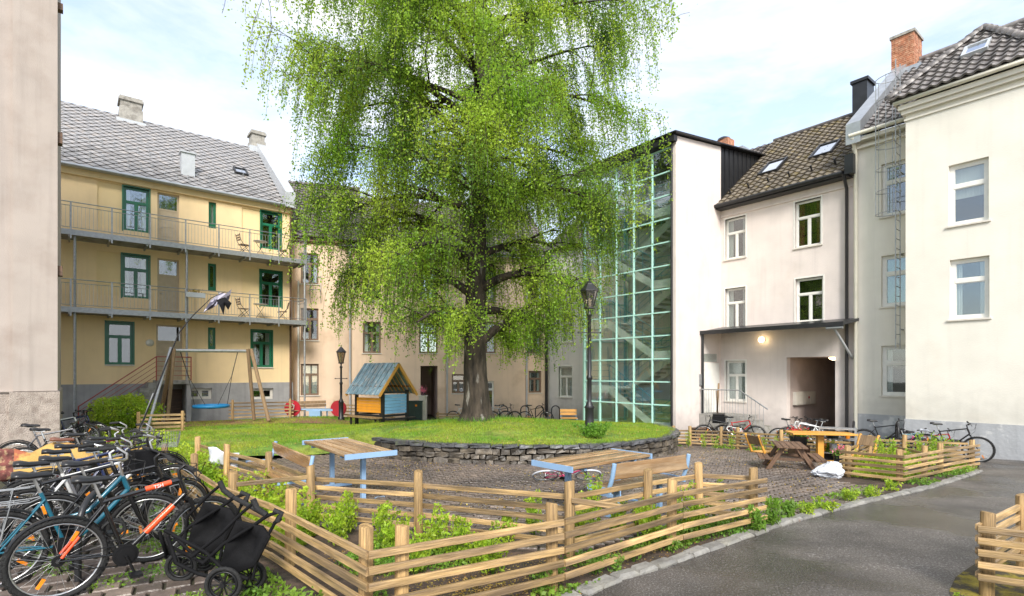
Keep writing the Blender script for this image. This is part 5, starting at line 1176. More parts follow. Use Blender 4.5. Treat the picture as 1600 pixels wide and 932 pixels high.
quads('crown', leafquads(C[~dk], .074, up=.6, asp=.62), M['birch'], bt, kind='stuff'); quads('shade_toned_foliage', leafquads(C[dk], .074, up=.6, asp=.62), M['birch2'], bt, kind='stuff')  # second set of leaves carries shade in its colour

# ================================================================== LAMP POSTS
def lamp_post(label, x, y, zf, h, s=1.0, group='old style lamp posts'):
    t = thing('street_lamp', label, 'street lamp', (x, y, zf(x, y)), group=group)
    MB().lathe([(.15 * s, 0), (.15 * s, .12), (.11 * s, .16), (.11 * s, .75), (.13 * s, .78), (.09 * s, .86), (.055 * s, .95), (.055 * s, 1.55), (.075 * s, 1.58), (.075 * s, 1.63), (.05 * s, 1.68), (.042 * s, h - .98), (.065 * s, h - .95), (.065 * s, h - .9), (.035 * s, h - .86), (.035 * s, h - .74)], n=12).build('post', M['black'], t)
    MB().tube([(-.26 * s, 0, h - 1.42), (.26 * s, 0, h - 1.42)], .016, 6).lathe([(.02, 0), (.03, .02), (.02, .05)], (-.27 * s, 0, h - 1.445), 6).lathe([(.02, 0), (.03, .02), (.02, .05)], (.27 * s, 0, h - 1.445), 6).build('ladder_bar', M['black'], t)
    b0, t0, zb, zt = .105 * s, .20 * s, h - .72, h - .28
    la = MB().lathe([(.05, zb - .06), (b0 + .03, zb - .04), (b0 + .03, zb)], n=6, flat=True)
    for k in range(6):
        a = 2 * math.pi * k / 6; la.tube([(b0 * math.cos(a), b0 * math.sin(a), zb), (t0 * math.cos(a), t0 * math.sin(a), zt)], .012 * s, 4)
    la.lathe([(t0 + .035, zt), (t0 + .035, zt + .03), (t0 * .55, zt + .17 * s), (t0 * .5, zt + .19 * s), (t0 * .28, zt + .23 * s), (.02, zt + .26 * s), (.02, zt + .28 * s), (.035, zt + .30 * s), (.005, zt + .34 * s)], n=6, flat=True)
    L_ = la.build('lantern', M['black'], t)
    gl = MB()
    for k in range(6):
        a, b = 2 * math.pi * k / 6, 2 * math.pi * (k + 1) / 6
        gl.add([(b0 * .96 * math.cos(a), b0 * .96 * math.sin(a), zb), (b0 * .96 * math.cos(b), b0 * .96 * math.sin(b), zb), (t0 * .96 * math.cos(b), t0 * .96 * math.sin(b), zt), (t0 * .96 * math.cos(a), t0 * .96 * math.sin(a), zt)], [(0, 1, 2, 3)])
    gl.build('lantern_glass', M['lampglass'], L_)
    MB().lathe([(.03, zb), (.045, zb + .05), (.04, zb + .2), (.01, zb + .26)], n=8).build('bulb', M['sill'], L_)
    return t
lamp_post('tall black lamp post with hexagonal lantern before the glass tower', LAMP1.x, 14.9, lawn_z, 1.85 + 143 * 14.9 / FP - lawn_z(LAMP1.x, 14.9), 1.12)
q = at(533, 652, 23.5); lamp_post('smaller black lamp post left of the playhouse', q.x, q.y, lawn_z, 1.85 + 42 * 23.5 / FP - lawn_z(q.x, q.y), .95)

# ================================================================== PLAYHOUSE
ph = at(598, 655, 21.0); an = math.atan2(.8, .6)
pz = lawn_z(ph.x, ph.y) - .02
pl = thing('playhouse', 'small wooden playhouse with blue board roof and orange and blue panels', 'playhouse', (ph.x, ph.y, pz), an)
a_, b_ = 1.25, 1.62; eh, rh = 1.22, 2.42
for nm, (x, y) in (('a', (0, 0)), ('b', (a_, 0)), ('c', (0, b_)), ('d', (a_, b_))): MB().box((x - .055, y - .055, -.1), (x + .055, y + .055, eh + .12 + (.15 if 0 else 0))).build('post', M['black'], pl)
for (y0,) in ((0,), (b_,)):
    MB().box((.058, y0 - .03, .30), (a_ - .058, y0 + .03, .38)).box((.058, y0 - .03, eh), (a_ - .058, y0 + .03, eh + .08)).build('beam', M['black'], pl)
MB().box((-.03, .058, .30), (.03, b_ - .058, .38)).build('beam', M['black'], pl)
for k in range(5): MB().box((-.045, .07, .46 + k * .118), (-.015, b_ - .07, .46 + k * .118 + .108)).build('orange_board', M['orangeboard'], pl)
for k in range(6): MB().box((.07, -.045, .42 + k * .128), (a_ - .07, -.015, .42 + k * .128 + .118)).build('blue_board', M['blueboard'], pl)
MB().box((a_ - .02, .4, .4), (a_ + .02, b_ - .07, 1.0)).build('back_panel', M['wooddark'], pl)
ov = .36
for sgn, x0, x1 in ((-1, -ov, a_ / 2), (1, a_ + ov, a_ / 2)):
    for k in range(15):
        y0 = -.22 + k * .14; d_ = Vector((x1 - x0, 0, rh - (eh - .05))); L_ = d_.length
        nrm = Vector((-d_.z, 0, d_.x)) if sgn < 0 else Vector((d_.z, 0, -d_.x)); nrm.normalize()
        o_ = nrm * (.0 if k % 2 else .018)
        p0, p1 = Vector((x0, 0, eh - .05)) + o_, Vector((x1, 0, rh)) + o_
        vs = []
        for (p, q_) in ((p0, 0), (p1, 0)):
            for yy in (y0, y0 + .132):
                for t_ in (0, .02): vs.append((p.x + nrm.x * t_, yy, p.z + nrm.z * t_))
        MB().add(vs, [(0, 2, 3, 1), (4, 5, 7, 6), (0, 1, 5, 4), (2, 6, 7, 3), (1, 3, 7, 5), (0, 4, 6, 2)]).build('roof_board', M['bluetin'], pl)
for yy in (-.23, b_ + .22):
    for x0, x1 in ((-ov, a_ / 2), (a_ + ov, a_ / 2)):
        p0, p1 = Vector((x0, yy, eh - .10)), Vector((x1, yy, rh - .05)); d_ = p1 - p0
        q_ = d_.to_track_quat('X', 'Z').to_euler(); MB().cbox(d_.length, .025, .12, .004).build('barge_board', M['woodorange'], pl, loc=p0, rot=q_)
for x_ in (-.1, a_ / 2, a_ + .1): MB().box((x_ - .03, -.2, (eh + .22) if x_ != a_ / 2 else rh - .15), (x_ + .03, b_ + .2, (eh + .3) if x_ != a_ / 2 else rh - .06)).build('purlin', M['wooddark'], pl)
rb_ = MB()
for k in range(8): y0 = -.1 + k * .25; rb_.tube([(-ov + .05, y0, eh - .07), (a_ / 2, y0, rh - .04), (a_ + ov - .05, y0, eh - .07)], .022, 4)
rb_.build('rafters', M['woodorange'], pl)
MB().box((-.42, -.1, .26), (-.10, b_ + .05, .31)).build('bench_board', M['wood'], pl); MB().box((-.36, 0, -.05), (-.30, .06, .258)).box((-.36, b_ - .1, -.05), (-.30, b_ - .04, .258)).build('bench_leg', M['black'], pl)
MB().box((0, -.32, .18), (a_ + .2, -.08, .24)).build('side_step', M['black'], pl)

# ================================================================== SWING
sw_ = thing('swing_frame', 'timber swing frame with galvanised beam on the left of the lawn', 'swing', at(330, 655, 20.5)); 
def tb_(nm, pts, r, m, par, n=8): return MB().tube(pts, r, n).build(nm, M[m], par, world=True)
SL, SR = at(268, 548, 19.6), at(390, 549, 21.3)
def foot(px, py, Y): p = at(px, py, Y); return p
tb_('beam', [SL, SR], .06, 'galv', sw_)
tb_('pole', [SL + Vector((-.02, -.02, .1)), at(222, 700, 16.6)], .045, 'galv', sw_)
tb_('pole', [SL + Vector((0, .1, .05)), at(249, 658, 20.9)], .075, 'woodgrey', sw_); tb_('pole', [SL + Vector((.1, .0, .05)), at(262, 655, 19.2)], .06, 'woodgrey', sw_)
tb_('pole', [SR + Vector((-.02, -.1, .08)), at(397, 656, 21.6)], .07, 'woodgrey', sw_); tb_('pole', [SR + Vector((.03, .05, .08)), at(420, 658, 20.9)], .075, 'woodgrey', sw_)
ns = thing('nest_swing', 'blue nest swing seat hanging on ropes from the swing frame', 'swing seat', at(330, 636, 20.6))
c = at(330, 635, 20.6); MB().torus((c.x, c.y, c.z), .58, .065, 'z', 30, 8).build('rim', M['blueplastic'], ns, world=True)
nb = MB()
for i in range(9):
    o = -.5 + i * .125; l_ = math.sqrt(max(.58 ** 2 - o * o, 0)) * .97; s_ = -.10 * (1 - (o / .6) ** 2)
    nb.tube([(c.x + o, c.y - l_, c.z), (c.x + o, c.y, c.z + s_), (c.x + o, c.y + l_, c.z)], .009, 4); nb.tube([(c.x - l_, c.y + o, c.z), (c.x, c.y + o, c.z + s_), (c.x + l_, c.y + o, c.z)], .009, 4)
nb.build('net', M['black'], ns, world=True)
rp_s = MB(); TL, TR = SL.lerp(SR, .1), SL.lerp(SR, .84)
for (top, sx) in ((TL, -1), (TR, 1)):
    kn = top.lerp(Vector((c.x + sx * .5, c.y, c.z)), .45)
    rp_s.tube([top, kn], .016, 5)
    for sy in (-1, 1): rp_s.tube([kn, (c.x + sx * .42, c.y + sy * .36, c.z)], .012, 4)
rp_s.build('rope', M['black'], ns, world=True)

# ================================================================== SEESAW, BENCHES, CABINET
ss = thing('seesaw', 'long grey seesaw with red end panels in front of the tan wing', 'seesaw', at(490, 645, 24.0))
p0, p1 = at(457, 641, 24.0), at(531, 641, 24.4); z_ = p0.z; bar('beam', p0, p1, .12, .10, M['bluesteel'], ss)
bar('beam_top', p0 + Vector((0, 0, .07)), p1 + Vector((0, 0, .07)), .08, .03, M['galv'], ss)
for k, p in enumerate((at(457, 638.5, 23.9), at(529, 638.5, 24.3))):
    ds = MB(); n = 22; rr = .36
    vs = [(rr * math.cos(2 * math.pi * i / n), y, rr * math.sin(2 * math.pi * i / n)) for y in (-.02, .02) for i in range(n)]
    ds.add(vs, [tuple(range(n)), tuple(range(2 * n - 1, n - 1, -1))] + [(i, n + i, n + (i + 1) % n, (i + 1) % n) for i in range(n)])
    inv = wmat(ss).inverted(); lp = inv @ p; dd = ds.build('end_panel', M['redplastic'], ss, loc=lp)
    lm = MB(); lm.tube([(-.02, -.03, .2), (.08, -.03, .14), (.06, -.03, -.04), (-.03, -.03, -.10)], .022, 5).tube([(-.06, -.03, .06), (.04, -.03, .12)], .012, 4)
    if k == 0: lm.build('white_mark', M['inkwhite'], dd)
MB().box((-.25, -.12, -.35), (.25, .12, -.05)).xform(Matrix.Translation(at(493, 640, 24.2))).build('pivot', M['bluesteel'], ss, world=True)
def wbench(label, a, b, zf, seat_h=.45, back=True, m='wood', leg='bluesteel', depth=.4, name='bench', cat='bench', face=-1, bh=.85, nleg=2, group=None):
    a = Vector(a); b = Vector(b); L_ = (b - a).length; an = math.atan2(b.y - a.y, b.x - a.x)
    t = thing(name, label, cat, (a.x, a.y, zf(a.x, a.y)), an, group=group)       # local y = behind
    for k in range(3): o = MB().cbox(L_, depth / 3 - .015, .035, .008).build('seat_slat', M[m], t, loc=(0, -depth / 2 + (k + .5) * depth / 3, seat_h))
    if back:
        for k in range(2): MB().cbox(L_, .03, .13, .008).build('back_slat', M[m], t, loc=(0, depth / 2 + .06 + .03 * k, bh - .22 + k * .15), rot=(-.15, 0, 0))
    for i in range(nleg):
        x = .03 + (L_ - .06) * i / (nleg - 1); mb = MB().box((x - .025, -depth / 2, seat_h - .06), (x + .025, depth / 2 + .03, seat_h - .02)).box((x - .025, -.04, -.05), (x + .025, .04, seat_h - .062)).box((x - .03, -.2, -.02), (x + .03, .2, .03))
        if back: mb.tube([(x, depth / 2 + .02, seat_h - .03), (x, depth / 2 + .12, bh)], .022, 5)
        mb.build('leg', M[leg], t)
    return t
wbench('long weathered bench under the basement window right of the swing', (-9.9, 23.8), (-8.5, 24.8), base_z, m='woodgrey')
wbench('small wooden bench by the bike hoops left of the glass tower', at(876, 660, 25.0), at(902, 660, 25.0), base_z, m='woodorange')
cb_ = thing('utility_cabinet', 'dark green utility cabinet beside the gate passage', 'cabinet', at(649, 657, 25.8))
MB().box((-.34, -.2, 0), (.34, .2, .9)).box((-.37, -.23, .9), (.37, .23, .94)).build('housing', M['cabinet'], cb_); MB().box((-.30, -.215, .06), (-.01, -.2, .86)).box((.01, -.215, .06), (.30, -.215 + .015, .86)).build('doors', M['cabinet'], cb_); MB().box((.03, -.225, .68), (.12, -.216, .76)).build('label_plate', M['reflector'], cb_)
pp = thing('concrete_pillar', 'pale concrete pillar topped by a pot of flowers beside the cabinet', 'pillar', at(661, 657, 26.0))
MB().box((-.17, -.17, 0), (.17, .17, 1.15)).build('shaft', M['sill'], pp); MB().box((-.2, -.2, 1.15), (.2, .2, 1.2)).build('cap', M['sill'], pp)
q = at(661, 657, 26.0); fp = thing('flower_pot', 'pot of pink flowers on the concrete pillar', 'flower pot', (q.x, q.y, q.z + 1.202))
MB().lathe([(.08, 0), (.12, .15)], n=10).build('pot', M['terracotta'], fp); C = RNG.normal(0, .09, (160, 3)) + np.array([0, 0, .25]); quads('flowers', leafquads(C, .06), M['flowerpink'], fp)

# ================================================================== TABLES AND BENCHES IN THE YARD
def steel_table(label, c, an, L_, W_, top, group):
    zb = base_z(*c); t = thing('outdoor_table', label, 'table', (c[0], c[1], zb), an, group=group); h = top - zb; n = 5; pw = W_ / n
    for k in range(n): MB().cbox(L_ - .05, pw - .024, .045, .008).build('slat', M['woodtable'], t, loc=(-L_ / 2 + .025, -W_ / 2 + (k + .5) * pw, h))
    for s_ in (-1, 1):
        x = s_ * (L_ / 2 - .01); MB().box((x - .015, -W_ / 2 - .01, h - .05), (x + .015, W_ / 2 + .01, h + .03)).build('end_cap', M['bluesteel'], t)
        x = s_ * (L_ / 2 - .35); mb = MB().box((x - .035, -.035 + .1 * 0, .04), (x + .035, .035, h - .03)).box((x - .03, -.36, 0), (x + .03, .36, .05)).box((x - .025, -W_ / 2 + .05, h - .07), (x + .025, W_ / 2 - .05, h - .024))
        mb.build('leg', M['bluesteel'], t)
    return t
steel_table('left wooden table with light blue ends in front of the stone wall', (-2.80, 9.1), math.atan2(1.7, -1.3), 2.14, .82, .60, 'blue and wood tables in the brick yard')
steel_table('right wet wooden table with light blue ends and puddled slats', (1.25, 8.18), math.atan2(1.13, 1.31), 1.85, .78, .545, 'blue and wood tables in the brick yard')
def steel_bench(label, a, b, ztop, group):
    a, b = Vector(a), Vector(b); L_ = (b - a).length; an = math.atan2(b.y - a.y, b.x - a.x); zb = base_z(a.x, a.y)
    t = thing('outdoor_bench', label, 'bench', (a.x, a.y, zb), an, group=group); h = ztop - zb
    MB().cbox(L_, .035, .20, .008).build('back_board', M['woodtable'], t, loc=(0, .0, h - .10), rot=(-.12, 0, 0))
    for k in range(3): MB().cbox(L_, .12, .035, .008).build('seat_slat', M['woodtable'], t, loc=(0, .12 + k * .13, .44))
    for s_ in (0, 1):
        x = s_ * L_; mb = MB(); mb.box((x - .012, .03, .40), (x + .012, .46, .47)); mb.build('end_cap', M['bluesteel'], t)
        mb = MB(); mb.tube([(x + (.03 if s_ else -.03) * 0, -.035, h + .01), (x, .0, .78 * h), (x, .08, .42)], .03, 6); mb.build('back_support', M['bluesteel'], t); mb = MB(); x2 = x + (-.3 if s_ else .3); mb.box((x2 - .03, .2, .03), (x2 + .03, .26, .42)).box((x2 - .031, .0, 0), (x2 + .031, .5, .04)); mb.build('leg', M['bluesteel'], t)
    return t
b1p, b2p = at(480, 722, 7.9), at(428, 694, 9.6)
steel_bench('left bench with wooden back behind the inner fence, beside the left table', (b1p.x + .05, b1p.y), (b2p.x, b2p.y), 1.85 - 131 * 7.9 / FP, 'blue framed benches')
b1p, b2p = at(957, 727, 6.75), at(1073, 712, 7.55)
steel_bench('right bench with wet wooden back in front of the right table', (b1p.x, b1p.y), (b2p.x, b2p.y), 1.85 - 143 * 6.75 / FP, 'blue framed benches')
# brown picnic table
pc = gp(1233, 733); pt_ = thing('picnic_table', 'small dark brown wooden picnic table with attached seats', 'picnic table', (pc.x, pc.y, pc.z), R(70))
for k in range(5): MB().cbox(1.15, .115, .03, .005).build('top_plank', M['wooddark'], pt_, loc=(-.575, -.25 + k * .125, .56))
for s_ in (-1, 1):
    for k in range(2): MB().cbox(1.2, .11, .03, .005).build('seat_plank', M['wooddark'], pt_, loc=(-.6, s_ * (.50 + .12 * k) , .30))
    x = s_ * .38
    for q_ in (-1, 1): 
        p0, p1 = Vector((x, q_ * .50, 0)), Vector((x, q_ * .16, .545)); d_ = p1 - p0; MB().cbox(d_.length, .04, .09, .004).build('leg', M['wooddark'], pt_, loc=p0, rot=d_.to_track_quat('X', 'Z').to_euler())
    MB().box((x + .025, -.62, .24), (x + .06, .62, .30)).build('cross_bar', M['wooddark'], pt_)
# orange table with benches
oc = gp(1272, 722)
ot = thing('orange_table', 'orange varnished wooden table on a thick post near the far fence', 'table', (oc.x + .15, oc.y, oc.z), R(-10))
for k in range(4): MB().cbox(1.5, .17, .04, .006).build('top_plank', M['woodorange'], ot, loc=(-.75, -.27 + k * .18, .74))
MB().box((-.07, -.07, .03), (.07, .07, .72)).box((-.5, -.05, -.02), (.5, .05, .04)).box((-.05, -.5, -.02), (.05, .5, .035)).build('pedestal', M['woodorange'], ot)
for lab, px, py, an in (('orange wooden chair left of the orange table, back to the far fence', 1203, 728, R(200)), ('orange wooden chair at the right by the planter fence', 1335, 735, R(25))):
    q = gp(px, py); ob = thing('orange_chair', lab, 'chair', q, an, group='orange varnished chairs'); ob.scale = (.85,) * 3
    for k in range(3): MB().cbox(.75, .12, .03, .005).build('seat_slat', M['woodorange'], ob, loc=(-.3, -.2 + k * .14, .40))
    for s_ in (-1, 1):
        p0, p1 = Vector((.42, s_ * .24, .38)), Vector((.66, s_ * .24, .92)); d_ = p1 - p0; MB().cbox(d_.length, .04, .06, .004).build('back_post', M['woodorange'], ob, loc=p0, rot=d_.to_track_quat('X', 'Z').to_euler())
    p0 = Vector((.58, -.28, .76)); MB().box((-.012, 0, -.14), (.012, .56, .14)).build('back_board', M['woodgrey'], ob, loc=p0, rot=(0, .42, 0))
    MB().box((-.06, -.06, 0), (.06, .06, .385)).box((-.35, -.04, -.02), (.35, .04, .03)).build('pedestal', M['woodorange'], ob)
sh = gp(1320, 722); st_ = thing('metal_shelf', 'grey tube steel shelf of garden things beside the orange table', 'shelf', (sh.x, sh.y + .3, sh.z), R(-35))
mb = MB()
for x in (-.4, .4):
    for y in (-.2, .2): mb.box((x - .018, y - .018, 0), (x + .018, y + .018, .85))
mb.build('frame', M['galv'], st_)
for z in (.18, .55, .82): MB().box((-.42, -.22, z), (.42, .22, z + .025)).build('shelf_board', M['galv'], st_)
for lab, x, y, z, r, h, m in (('white plastic tub on the lower shelf of the metal shelf', -.1, 0, .206, .09, .2, 'plasticbag'), ('orange bottle on the lower shelf of the metal shelf', -.3, 0, .206, .05, .2, 'reflector'), ('green plastic basin on the middle shelf of the metal shelf', -.12, 0, .576, .17, .14, 'cabinet'), ('yellow cup on the middle shelf of the metal shelf', .22, 0, .576, .06, .1, 'reflector')):
    o = thing('container', lab, 'container', wmat(st_) @ Vector((x, y, z))); MB().lathe([(r * .8, 0), (r, h * .9), (r * .9, h)], n=12).build('body', M[m], o); MB().lathe([(r * .94, 0), (r * .94, .015)], (0, 0, h + .001), 12).build('lid', M[m], o)
for lab, px, py, m, r in (('black pot of red and pink flowers left of the orange table post', 1248, 716, 'flowerred', .24), ('black tub of green plants right of the orange table post', 1292, 718, 'shrub', .26), ('pot of red flowers on the ground under the metal shelf', 1312, 727, 'flowerpink', .14)):
    q = gp(px, py); o = thing('flower_pot', lab, 'flower pot', (q.x, q.y, q.z + (.36 if r > .2 and px < 1260 else 0)))
    if px < 1260:
        o.location.z = q.z; MB().box((-.2, -.2, 0), (.2, .2, .36)).build('stand', M['wooddark'], o); zo = .362
    else: zo = 0
    MB().lathe([(r * .8, 0), (r, .22), (r * 1.06, .24)], (0, 0, zo), 14).build('pot', M['terracotta'], o)
    C = RNG.normal(0, 1, (420, 3)) * np.array([r * .5, r * .5, .06]) + np.array([0, 0, zo + .30]); quads('foliage', leafquads(C, .07), M['weed'], o); quads('flowers', leafquads(C[:240] + np.array([0, 0, .05]), .06), M[m], o)
# white bag
wb = gp(1303, 749); bg_ = thing('plastic_bag', 'crumpled white plastic bag on the paving beside the planter fence', 'bag', (wb.x, wb.y + .1, wb.z + .02))
bm = bmesh.new(); bmesh.ops.create_icosphere(bm, subdivisions=4, radius=1)
from mathutils import noise
for v in bm.verts:
    n_ = v.co.copy(); f_ = 1 + .30 * noise.noise(n_ * 1.6) + .18 * abs(noise.noise(n_ * 3.7)) - .12 * abs(noise.noise(n_ * 7))
    x, y, z = n_.x * .25 * f_, n_.y * .20 * f_, (n_.z * .17 * f_ + .15)
    if n_.x < -.2: x *= 1 + .5 * (-n_.x - .2); z *= .6 + .4 * (1 + n_.x)
    v.co = (x, y, max(z, -.01))
me = bpy.data.meshes.new('bag'); bm.to_mesh(me); bm.free(); me.materials.append(M['plasticbag']); o = bpy.data.objects.new('bag', me); col.objects.link(o); o.parent = bg_

# ================================================================== BICYCLES
BM = {}
def arc_pts(c, r, a0, a1, n=14): return [(c[0] + r * math.cos(R(a0 + (a1 - a0) * i / n)), c[1], c[2] + r * math.sin(R(a0 + (a1 - a0) * i / n))) for i in range(n + 1)]
def bike_parts():
    RH_ = (0, 0, .34); FH_ = (1.06, 0, .34); BBp = (.44, 0, .29); ST = (.27, 0, .80); HT = (.85, 0, .87); HB = (.895, 0, .74)
    mb = MB(); mb.tube([BBp, ST], .017, 8).tube([(.285, 0, .76), HT], .017, 8).tube([BBp, HB], .021, 8).tube([HT, HB], .022, 8)
    for s_ in (-.06, .06): mb.tube([(0, s_, .34), (.30, s_ * .35, .74)], .009, 6).tube([(0, s_, .34), BBp], .010, 6)
    mb.tube([(BBp[0], -.04, BBp[2]), (BBp[0], .04, BBp[2])], .026, 8); BM['frame'] = mb.mesh('frame', M['p_black'])
    mb = MB(); mb.tube([BBp, ST], .017, 8).tube([(.33, 0, .52), (.6, 0, .58), HT], .02, 8).tube([BBp, (.65, 0, .45), HB], .022, 8).tube([HT, HB], .022, 8)
    for s_ in (-.06, .06): mb.tube([(0, s_, .34), (.30, s_ * .35, .74)], .009, 6).tube([(0, s_, .34), BBp], .010, 6)
    BM['frame_step'] = mb.mesh('frame', M['p_black'])
    mb = MB(); mb.tube([(HB[0] + .005, -.06, .70), (HB[0] + .005, .06, .70)], .018, 6)
    for s_ in (-.06, .06): mb.tube([(.91, s_, .70), (.97, s_, .52), (1.06, s_, .34)], [.018, .016, .010], 6)
    BM['fork'] = mb.mesh('fork', M['steelblack'])
    mb = MB(); mb.tube([HT, (.835, 0, .96), (.89, 0, 1.0)], .016, 6).tube([(.86, -.31, 1.01), (.89, -.12, 1.0), (.89, .12, 1.0), (.86, .31, 1.01)], .0125, 6); BM['bars'] = mb.mesh('handlebar', M['steelblack'])
    mb = MB(); mb.tube([HT, (.825, 0, 1.0), (.87, 0, 1.03)], .015, 6).tube([(.66, -.27, 1.08), (.78, -.26, 1.09), (.87, -.14, 1.05), (.88, 0, 1.03), (.87, .14, 1.05), (.78, .26, 1.09), (.66, .27, 1.08)], .012, 6); BM['bars_sweep'] = mb.mesh('handlebar', M['alloy'])
    mb = MB()
    for s_ in (-1, 1): mb.tube([(.868, s_ * .19, 1.008), (.858, s_ * .32, 1.012)], .019, 8)
    BM['grips'] = [MB().tube([(.868, s_ * .19, 1.008), (.858, s_ * .32, 1.012)], .019, 8).mesh('grip', M['rubber']) for s_ in (-1, 1)]
    mb = MB()
    for s_ in (-1, 1): mb.tube([(.64, s_ * .27, 1.078), (.77, s_ * .26, 1.09)], .019, 8)
    BM['grips_sweep'] = [MB().tube([(.64, s_ * .27, 1.078), (.77, s_ * .26, 1.09)], .019, 8).mesh('grip', M['rubber']) for s_ in (-1, 1)]
    mb = MB()
    for s_ in (-1, 1): mb.tube([(.90, s_ * .17, 1.0), (.93, s_ * .20, .975), (.925, s_ * .28, .965)], .007, 4)
    mb.tube([(.91, .12, 1.0), (1.02, .10, .98), (1.0, .04, .80), (.92, .02, .72)], .004, 4).tube([(.91, -.12, 1.0), (1.03, -.08, 1.02), (.98, -.03, .85), (.8, .0, .82)], .004, 4)
    BM['levers'] = mb.mesh('brake_levers', M['steelblack'])
    # saddle loft
    sec = [(-.135, .045, .01), (-.13, .075, .035), (-.08, .085, .04), (-.02, .065, .032), (.04, .035, .03), (.10, .022, .026), (.135, .014, .012)]
    vs = []; n = 10
    for x, w_, h_ in sec:
        for k in range(n): a = 2 * math.pi * k / n; vs.append((x, w_ * math.cos(a), (h_ * math.sin(a) if math.sin(a) > 0 else .022 * math.sin(a)) + .012 * (x < -.05)))
    mb = MB().add(vs, [(i * n + k, i * n + (k + 1) % n, (i + 1) * n + (k + 1) % n, (i + 1) * n + k) for i in range(len(sec) - 1) for k in range(n)], True).add(vs[:n], [tuple(range(n))]).add(vs[-n:], [tuple(range(n - 1, -1, -1))])
    mb.xform(Matrix.Translation((.215, 0, .955))); BM['saddle'] = mb.mesh('saddle', M['vinyl'])
    BM['post'] = MB().tube([ST, (.222, 0, .94)], .013, 6).box((.15, -.02, .925), (.28, .02, .94)).mesh('seat_post', M['alloy'])
    BM['tyre'] = MB().torus((0, 0, 0), .317, .023, 'y', 36, 8).mesh('tyre', M['rubber'])
    kb = MB().torus((0, 0, 0), .315, .026, 'y', 36, 8)
    for i in range(46):
        a = 2 * math.pi * i / 46
        for s_ in (-.018, 0, .018):
            aa = a + (.05 if s_ == 0 else 0); r = .337 if s_ == 0 else .332; c_, s2 = math.cos(aa), math.sin(aa); Mx = Matrix.Translation((r * c_, s_, r * s2)) @ Matrix.Rotation(-aa, 4, 'Y'); kb.box((-.006, -.006, -.009), (.006, .006, .009), Mx)
    BM['tyre_knob'] = kb.mesh('tyre', M['rubber'])
    BM['rim'] = MB().torus((0, 0, 0), .288, .009, 'y', 36, 4, 1.5).mesh('rim', M['alloy'])
    mb = MB()
    for i in range(28):
        a = 2 * math.pi * i / 28; b = a + (.5 if i % 2 else -.5); s_ = .03 if (i // 2) % 2 else -.03
        mb.tube([(.02 * math.cos(b), s_, .02 * math.sin(b)), (.283 * math.cos(a), 0, .283 * math.sin(a))], .0016, 3, cap=False)
    mb.tube([(0, -.05, 0), (0, .05, 0)], .018, 8).tube([(0, -.035, 0), (0, -.03, 0)], .028, 10).tube([(0, .03, 0), (0, .035, 0)], .028, 10); BM['spokes'] = mb.mesh('spokes', M['alloy'])
    BM['reflector'] = [MB().box((-.04, -.010, -.012), (.04, .010, .012), Matrix.Rotation(-a, 4, 'Y') @ Matrix.Translation((.20, 0, 0))).mesh('spoke_reflector', M['reflector']) for a in (R(35), R(215))]
    mb = MB(); mb.tube([(.44, -.055, .29), (.44, -.050, .29)], .095, 20).tube([(.44, -.068, .29), (.44, -.063, .29)], .07, 16).tube([(0, -.05, .34), (0, -.035, .34)], .045, 12)
    mb.tube([(.44, -.08, .29), (.50, -.085, .13)], .011, 5).tube([(.44, .06, .29), (.38, .075, .45)], .011, 5)
    mb.tube([(.44, -.052, .383), (0, -.045, .385)], .005, 4).tube([(.44, -.052, .197), (.02, -.045, .26), (0, -.045, .30)], .005, 4); BM['crank'] = mb.mesh('crankset', M['steelblack'])
    BM['pedal'] = MB().box((-.045, -.05, -.012), (.045, .05, .012)).mesh('pedal', M['steelblack'])
    def guard(a0, a1):
        mb = MB(); n = 18; vs = []
        for i in range(n + 1):
            a = R(a0 + (a1 - a0) * i / n)
            for (o, r) in ((-.028, .352), (-.015, .364), (.015, .364), (.028, .352)): vs.append((r * math.cos(a), o, r * math.sin(a)))
        mb.add(vs, [(i * 4 + k, i * 4 + k + 1, i * 4 + 5 + k, i * 4 + 4 + k) for i in range(n) for k in range(3)], True)
        return mb
    BM['guard'] = guard(-5, 195).tube([(0, .05, 0), (-.33, .03, .12)], .003, 3).tube([(0, -.05, 0), (-.33, -.03, .12)], .003, 3).mesh('mudguard', M['steelblack'])
    mb = MB()
    for s_ in (-.06, 0, .06): mb.tube([(-.30, s_, .74), (.20, s_, .74)], .005, 5)
    for x in (-.28, -.1, .1): mb.tube([(x, -.065, .74), (x, .065, .74)], .005, 5)
    for s_ in (-.065, .065): mb.tube([(0, s_, .36), (-.12, s_, .74)], .005, 4).tube([(0, s_, .36), (.08, s_, .74)], .005, 4)
    mb.tube([(.2, .06, .74), (.27, .02, .76)], .005, 4).tube([(.2, -.06, .74), (.27, -.02, .76)], .005, 4); BM['rack'] = mb.mesh('rear_rack', M['galv'])
    mb = MB(); 
    for i in range(10): 
        t = -.17 + i * .0378; mb.tube([(.97, t, .80), (.97, t, .98)], .0025, 3).tube([(1.24, t * 1.1, .80), (1.26, t * 1.15, .98)], .0025, 3).tube([(.97, t, .80), (1.24, t, .80)], .0025, 3)
    for i in range(8):
        t = .97 + i * .039
        for s_ in (-.17, .17): mb.tube([(t, s_, .80), (t, s_ * 1.1, .98)], .0025, 3)
    for z in (.80, .86, .92, .98): e = 1 + .1 * (z - .8) / .18; mb.tube([(.97, -.17 * e, z), (1.25, -.18 * e, z), (1.25, .18 * e, z), (.97, .17 * e, z)], .004 if z == .98 else .0025, 4, closed=True)
    BM['basket'] = mb.mesh('basket', M['galv'])
    BM['bag'] = MB().box((1.0, -.15, .76), (1.22, .15, 1.0)).mesh('basket', M['fabricblack'])
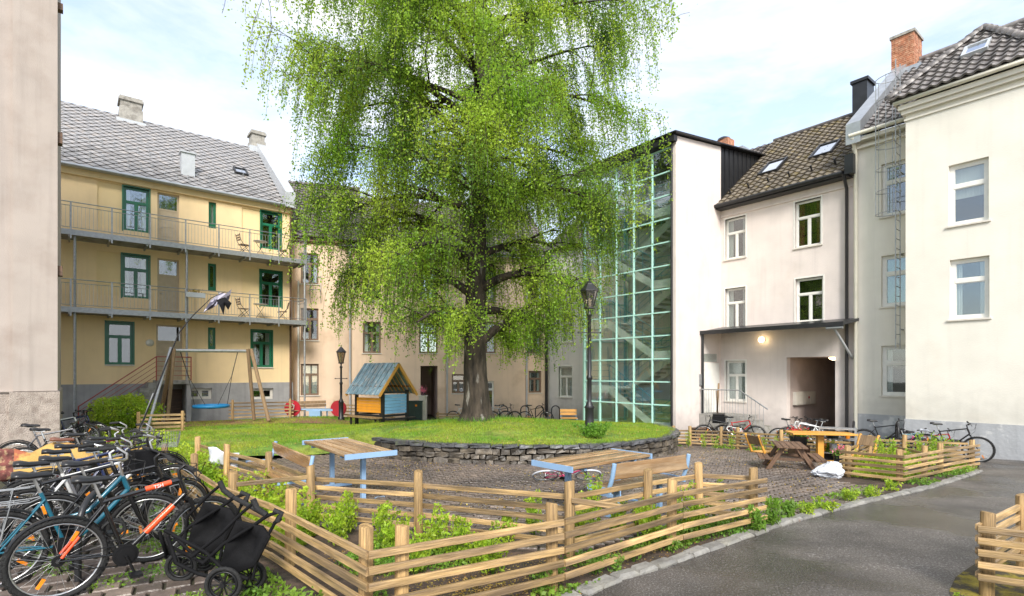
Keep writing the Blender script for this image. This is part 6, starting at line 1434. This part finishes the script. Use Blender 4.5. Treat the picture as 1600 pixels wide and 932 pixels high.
    BM['lock'] = MB().torus((.36, 0, .50), .085, .011, 'y', 18, 6).torus((.37, .03, .52), .07, .011, 'y', 18, 6).mesh('cable_lock', M['rubber'])
bike_parts()
def bike(label, x, y, head, paint_='p_black', lean=0, saddle='vinyl', step=False, sweep=False, guards=True, rack=False, basket=None, scale=1, knob=False, steer=0, refl=True, zf=base_z, group='bicycles', lock=False, name='bicycle', flip=False, z=None, ry=0):
    t = thing(name, label, 'bicycle', (x, y, (zf(x, y) + .01) if z is None else z), R(head), group=group, rx=R(lean), ry=ry); t.scale = (scale,) * 3
    fr = inst('frame', BM['frame_step' if step else 'frame'], t, m=M[paint_]); fr.scale = (1, 1, 1)
    hx = Vector((.86, 0, 0)); 
    def turn(nm, me, **k):
        if not steer: return inst(nm, me, t, **k)
        a = R(steer); o = inst(nm, me, t, loc=(.87 - .87 * math.cos(a), -.87 * math.sin(a), 0), rot=(0, 0, a), **k); return o
    turn('fork', BM['fork']); hb = turn('handlebar', BM['bars_sweep' if sweep else 'bars']); [inst('grip', g_, hb) for g_ in BM['grips_sweep' if sweep else 'grips']]; inst('brake_levers', BM['levers'], hb)
    inst('saddle', BM['saddle'], t, m=M[saddle]); inst('seat_post', BM['post'], t)
    ck = inst('crankset', BM['crank'], t); inst('pedal', BM['pedal'], ck, (.50, -.13, .13)); inst('pedal', BM['pedal'], ck, (.38, .12, .45))
    for c_, fw_ in (((0, 0, .34), False), ((1.06, 0, .34), True)):
        a = R(steer) if fw_ else 0
        loc = c_ if not a else (.87 + (c_[0] - .87) * math.cos(a), (c_[0] - .87) * math.sin(a), .34)
        w_ = inst('wheel', BM['tyre_knob' if knob else 'tyre'], t, loc, (0, random.uniform(0, 6), a)); inst('rim', BM['rim'], w_); inst('spokes', BM['spokes'], w_)
        if refl: [inst('spoke_reflector', q_, w_) for q_ in BM['reflector']]
        if guards: inst('mudguard', BM['guard'], t, loc, (0, R(-12) if not fw_ else R(8), a))
    if rack: inst('rear_rack', BM['rack'], t)
    if basket: turn('basket', BM[basket])
    if lock: inst('cable_lock', BM['lock'], t)
    return t
G_ = 'bicycles parked by the left fence'
b = bike('black mountain bike with orange accents, nearest in the left row', -3.66, 4.33, 44, 'p_black', 3, knob=True, guards=False, group=G_, lock=True, steer=6)
# orange panels on the frame
MB().tube([(.585, 0, .823), (.78, 0, .857)], .0235, 10).build('top_tube_panel', M['p_orange'], b); MB().tube([(.59, 0, .44), (.80, 0, .645)], .0275, 10).build('down_tube_panel', M['p_orange'], b)
for s_ in (-.06, .06): MB().tube([(.02, s_, .365), (.13, s_ * .75, .51)], .0125, 8).build('seat_stay_panel', M['p_orange'], b)
MB().tube([(1.06, -.0, .34), (1.06, .0, .34)], .001, 3)
tx = bpy.data.curves.new('frame_lettering', 'FONT'); tx.body = 'TSH'; tx.size = .042; tx.extrude = .0008; tx.align_x = 'CENTER'; tx.align_y = 'CENTER'; tx.materials.append(M['inkwhite'])
t0 = bpy.data.objects.new('tmp', tx); col.objects.link(t0); bpy.context.view_layer.update(); tm_ = bpy.data.meshes.new_from_object(t0.evaluated_get(bpy.context.evaluated_depsgraph_get())); bpy.data.objects.remove(t0)
to = bpy.data.objects.new('frame_lettering', tm_); col.objects.link(to); to.parent = b; to.location = (.68, -.0252, .841); to.rotation_euler = (R(90), R(-10), 0)
inst('rear_mudguard', BM['guard'], b, (0, 0, .37), (0, R(35), 0), scale=(.9, 1, .9))
bike('teal step-through bike second in the left row', -4.35, 4.55, 42, 'p_teal', 5, step=True, rack=True, group=G_, sweep=True, steer=-12)
bike('black bike with chrome rack and mesh basket behind the teal one', -4.75, 5.0, 46, 'p_black', -3, saddle='vinyl', group=G_, rack=True, sweep=True, basket='bag', steer=10)
bike('white framed city bike with pale handlebar in the left row', -5.0, 5.55, 44, 'p_white', 4, group=G_, sweep=True, steer=-8)
bike('dark grey bike with high black saddle in the middle of the left row', -5.45, 6.1, 40, 'p_grey', -4, group=G_, knob=True, guards=True)
bike('black road bike with narrow tyres behind the mustard rug', -5.9, 6.8, 46, 'p_navy', 3, group=G_, steer=14, rack=True)
bike('bike with brown leather saddle under the mustard rug', -6.6, 7.55, 38, 'p_black', -2, saddle='brownsaddle', group=G_, step=True, sweep=True)
bike('maroon bike with wire front basket towards the back of the left row', -7.1, 8.4, 33, 'p_maroon', 4, group=G_, basket='basket', sweep=True)
bike('black bike leaning near the end of the left row', -8.2, 9.0, 30, 'p_black', -6, group=G_)
bike('dull grey bike last in the left row by the roughcast wall', -9.2, 10.0, 25, 'p_grey', 4, group=G_)
bike('black city bike with wire basket among the crowded handlebars', -6.4, 7.95, 42, 'p_black', 6, group=G_, basket='basket', sweep=True, steer=-15)
bike('black town bike with straight bar squeezed in after the teal one', -4.5, 5.25, 38, 'p_black', 6, group=G_, steer=18)
bike('navy bike with swept bar between the white and grey bikes', -5.2, 6.35, 50, 'p_navy', -5, group=G_, sweep=True, steer=-20)
bike('black bike with rear rack pressed against the mustard rug', -6.0, 7.35, 48, 'p_black', 5, group=G_, rack=True, steer=12)
GB = 'bicycles by the corner of the beige building'
q = at(118, 657, 14.6); bike('white bike standing by the corner of the beige building', -12.0, 13.4, 35, 'p_white', 4, group=GB); bike('navy bike behind the white bike at the beige building corner', -12.2, 14.1, 22, 'p_navy', -3, group=GB, guards=False)
bike('grey bike third at the beige building corner', -12.7, 14.8, 10, 'p_grey', 3, group=GB)
# bicycle hoops
def hoop(label, x, y, an=0, group=None, h=.78, w_=.6):
    t = thing('bicycle_stand', label, 'bicycle stand', (x, y, base_z(x, y)), an, group=group); pts = [(-w_ / 2, 0, 0), (-w_ / 2, 0, h - w_ / 2)] + [(-w_ / 2 * math.cos(R(a)), 0, h - w_ / 2 + w_ / 2 * math.sin(R(a))) for a in range(20, 180, 20)] + [(w_ / 2, 0, h - w_ / 2), (w_ / 2, 0, 0)]
    MB().tube(pts, .028, 8).build('hoop', M['black'], t); [MB().lathe([(.06, 0), (.06, .012)], (q_, 0, .002), 8).build('base_plate', M['black'], t) for q_ in (-w_ / 2, w_ / 2)]; return t
GH = 'black hoop bicycle stands'
for px, lab in ((843, 'black hoop stand beside the downpipe'), (868, 'black hoop stand left of the small bench'), (787, 'black hoop stand right of the birch trunk'), (820, 'black hoop stand between the parked bicycles')):
    q = at(px, 657, 27.0); hoop(lab, q.x, q.y, R(10), GH, .9, .42)
G2 = 'bicycles behind the birch'
for lab, px, py, Y, hd, pc_, gd in (('white bike left of the birch trunk', 522 + 186, 655, 26.5, 8, 'p_white', False), ('grey bike leaning right of the birch trunk', 770, 657, 26, 5, 'p_grey', True), ('silver bike with black cover behind the birch', 790, 657, 26.4, 175, 'p_silver', True), ('black bike upright at the hoop stand', 820, 657, 26.2, 0, 'p_black', False)):
    q = at(px, py, Y); bike(lab, q.x, q.y, hd, pc_, 3, guards=gd, group=G2, zf=base_z)
G3 = 'bicycles under the canopy'
for lab, px, Y, hd, pc_, kw in (('red bike with black top box under the canopy', 1130, 19.3, -25, 'p_red', dict(rack=True)), ('black bike right of the top box bike', 1150, 18.8, 160, 'p_black', {}), ('white and pink child bike under the canopy', 1168, 18.4, 150, 'p_white', dict(scale=.75)),
      ('grey mountain bike standing alone before the pink wall', 1216, 17.6, -12, 'p_grey', dict(guards=False)), ('white bike with front rack at the gateway', 1290, 16.6, 140, 'p_white', dict(rack=True)), ('silver bike with green cables by the gateway edge', 1300, 15.9, 165, 'p_silver', {})):
    X = (px - 800) / 840 * Y; o = bike(lab, X, Y, hd, pc_, 4, group=G3, **kw)
    if 'top box' in lab and 'red' in lab: MB().box((-.35, -.2, .76), (.08, .2, 1.0)).box((-.33, -.18, 1.0), (.06, .18, 1.08)).build('top_box', M['steelblack'], o)
G4 = 'bicycles along the cream wall'
for lab, px, Y, hd, pc_, kw in (('black drop bar bike beside the cream downpipe', 1350, 16.6, -38, 'p_black', {}), ('small cyan child bike along the cream wall', 1398, 15.4, -60, 'p_cyan', dict(scale=.8)), ('small pink child bike next to the cyan one', 1412, 15.0, -50, 'p_pink', dict(scale=.75)),
      ('red and white child bike with white saddle', 1432, 14.8, -35, 'p_red', dict(scale=.8, saddle='plasticbag')), ('black mountain bike nearest the bay of the cream building', 1447, 14.5, -38, 'p_black', dict(guards=False, knob=True))):
    X = (px - 800) / 840 * Y; bike(lab, X, Y, hd, pc_, 3, group=G4, **kw)
for px, Y, lab in ((1334, 16.2, 'black hoop stand by the black downpipe of the pink building'), (1402, 15.3, 'black hoop stand under the lowest cream building window')): hoop(lab, (px - 800) / 840 * Y, Y, R(60), GH, .95, .55)
# child's bike lying by the stone wall
kbp = gp(850, 737); bike('small pink child bike with white tyres lying by the stone wall', gp(850, 752).x, gp(850, 752).y, 4, 'p_pink', 58, group='bicycles in the yard', scale=.78, guards=False)
for o in [c for c in bpy.data.objects if c.get('label', '').startswith('small pink child bike with white tyres')][0].children:
    if o.name.startswith('wheel'): o.material_slots[0].link = 'OBJECT'; o.material_slots[0].material = M['plasticbag']
# steel hoops below the bikes of the left row
for k, (x, y) in enumerate(((-3.85, 5.0), (-4.5, 5.8), (-5.3, 6.8))): hoop(['nearest', 'middle', 'farthest'][k] + ' thick black steel stand under the left row of bicycles', x, y, R(100), 'stands under the left row', .75, .6)

# mustard rug over the bikes
rg = thing('rug', 'mustard and red patterned rug draped over the parked bicycles', 'rug', (-6.6, 7.6, base_z(-6.6, 7.6)), R(38))
n1, n2 = 22, 14; vs = []
for i in range(n1 + 1):
    for j in range(n2 + 1):
        u, v = i / n1, j / n2 - .5; x = -.55 + 1.75 * u; y = .95 * v; d_ = abs(y)
        z = .80 + .10 * math.sin(u * 5.5) + .07 * math.cos(u * 13 + v * 4) - max(0, d_ - .12) * (.85 + .3 * math.sin(u * 9)) + .02 * math.sin(20 * u + 9 * v); y2 = math.copysign(min(d_, .12 + (d_ - .12) * .45 if d_ > .12 else d_), y) + .03 * math.sin(u * 17) * (d_ > .2)
        vs.append((x, y2, z))
fsx = [(i * (n2 + 1) + j, (i + 1) * (n2 + 1) + j, (i + 1) * (n2 + 1) + j + 1, i * (n2 + 1) + j + 1) for i in range(n1) for j in range(n2)]
r1 = MB().add(vs, fsx, True).build('cloth', M['rug'], rg); r1.data.materials.append(M['rugred'])
for p in r1.data.polygons:
    if p.index // n2 < 3: p.material_index = 1
so_ = r1.modifiers.new('s', 'SOLIDIFY'); so_.thickness = .012

# whip flag with torn cloth
wf = thing('flag_pole', 'bent whip flag pole with a torn grey cloth rising from the bicycles', 'flag', gp(205, 740))
Yf = 8.2; tb_('pole', [at(205, 700, Yf), at(244, 610, Yf), at(262, 563, Yf), at(280, 520, Yf), at(300, 495, Yf), at(330, 466, Yf), at(352, 456, Yf)], [.012, .012, .011, .010, .008, .006, .004], 'black', wf)
tb_('lower_pole', [gp(203, 742), at(212, 690, Yf), at(240, 615, Yf + .02)], .014, 'galv', wf)
fl = MB(); A0 = [(318, 488), (330, 470), (345, 458), (356, 460), (362, 452), (358, 468), (350, 478), (340, 476), (330, 482)]
ce = at(340, 470, Yf); vs = [at(px, py, Yf + .05 * math.sin(px * .9)) for px, py in A0]; fl.add([ce] + vs, [(0, i + 1, (i + 1) % len(vs) + 1) for i in range(len(vs))]); cl = fl.build('cloth', M['kite'], wf, world=True); s2 = cl.modifiers.new('s', 'SOLIDIFY'); s2.thickness = .01
fl = MB(); A0 = [(338, 470), (352, 465), (362, 474), (357, 484), (352, 477), (349, 492), (343, 478)]; vs = [at(px, py, Yf - .06 + .05 * math.cos(px)) for px, py in A0]; fl.add([at(350, 473, Yf - .04)] + vs, [(0, i + 1, (i + 1) % len(vs) + 1) for i in range(len(vs))]); cl = fl.build('cloth', M['fabricblack'], wf, world=True); s2 = cl.modifiers.new('s', 'SOLIDIFY'); s2.thickness = .01

# ================================================================== PUSHCHAIR
pu = thing('pushchair', 'folded black twin pushchair standing against the front fence', 'pushchair', (-2.35, 4.5, 0), 0)
def PT(l, Y): return [at(px, py, Y) for px, py in l]
def wheel_(px, py, Y, r, rz):
    c = at(px, py, Y); c.z = max(c.z, r + base_z(c.x, c.y) + .015)
    w_ = MB().torus((0, 0, 0), r - .018, .018, 'y', 26, 8).build('wheel', M['rubber'], pu, loc=c - Vector(pu.location), rot=(0, 0, rz))
    mb = MB().torus((0, 0, 0), r - .045, .010, 'y', 24, 5)
    for k in range(10): a = 2 * math.pi * k / 10; mb.tube([(0, 0, 0), ((r - .045) * math.cos(a), 0, (r - .045) * math.sin(a))], .007, 4)
    mb.tube([(0, -.03, 0), (0, .03, 0)], .02, 8); mb.build('spoked_rim', M['steelblack'], w_)
wheel_(349, 914, 4.28, .145, R(8)); wheel_(390, 910, 4.50, .135, R(12)); wheel_(283, 893, 4.72, .135, R(10)); wheel_(318, 880, 4.95, .12, R(10))
for Yn, dx, dy in ((4.32, 0, 0), (4.78, -52, -28)):
    sh_ = lambda l: PT([(px + dx * (1 if px > 300 else .25), py + dy * (1 if px > 300 else .25)) for px, py in l], Yn)
    tb_('chassis_tube', sh_([(262, 838), (275, 880), (310, 897), (345, 905)]), .016, 'fabricblack', pu)
    tb_('chassis_tube', sh_([(270, 836), (320, 862), (352, 893), (388, 905)]), .015, 'fabricblack', pu)
    tb_('push_bar', sh_([(318, 880), (350, 850), (395, 822), (418, 806), (437, 800), (438, 812), (428, 818)]), .015, 'fabricblack', pu)
    tb_('push_bar', sh_([(395, 905), (402, 870), (418, 838), (436, 806)]), .013, 'fabricblack', pu)
    tb_('strut', sh_([(300, 870), (345, 835), (380, 800), (398, 785)]), .013, 'fabricblack', pu)
    tb_('grip', sh_([(395, 780), (402, 795), (416, 805)]), .024, 'rubber', pu); tb_('grip', sh_([(428, 798), (440, 802), (434, 815)]), .022, 'rubber', pu)
    # slung fabric seat
    qd = [(370, 812), (412, 822), (424, 838), (400, 885), (372, 896), (345, 880), (352, 850)]
    vs = sh_(qd); ce = sum(vs, Vector()) / len(vs) + Vector((0, .12, 0)); mb = MB(); k = len(vs)
    m1 = [v.lerp(ce, .5) + Vector((0, .02 * math.sin(i * 2.3), .015 * math.cos(i * 3))) for i, v in enumerate(vs)]
    mb.add(vs + m1 + [ce], [(i, (i + 1) % k, k + (i + 1) % k, k + i) for i in range(k)] + [(k + i, k + (i + 1) % k, 2 * k) for i in range(k)], True)
    s_ = mb.build('seat_fabric', M['fabricblack'], pu, world=True); so2 = s_.modifiers.new('s', 'SOLIDIFY'); so2.thickness = .02
tb_('cross_bar', [at(388, 905, 4.32), at(388 - 50, 905 - 28, 4.78)], .014, 'fabricblack', pu); tb_('handle_cross_bar', [at(418, 806, 4.32), at(366, 778, 4.78)], .02, 'rubber', pu)
tb_('cross_bar', [at(318, 880, 4.32), at(268, 855, 4.78)], .014, 'fabricblack', pu)
# white cloth tied on a back post of the fence
cw = thing('white_cloth', 'white rag tied over a rail of the left fence by a post', 'cloth', (-5.2, 9.6, base_z(-5.2, 9.6)))
mb = MB(); vs = []
for i in range(9):
    for j in range(7): u, v = i / 8, j / 6; vs.append((u * .55 - .2, -.05 + .05 * math.sin(u * 9 + v * 3), .72 - v * .28 - .12 * u + .02 * math.sin(7 * u)))
mb.add(vs, [(i * 7 + j, (i + 1) * 7 + j, (i + 1) * 7 + j + 1, i * 7 + j + 1) for i in range(8) for j in range(6)], True); o = mb.build('rag', M['plasticbag'], cw); o.modifiers.new('s', 'SOLIDIFY').thickness = .01
# balcony furniture: bistro chairs, tables and flower box
def bistro_chair(label, u, y, z, an):
    p = FY.world(u, y, z); t = thing('folding_chair', label, 'chair', p, an, group='folding chairs on the balconies')
    for k in range(4): MB().box((-.2, -.2 + k * .1, .44), (.2, -.12 + k * .1, .46)).build('slat', M['woodgrey'], t)
    for k in range(3): MB().box((-.2, .21 + .02 * k, .6 + k * .1), (.2, .23 + .02 * k, .67 + k * .1)).build('back_slat', M['woodgrey'], t)
    for s_ in (-.2, .2): MB().tube([(s_, -.25, 0), (s_, .2, .6), (s_, .28, .92)], .012, 5).build('front_leg_frame', M['black'], t); MB().tube([(s_, .25, 0), (s_, -.2, .45)], .012, 5).build('side_frame', M['black'], t)
def bistro_table(label, u, y, z):
    p = FY.world(u, y, z); t = thing('bistro_table', label, 'table', p, .4, group='bistro tables on the balconies'); MB().lathe([(.3, .70), (.3, .72)], n=16).build('top', M['galv'], t)
    MB().tube([(-.22, -.1, 0), (.2, .1, .7)], .01, 5).tube([(.22, -.1, 0), (-.2, .1, .7)], .01, 5).build('legs', M['black'], t)
for zb, nm in ((7.13, 'upper'), (4.27, 'lower')):
    bistro_chair(f'folding chair left of the table at the right end of the {nm} balcony', -2.3, -.7, zb + .003, R(140)); bistro_table(f'small bistro table at the right end of the {nm} balcony', -1.6, -.7, zb + .003); bistro_chair(f'folding chair at the far right end of the {nm} balcony', -.6, -.6, zb + .003, R(-60))
u_ = FY.hit(305, -1.3); p = FY.world(u_, -1.36, 4.98); fb_ = thing('flower_box', 'white flower box hung on the lower balcony rail', 'flower box', p, math.atan2(1, 1.226))
MB().box((-.35, -.1, 0), (.35, .04, .2)).build('box', M['whitemetal'], fb_); quads('plants', leafquads(RNG.normal(0, 1, (120, 3)) * np.array([.14, .03, .04]) + np.array([0, 0, .25]), .06), M['autumn'], fb_)
# leaning timber and brick edging near the landing
q = gp(1084, 668); tm = thing('leaning_timber', 'two pale boards leaning on the wall by the canopy post', 'timber', (8.05 - .1, 21.0, -.65))
MB().box((-.03, -.02, 0), (.03, .02, 2.1)).xform(Matrix.Rotation(.06, 4, 'Y')).build('board', M['woodgrey'], tm); MB().box((.1, -.02, 0), (.15, .02, 1.8)).xform(Matrix.Rotation(-.05, 4, 'Y')).build('board', M['woodgrey'], tm)
cr = thing('wooden_crate', 'reddish wooden crate standing by the entrance landing', 'crate', (at(1099, 668, 19.8).x, 19.8, -.64), .3)
for k in range(3): MB().box((-.45, -.25, .05 + k * .14), (.45, -.22, .17 + k * .14)).build('slat', M['wooddark'], cr)
MB().box((-.45, -.219, .03), (.45, .25, .47)).build('box', M['wooddark'], cr)
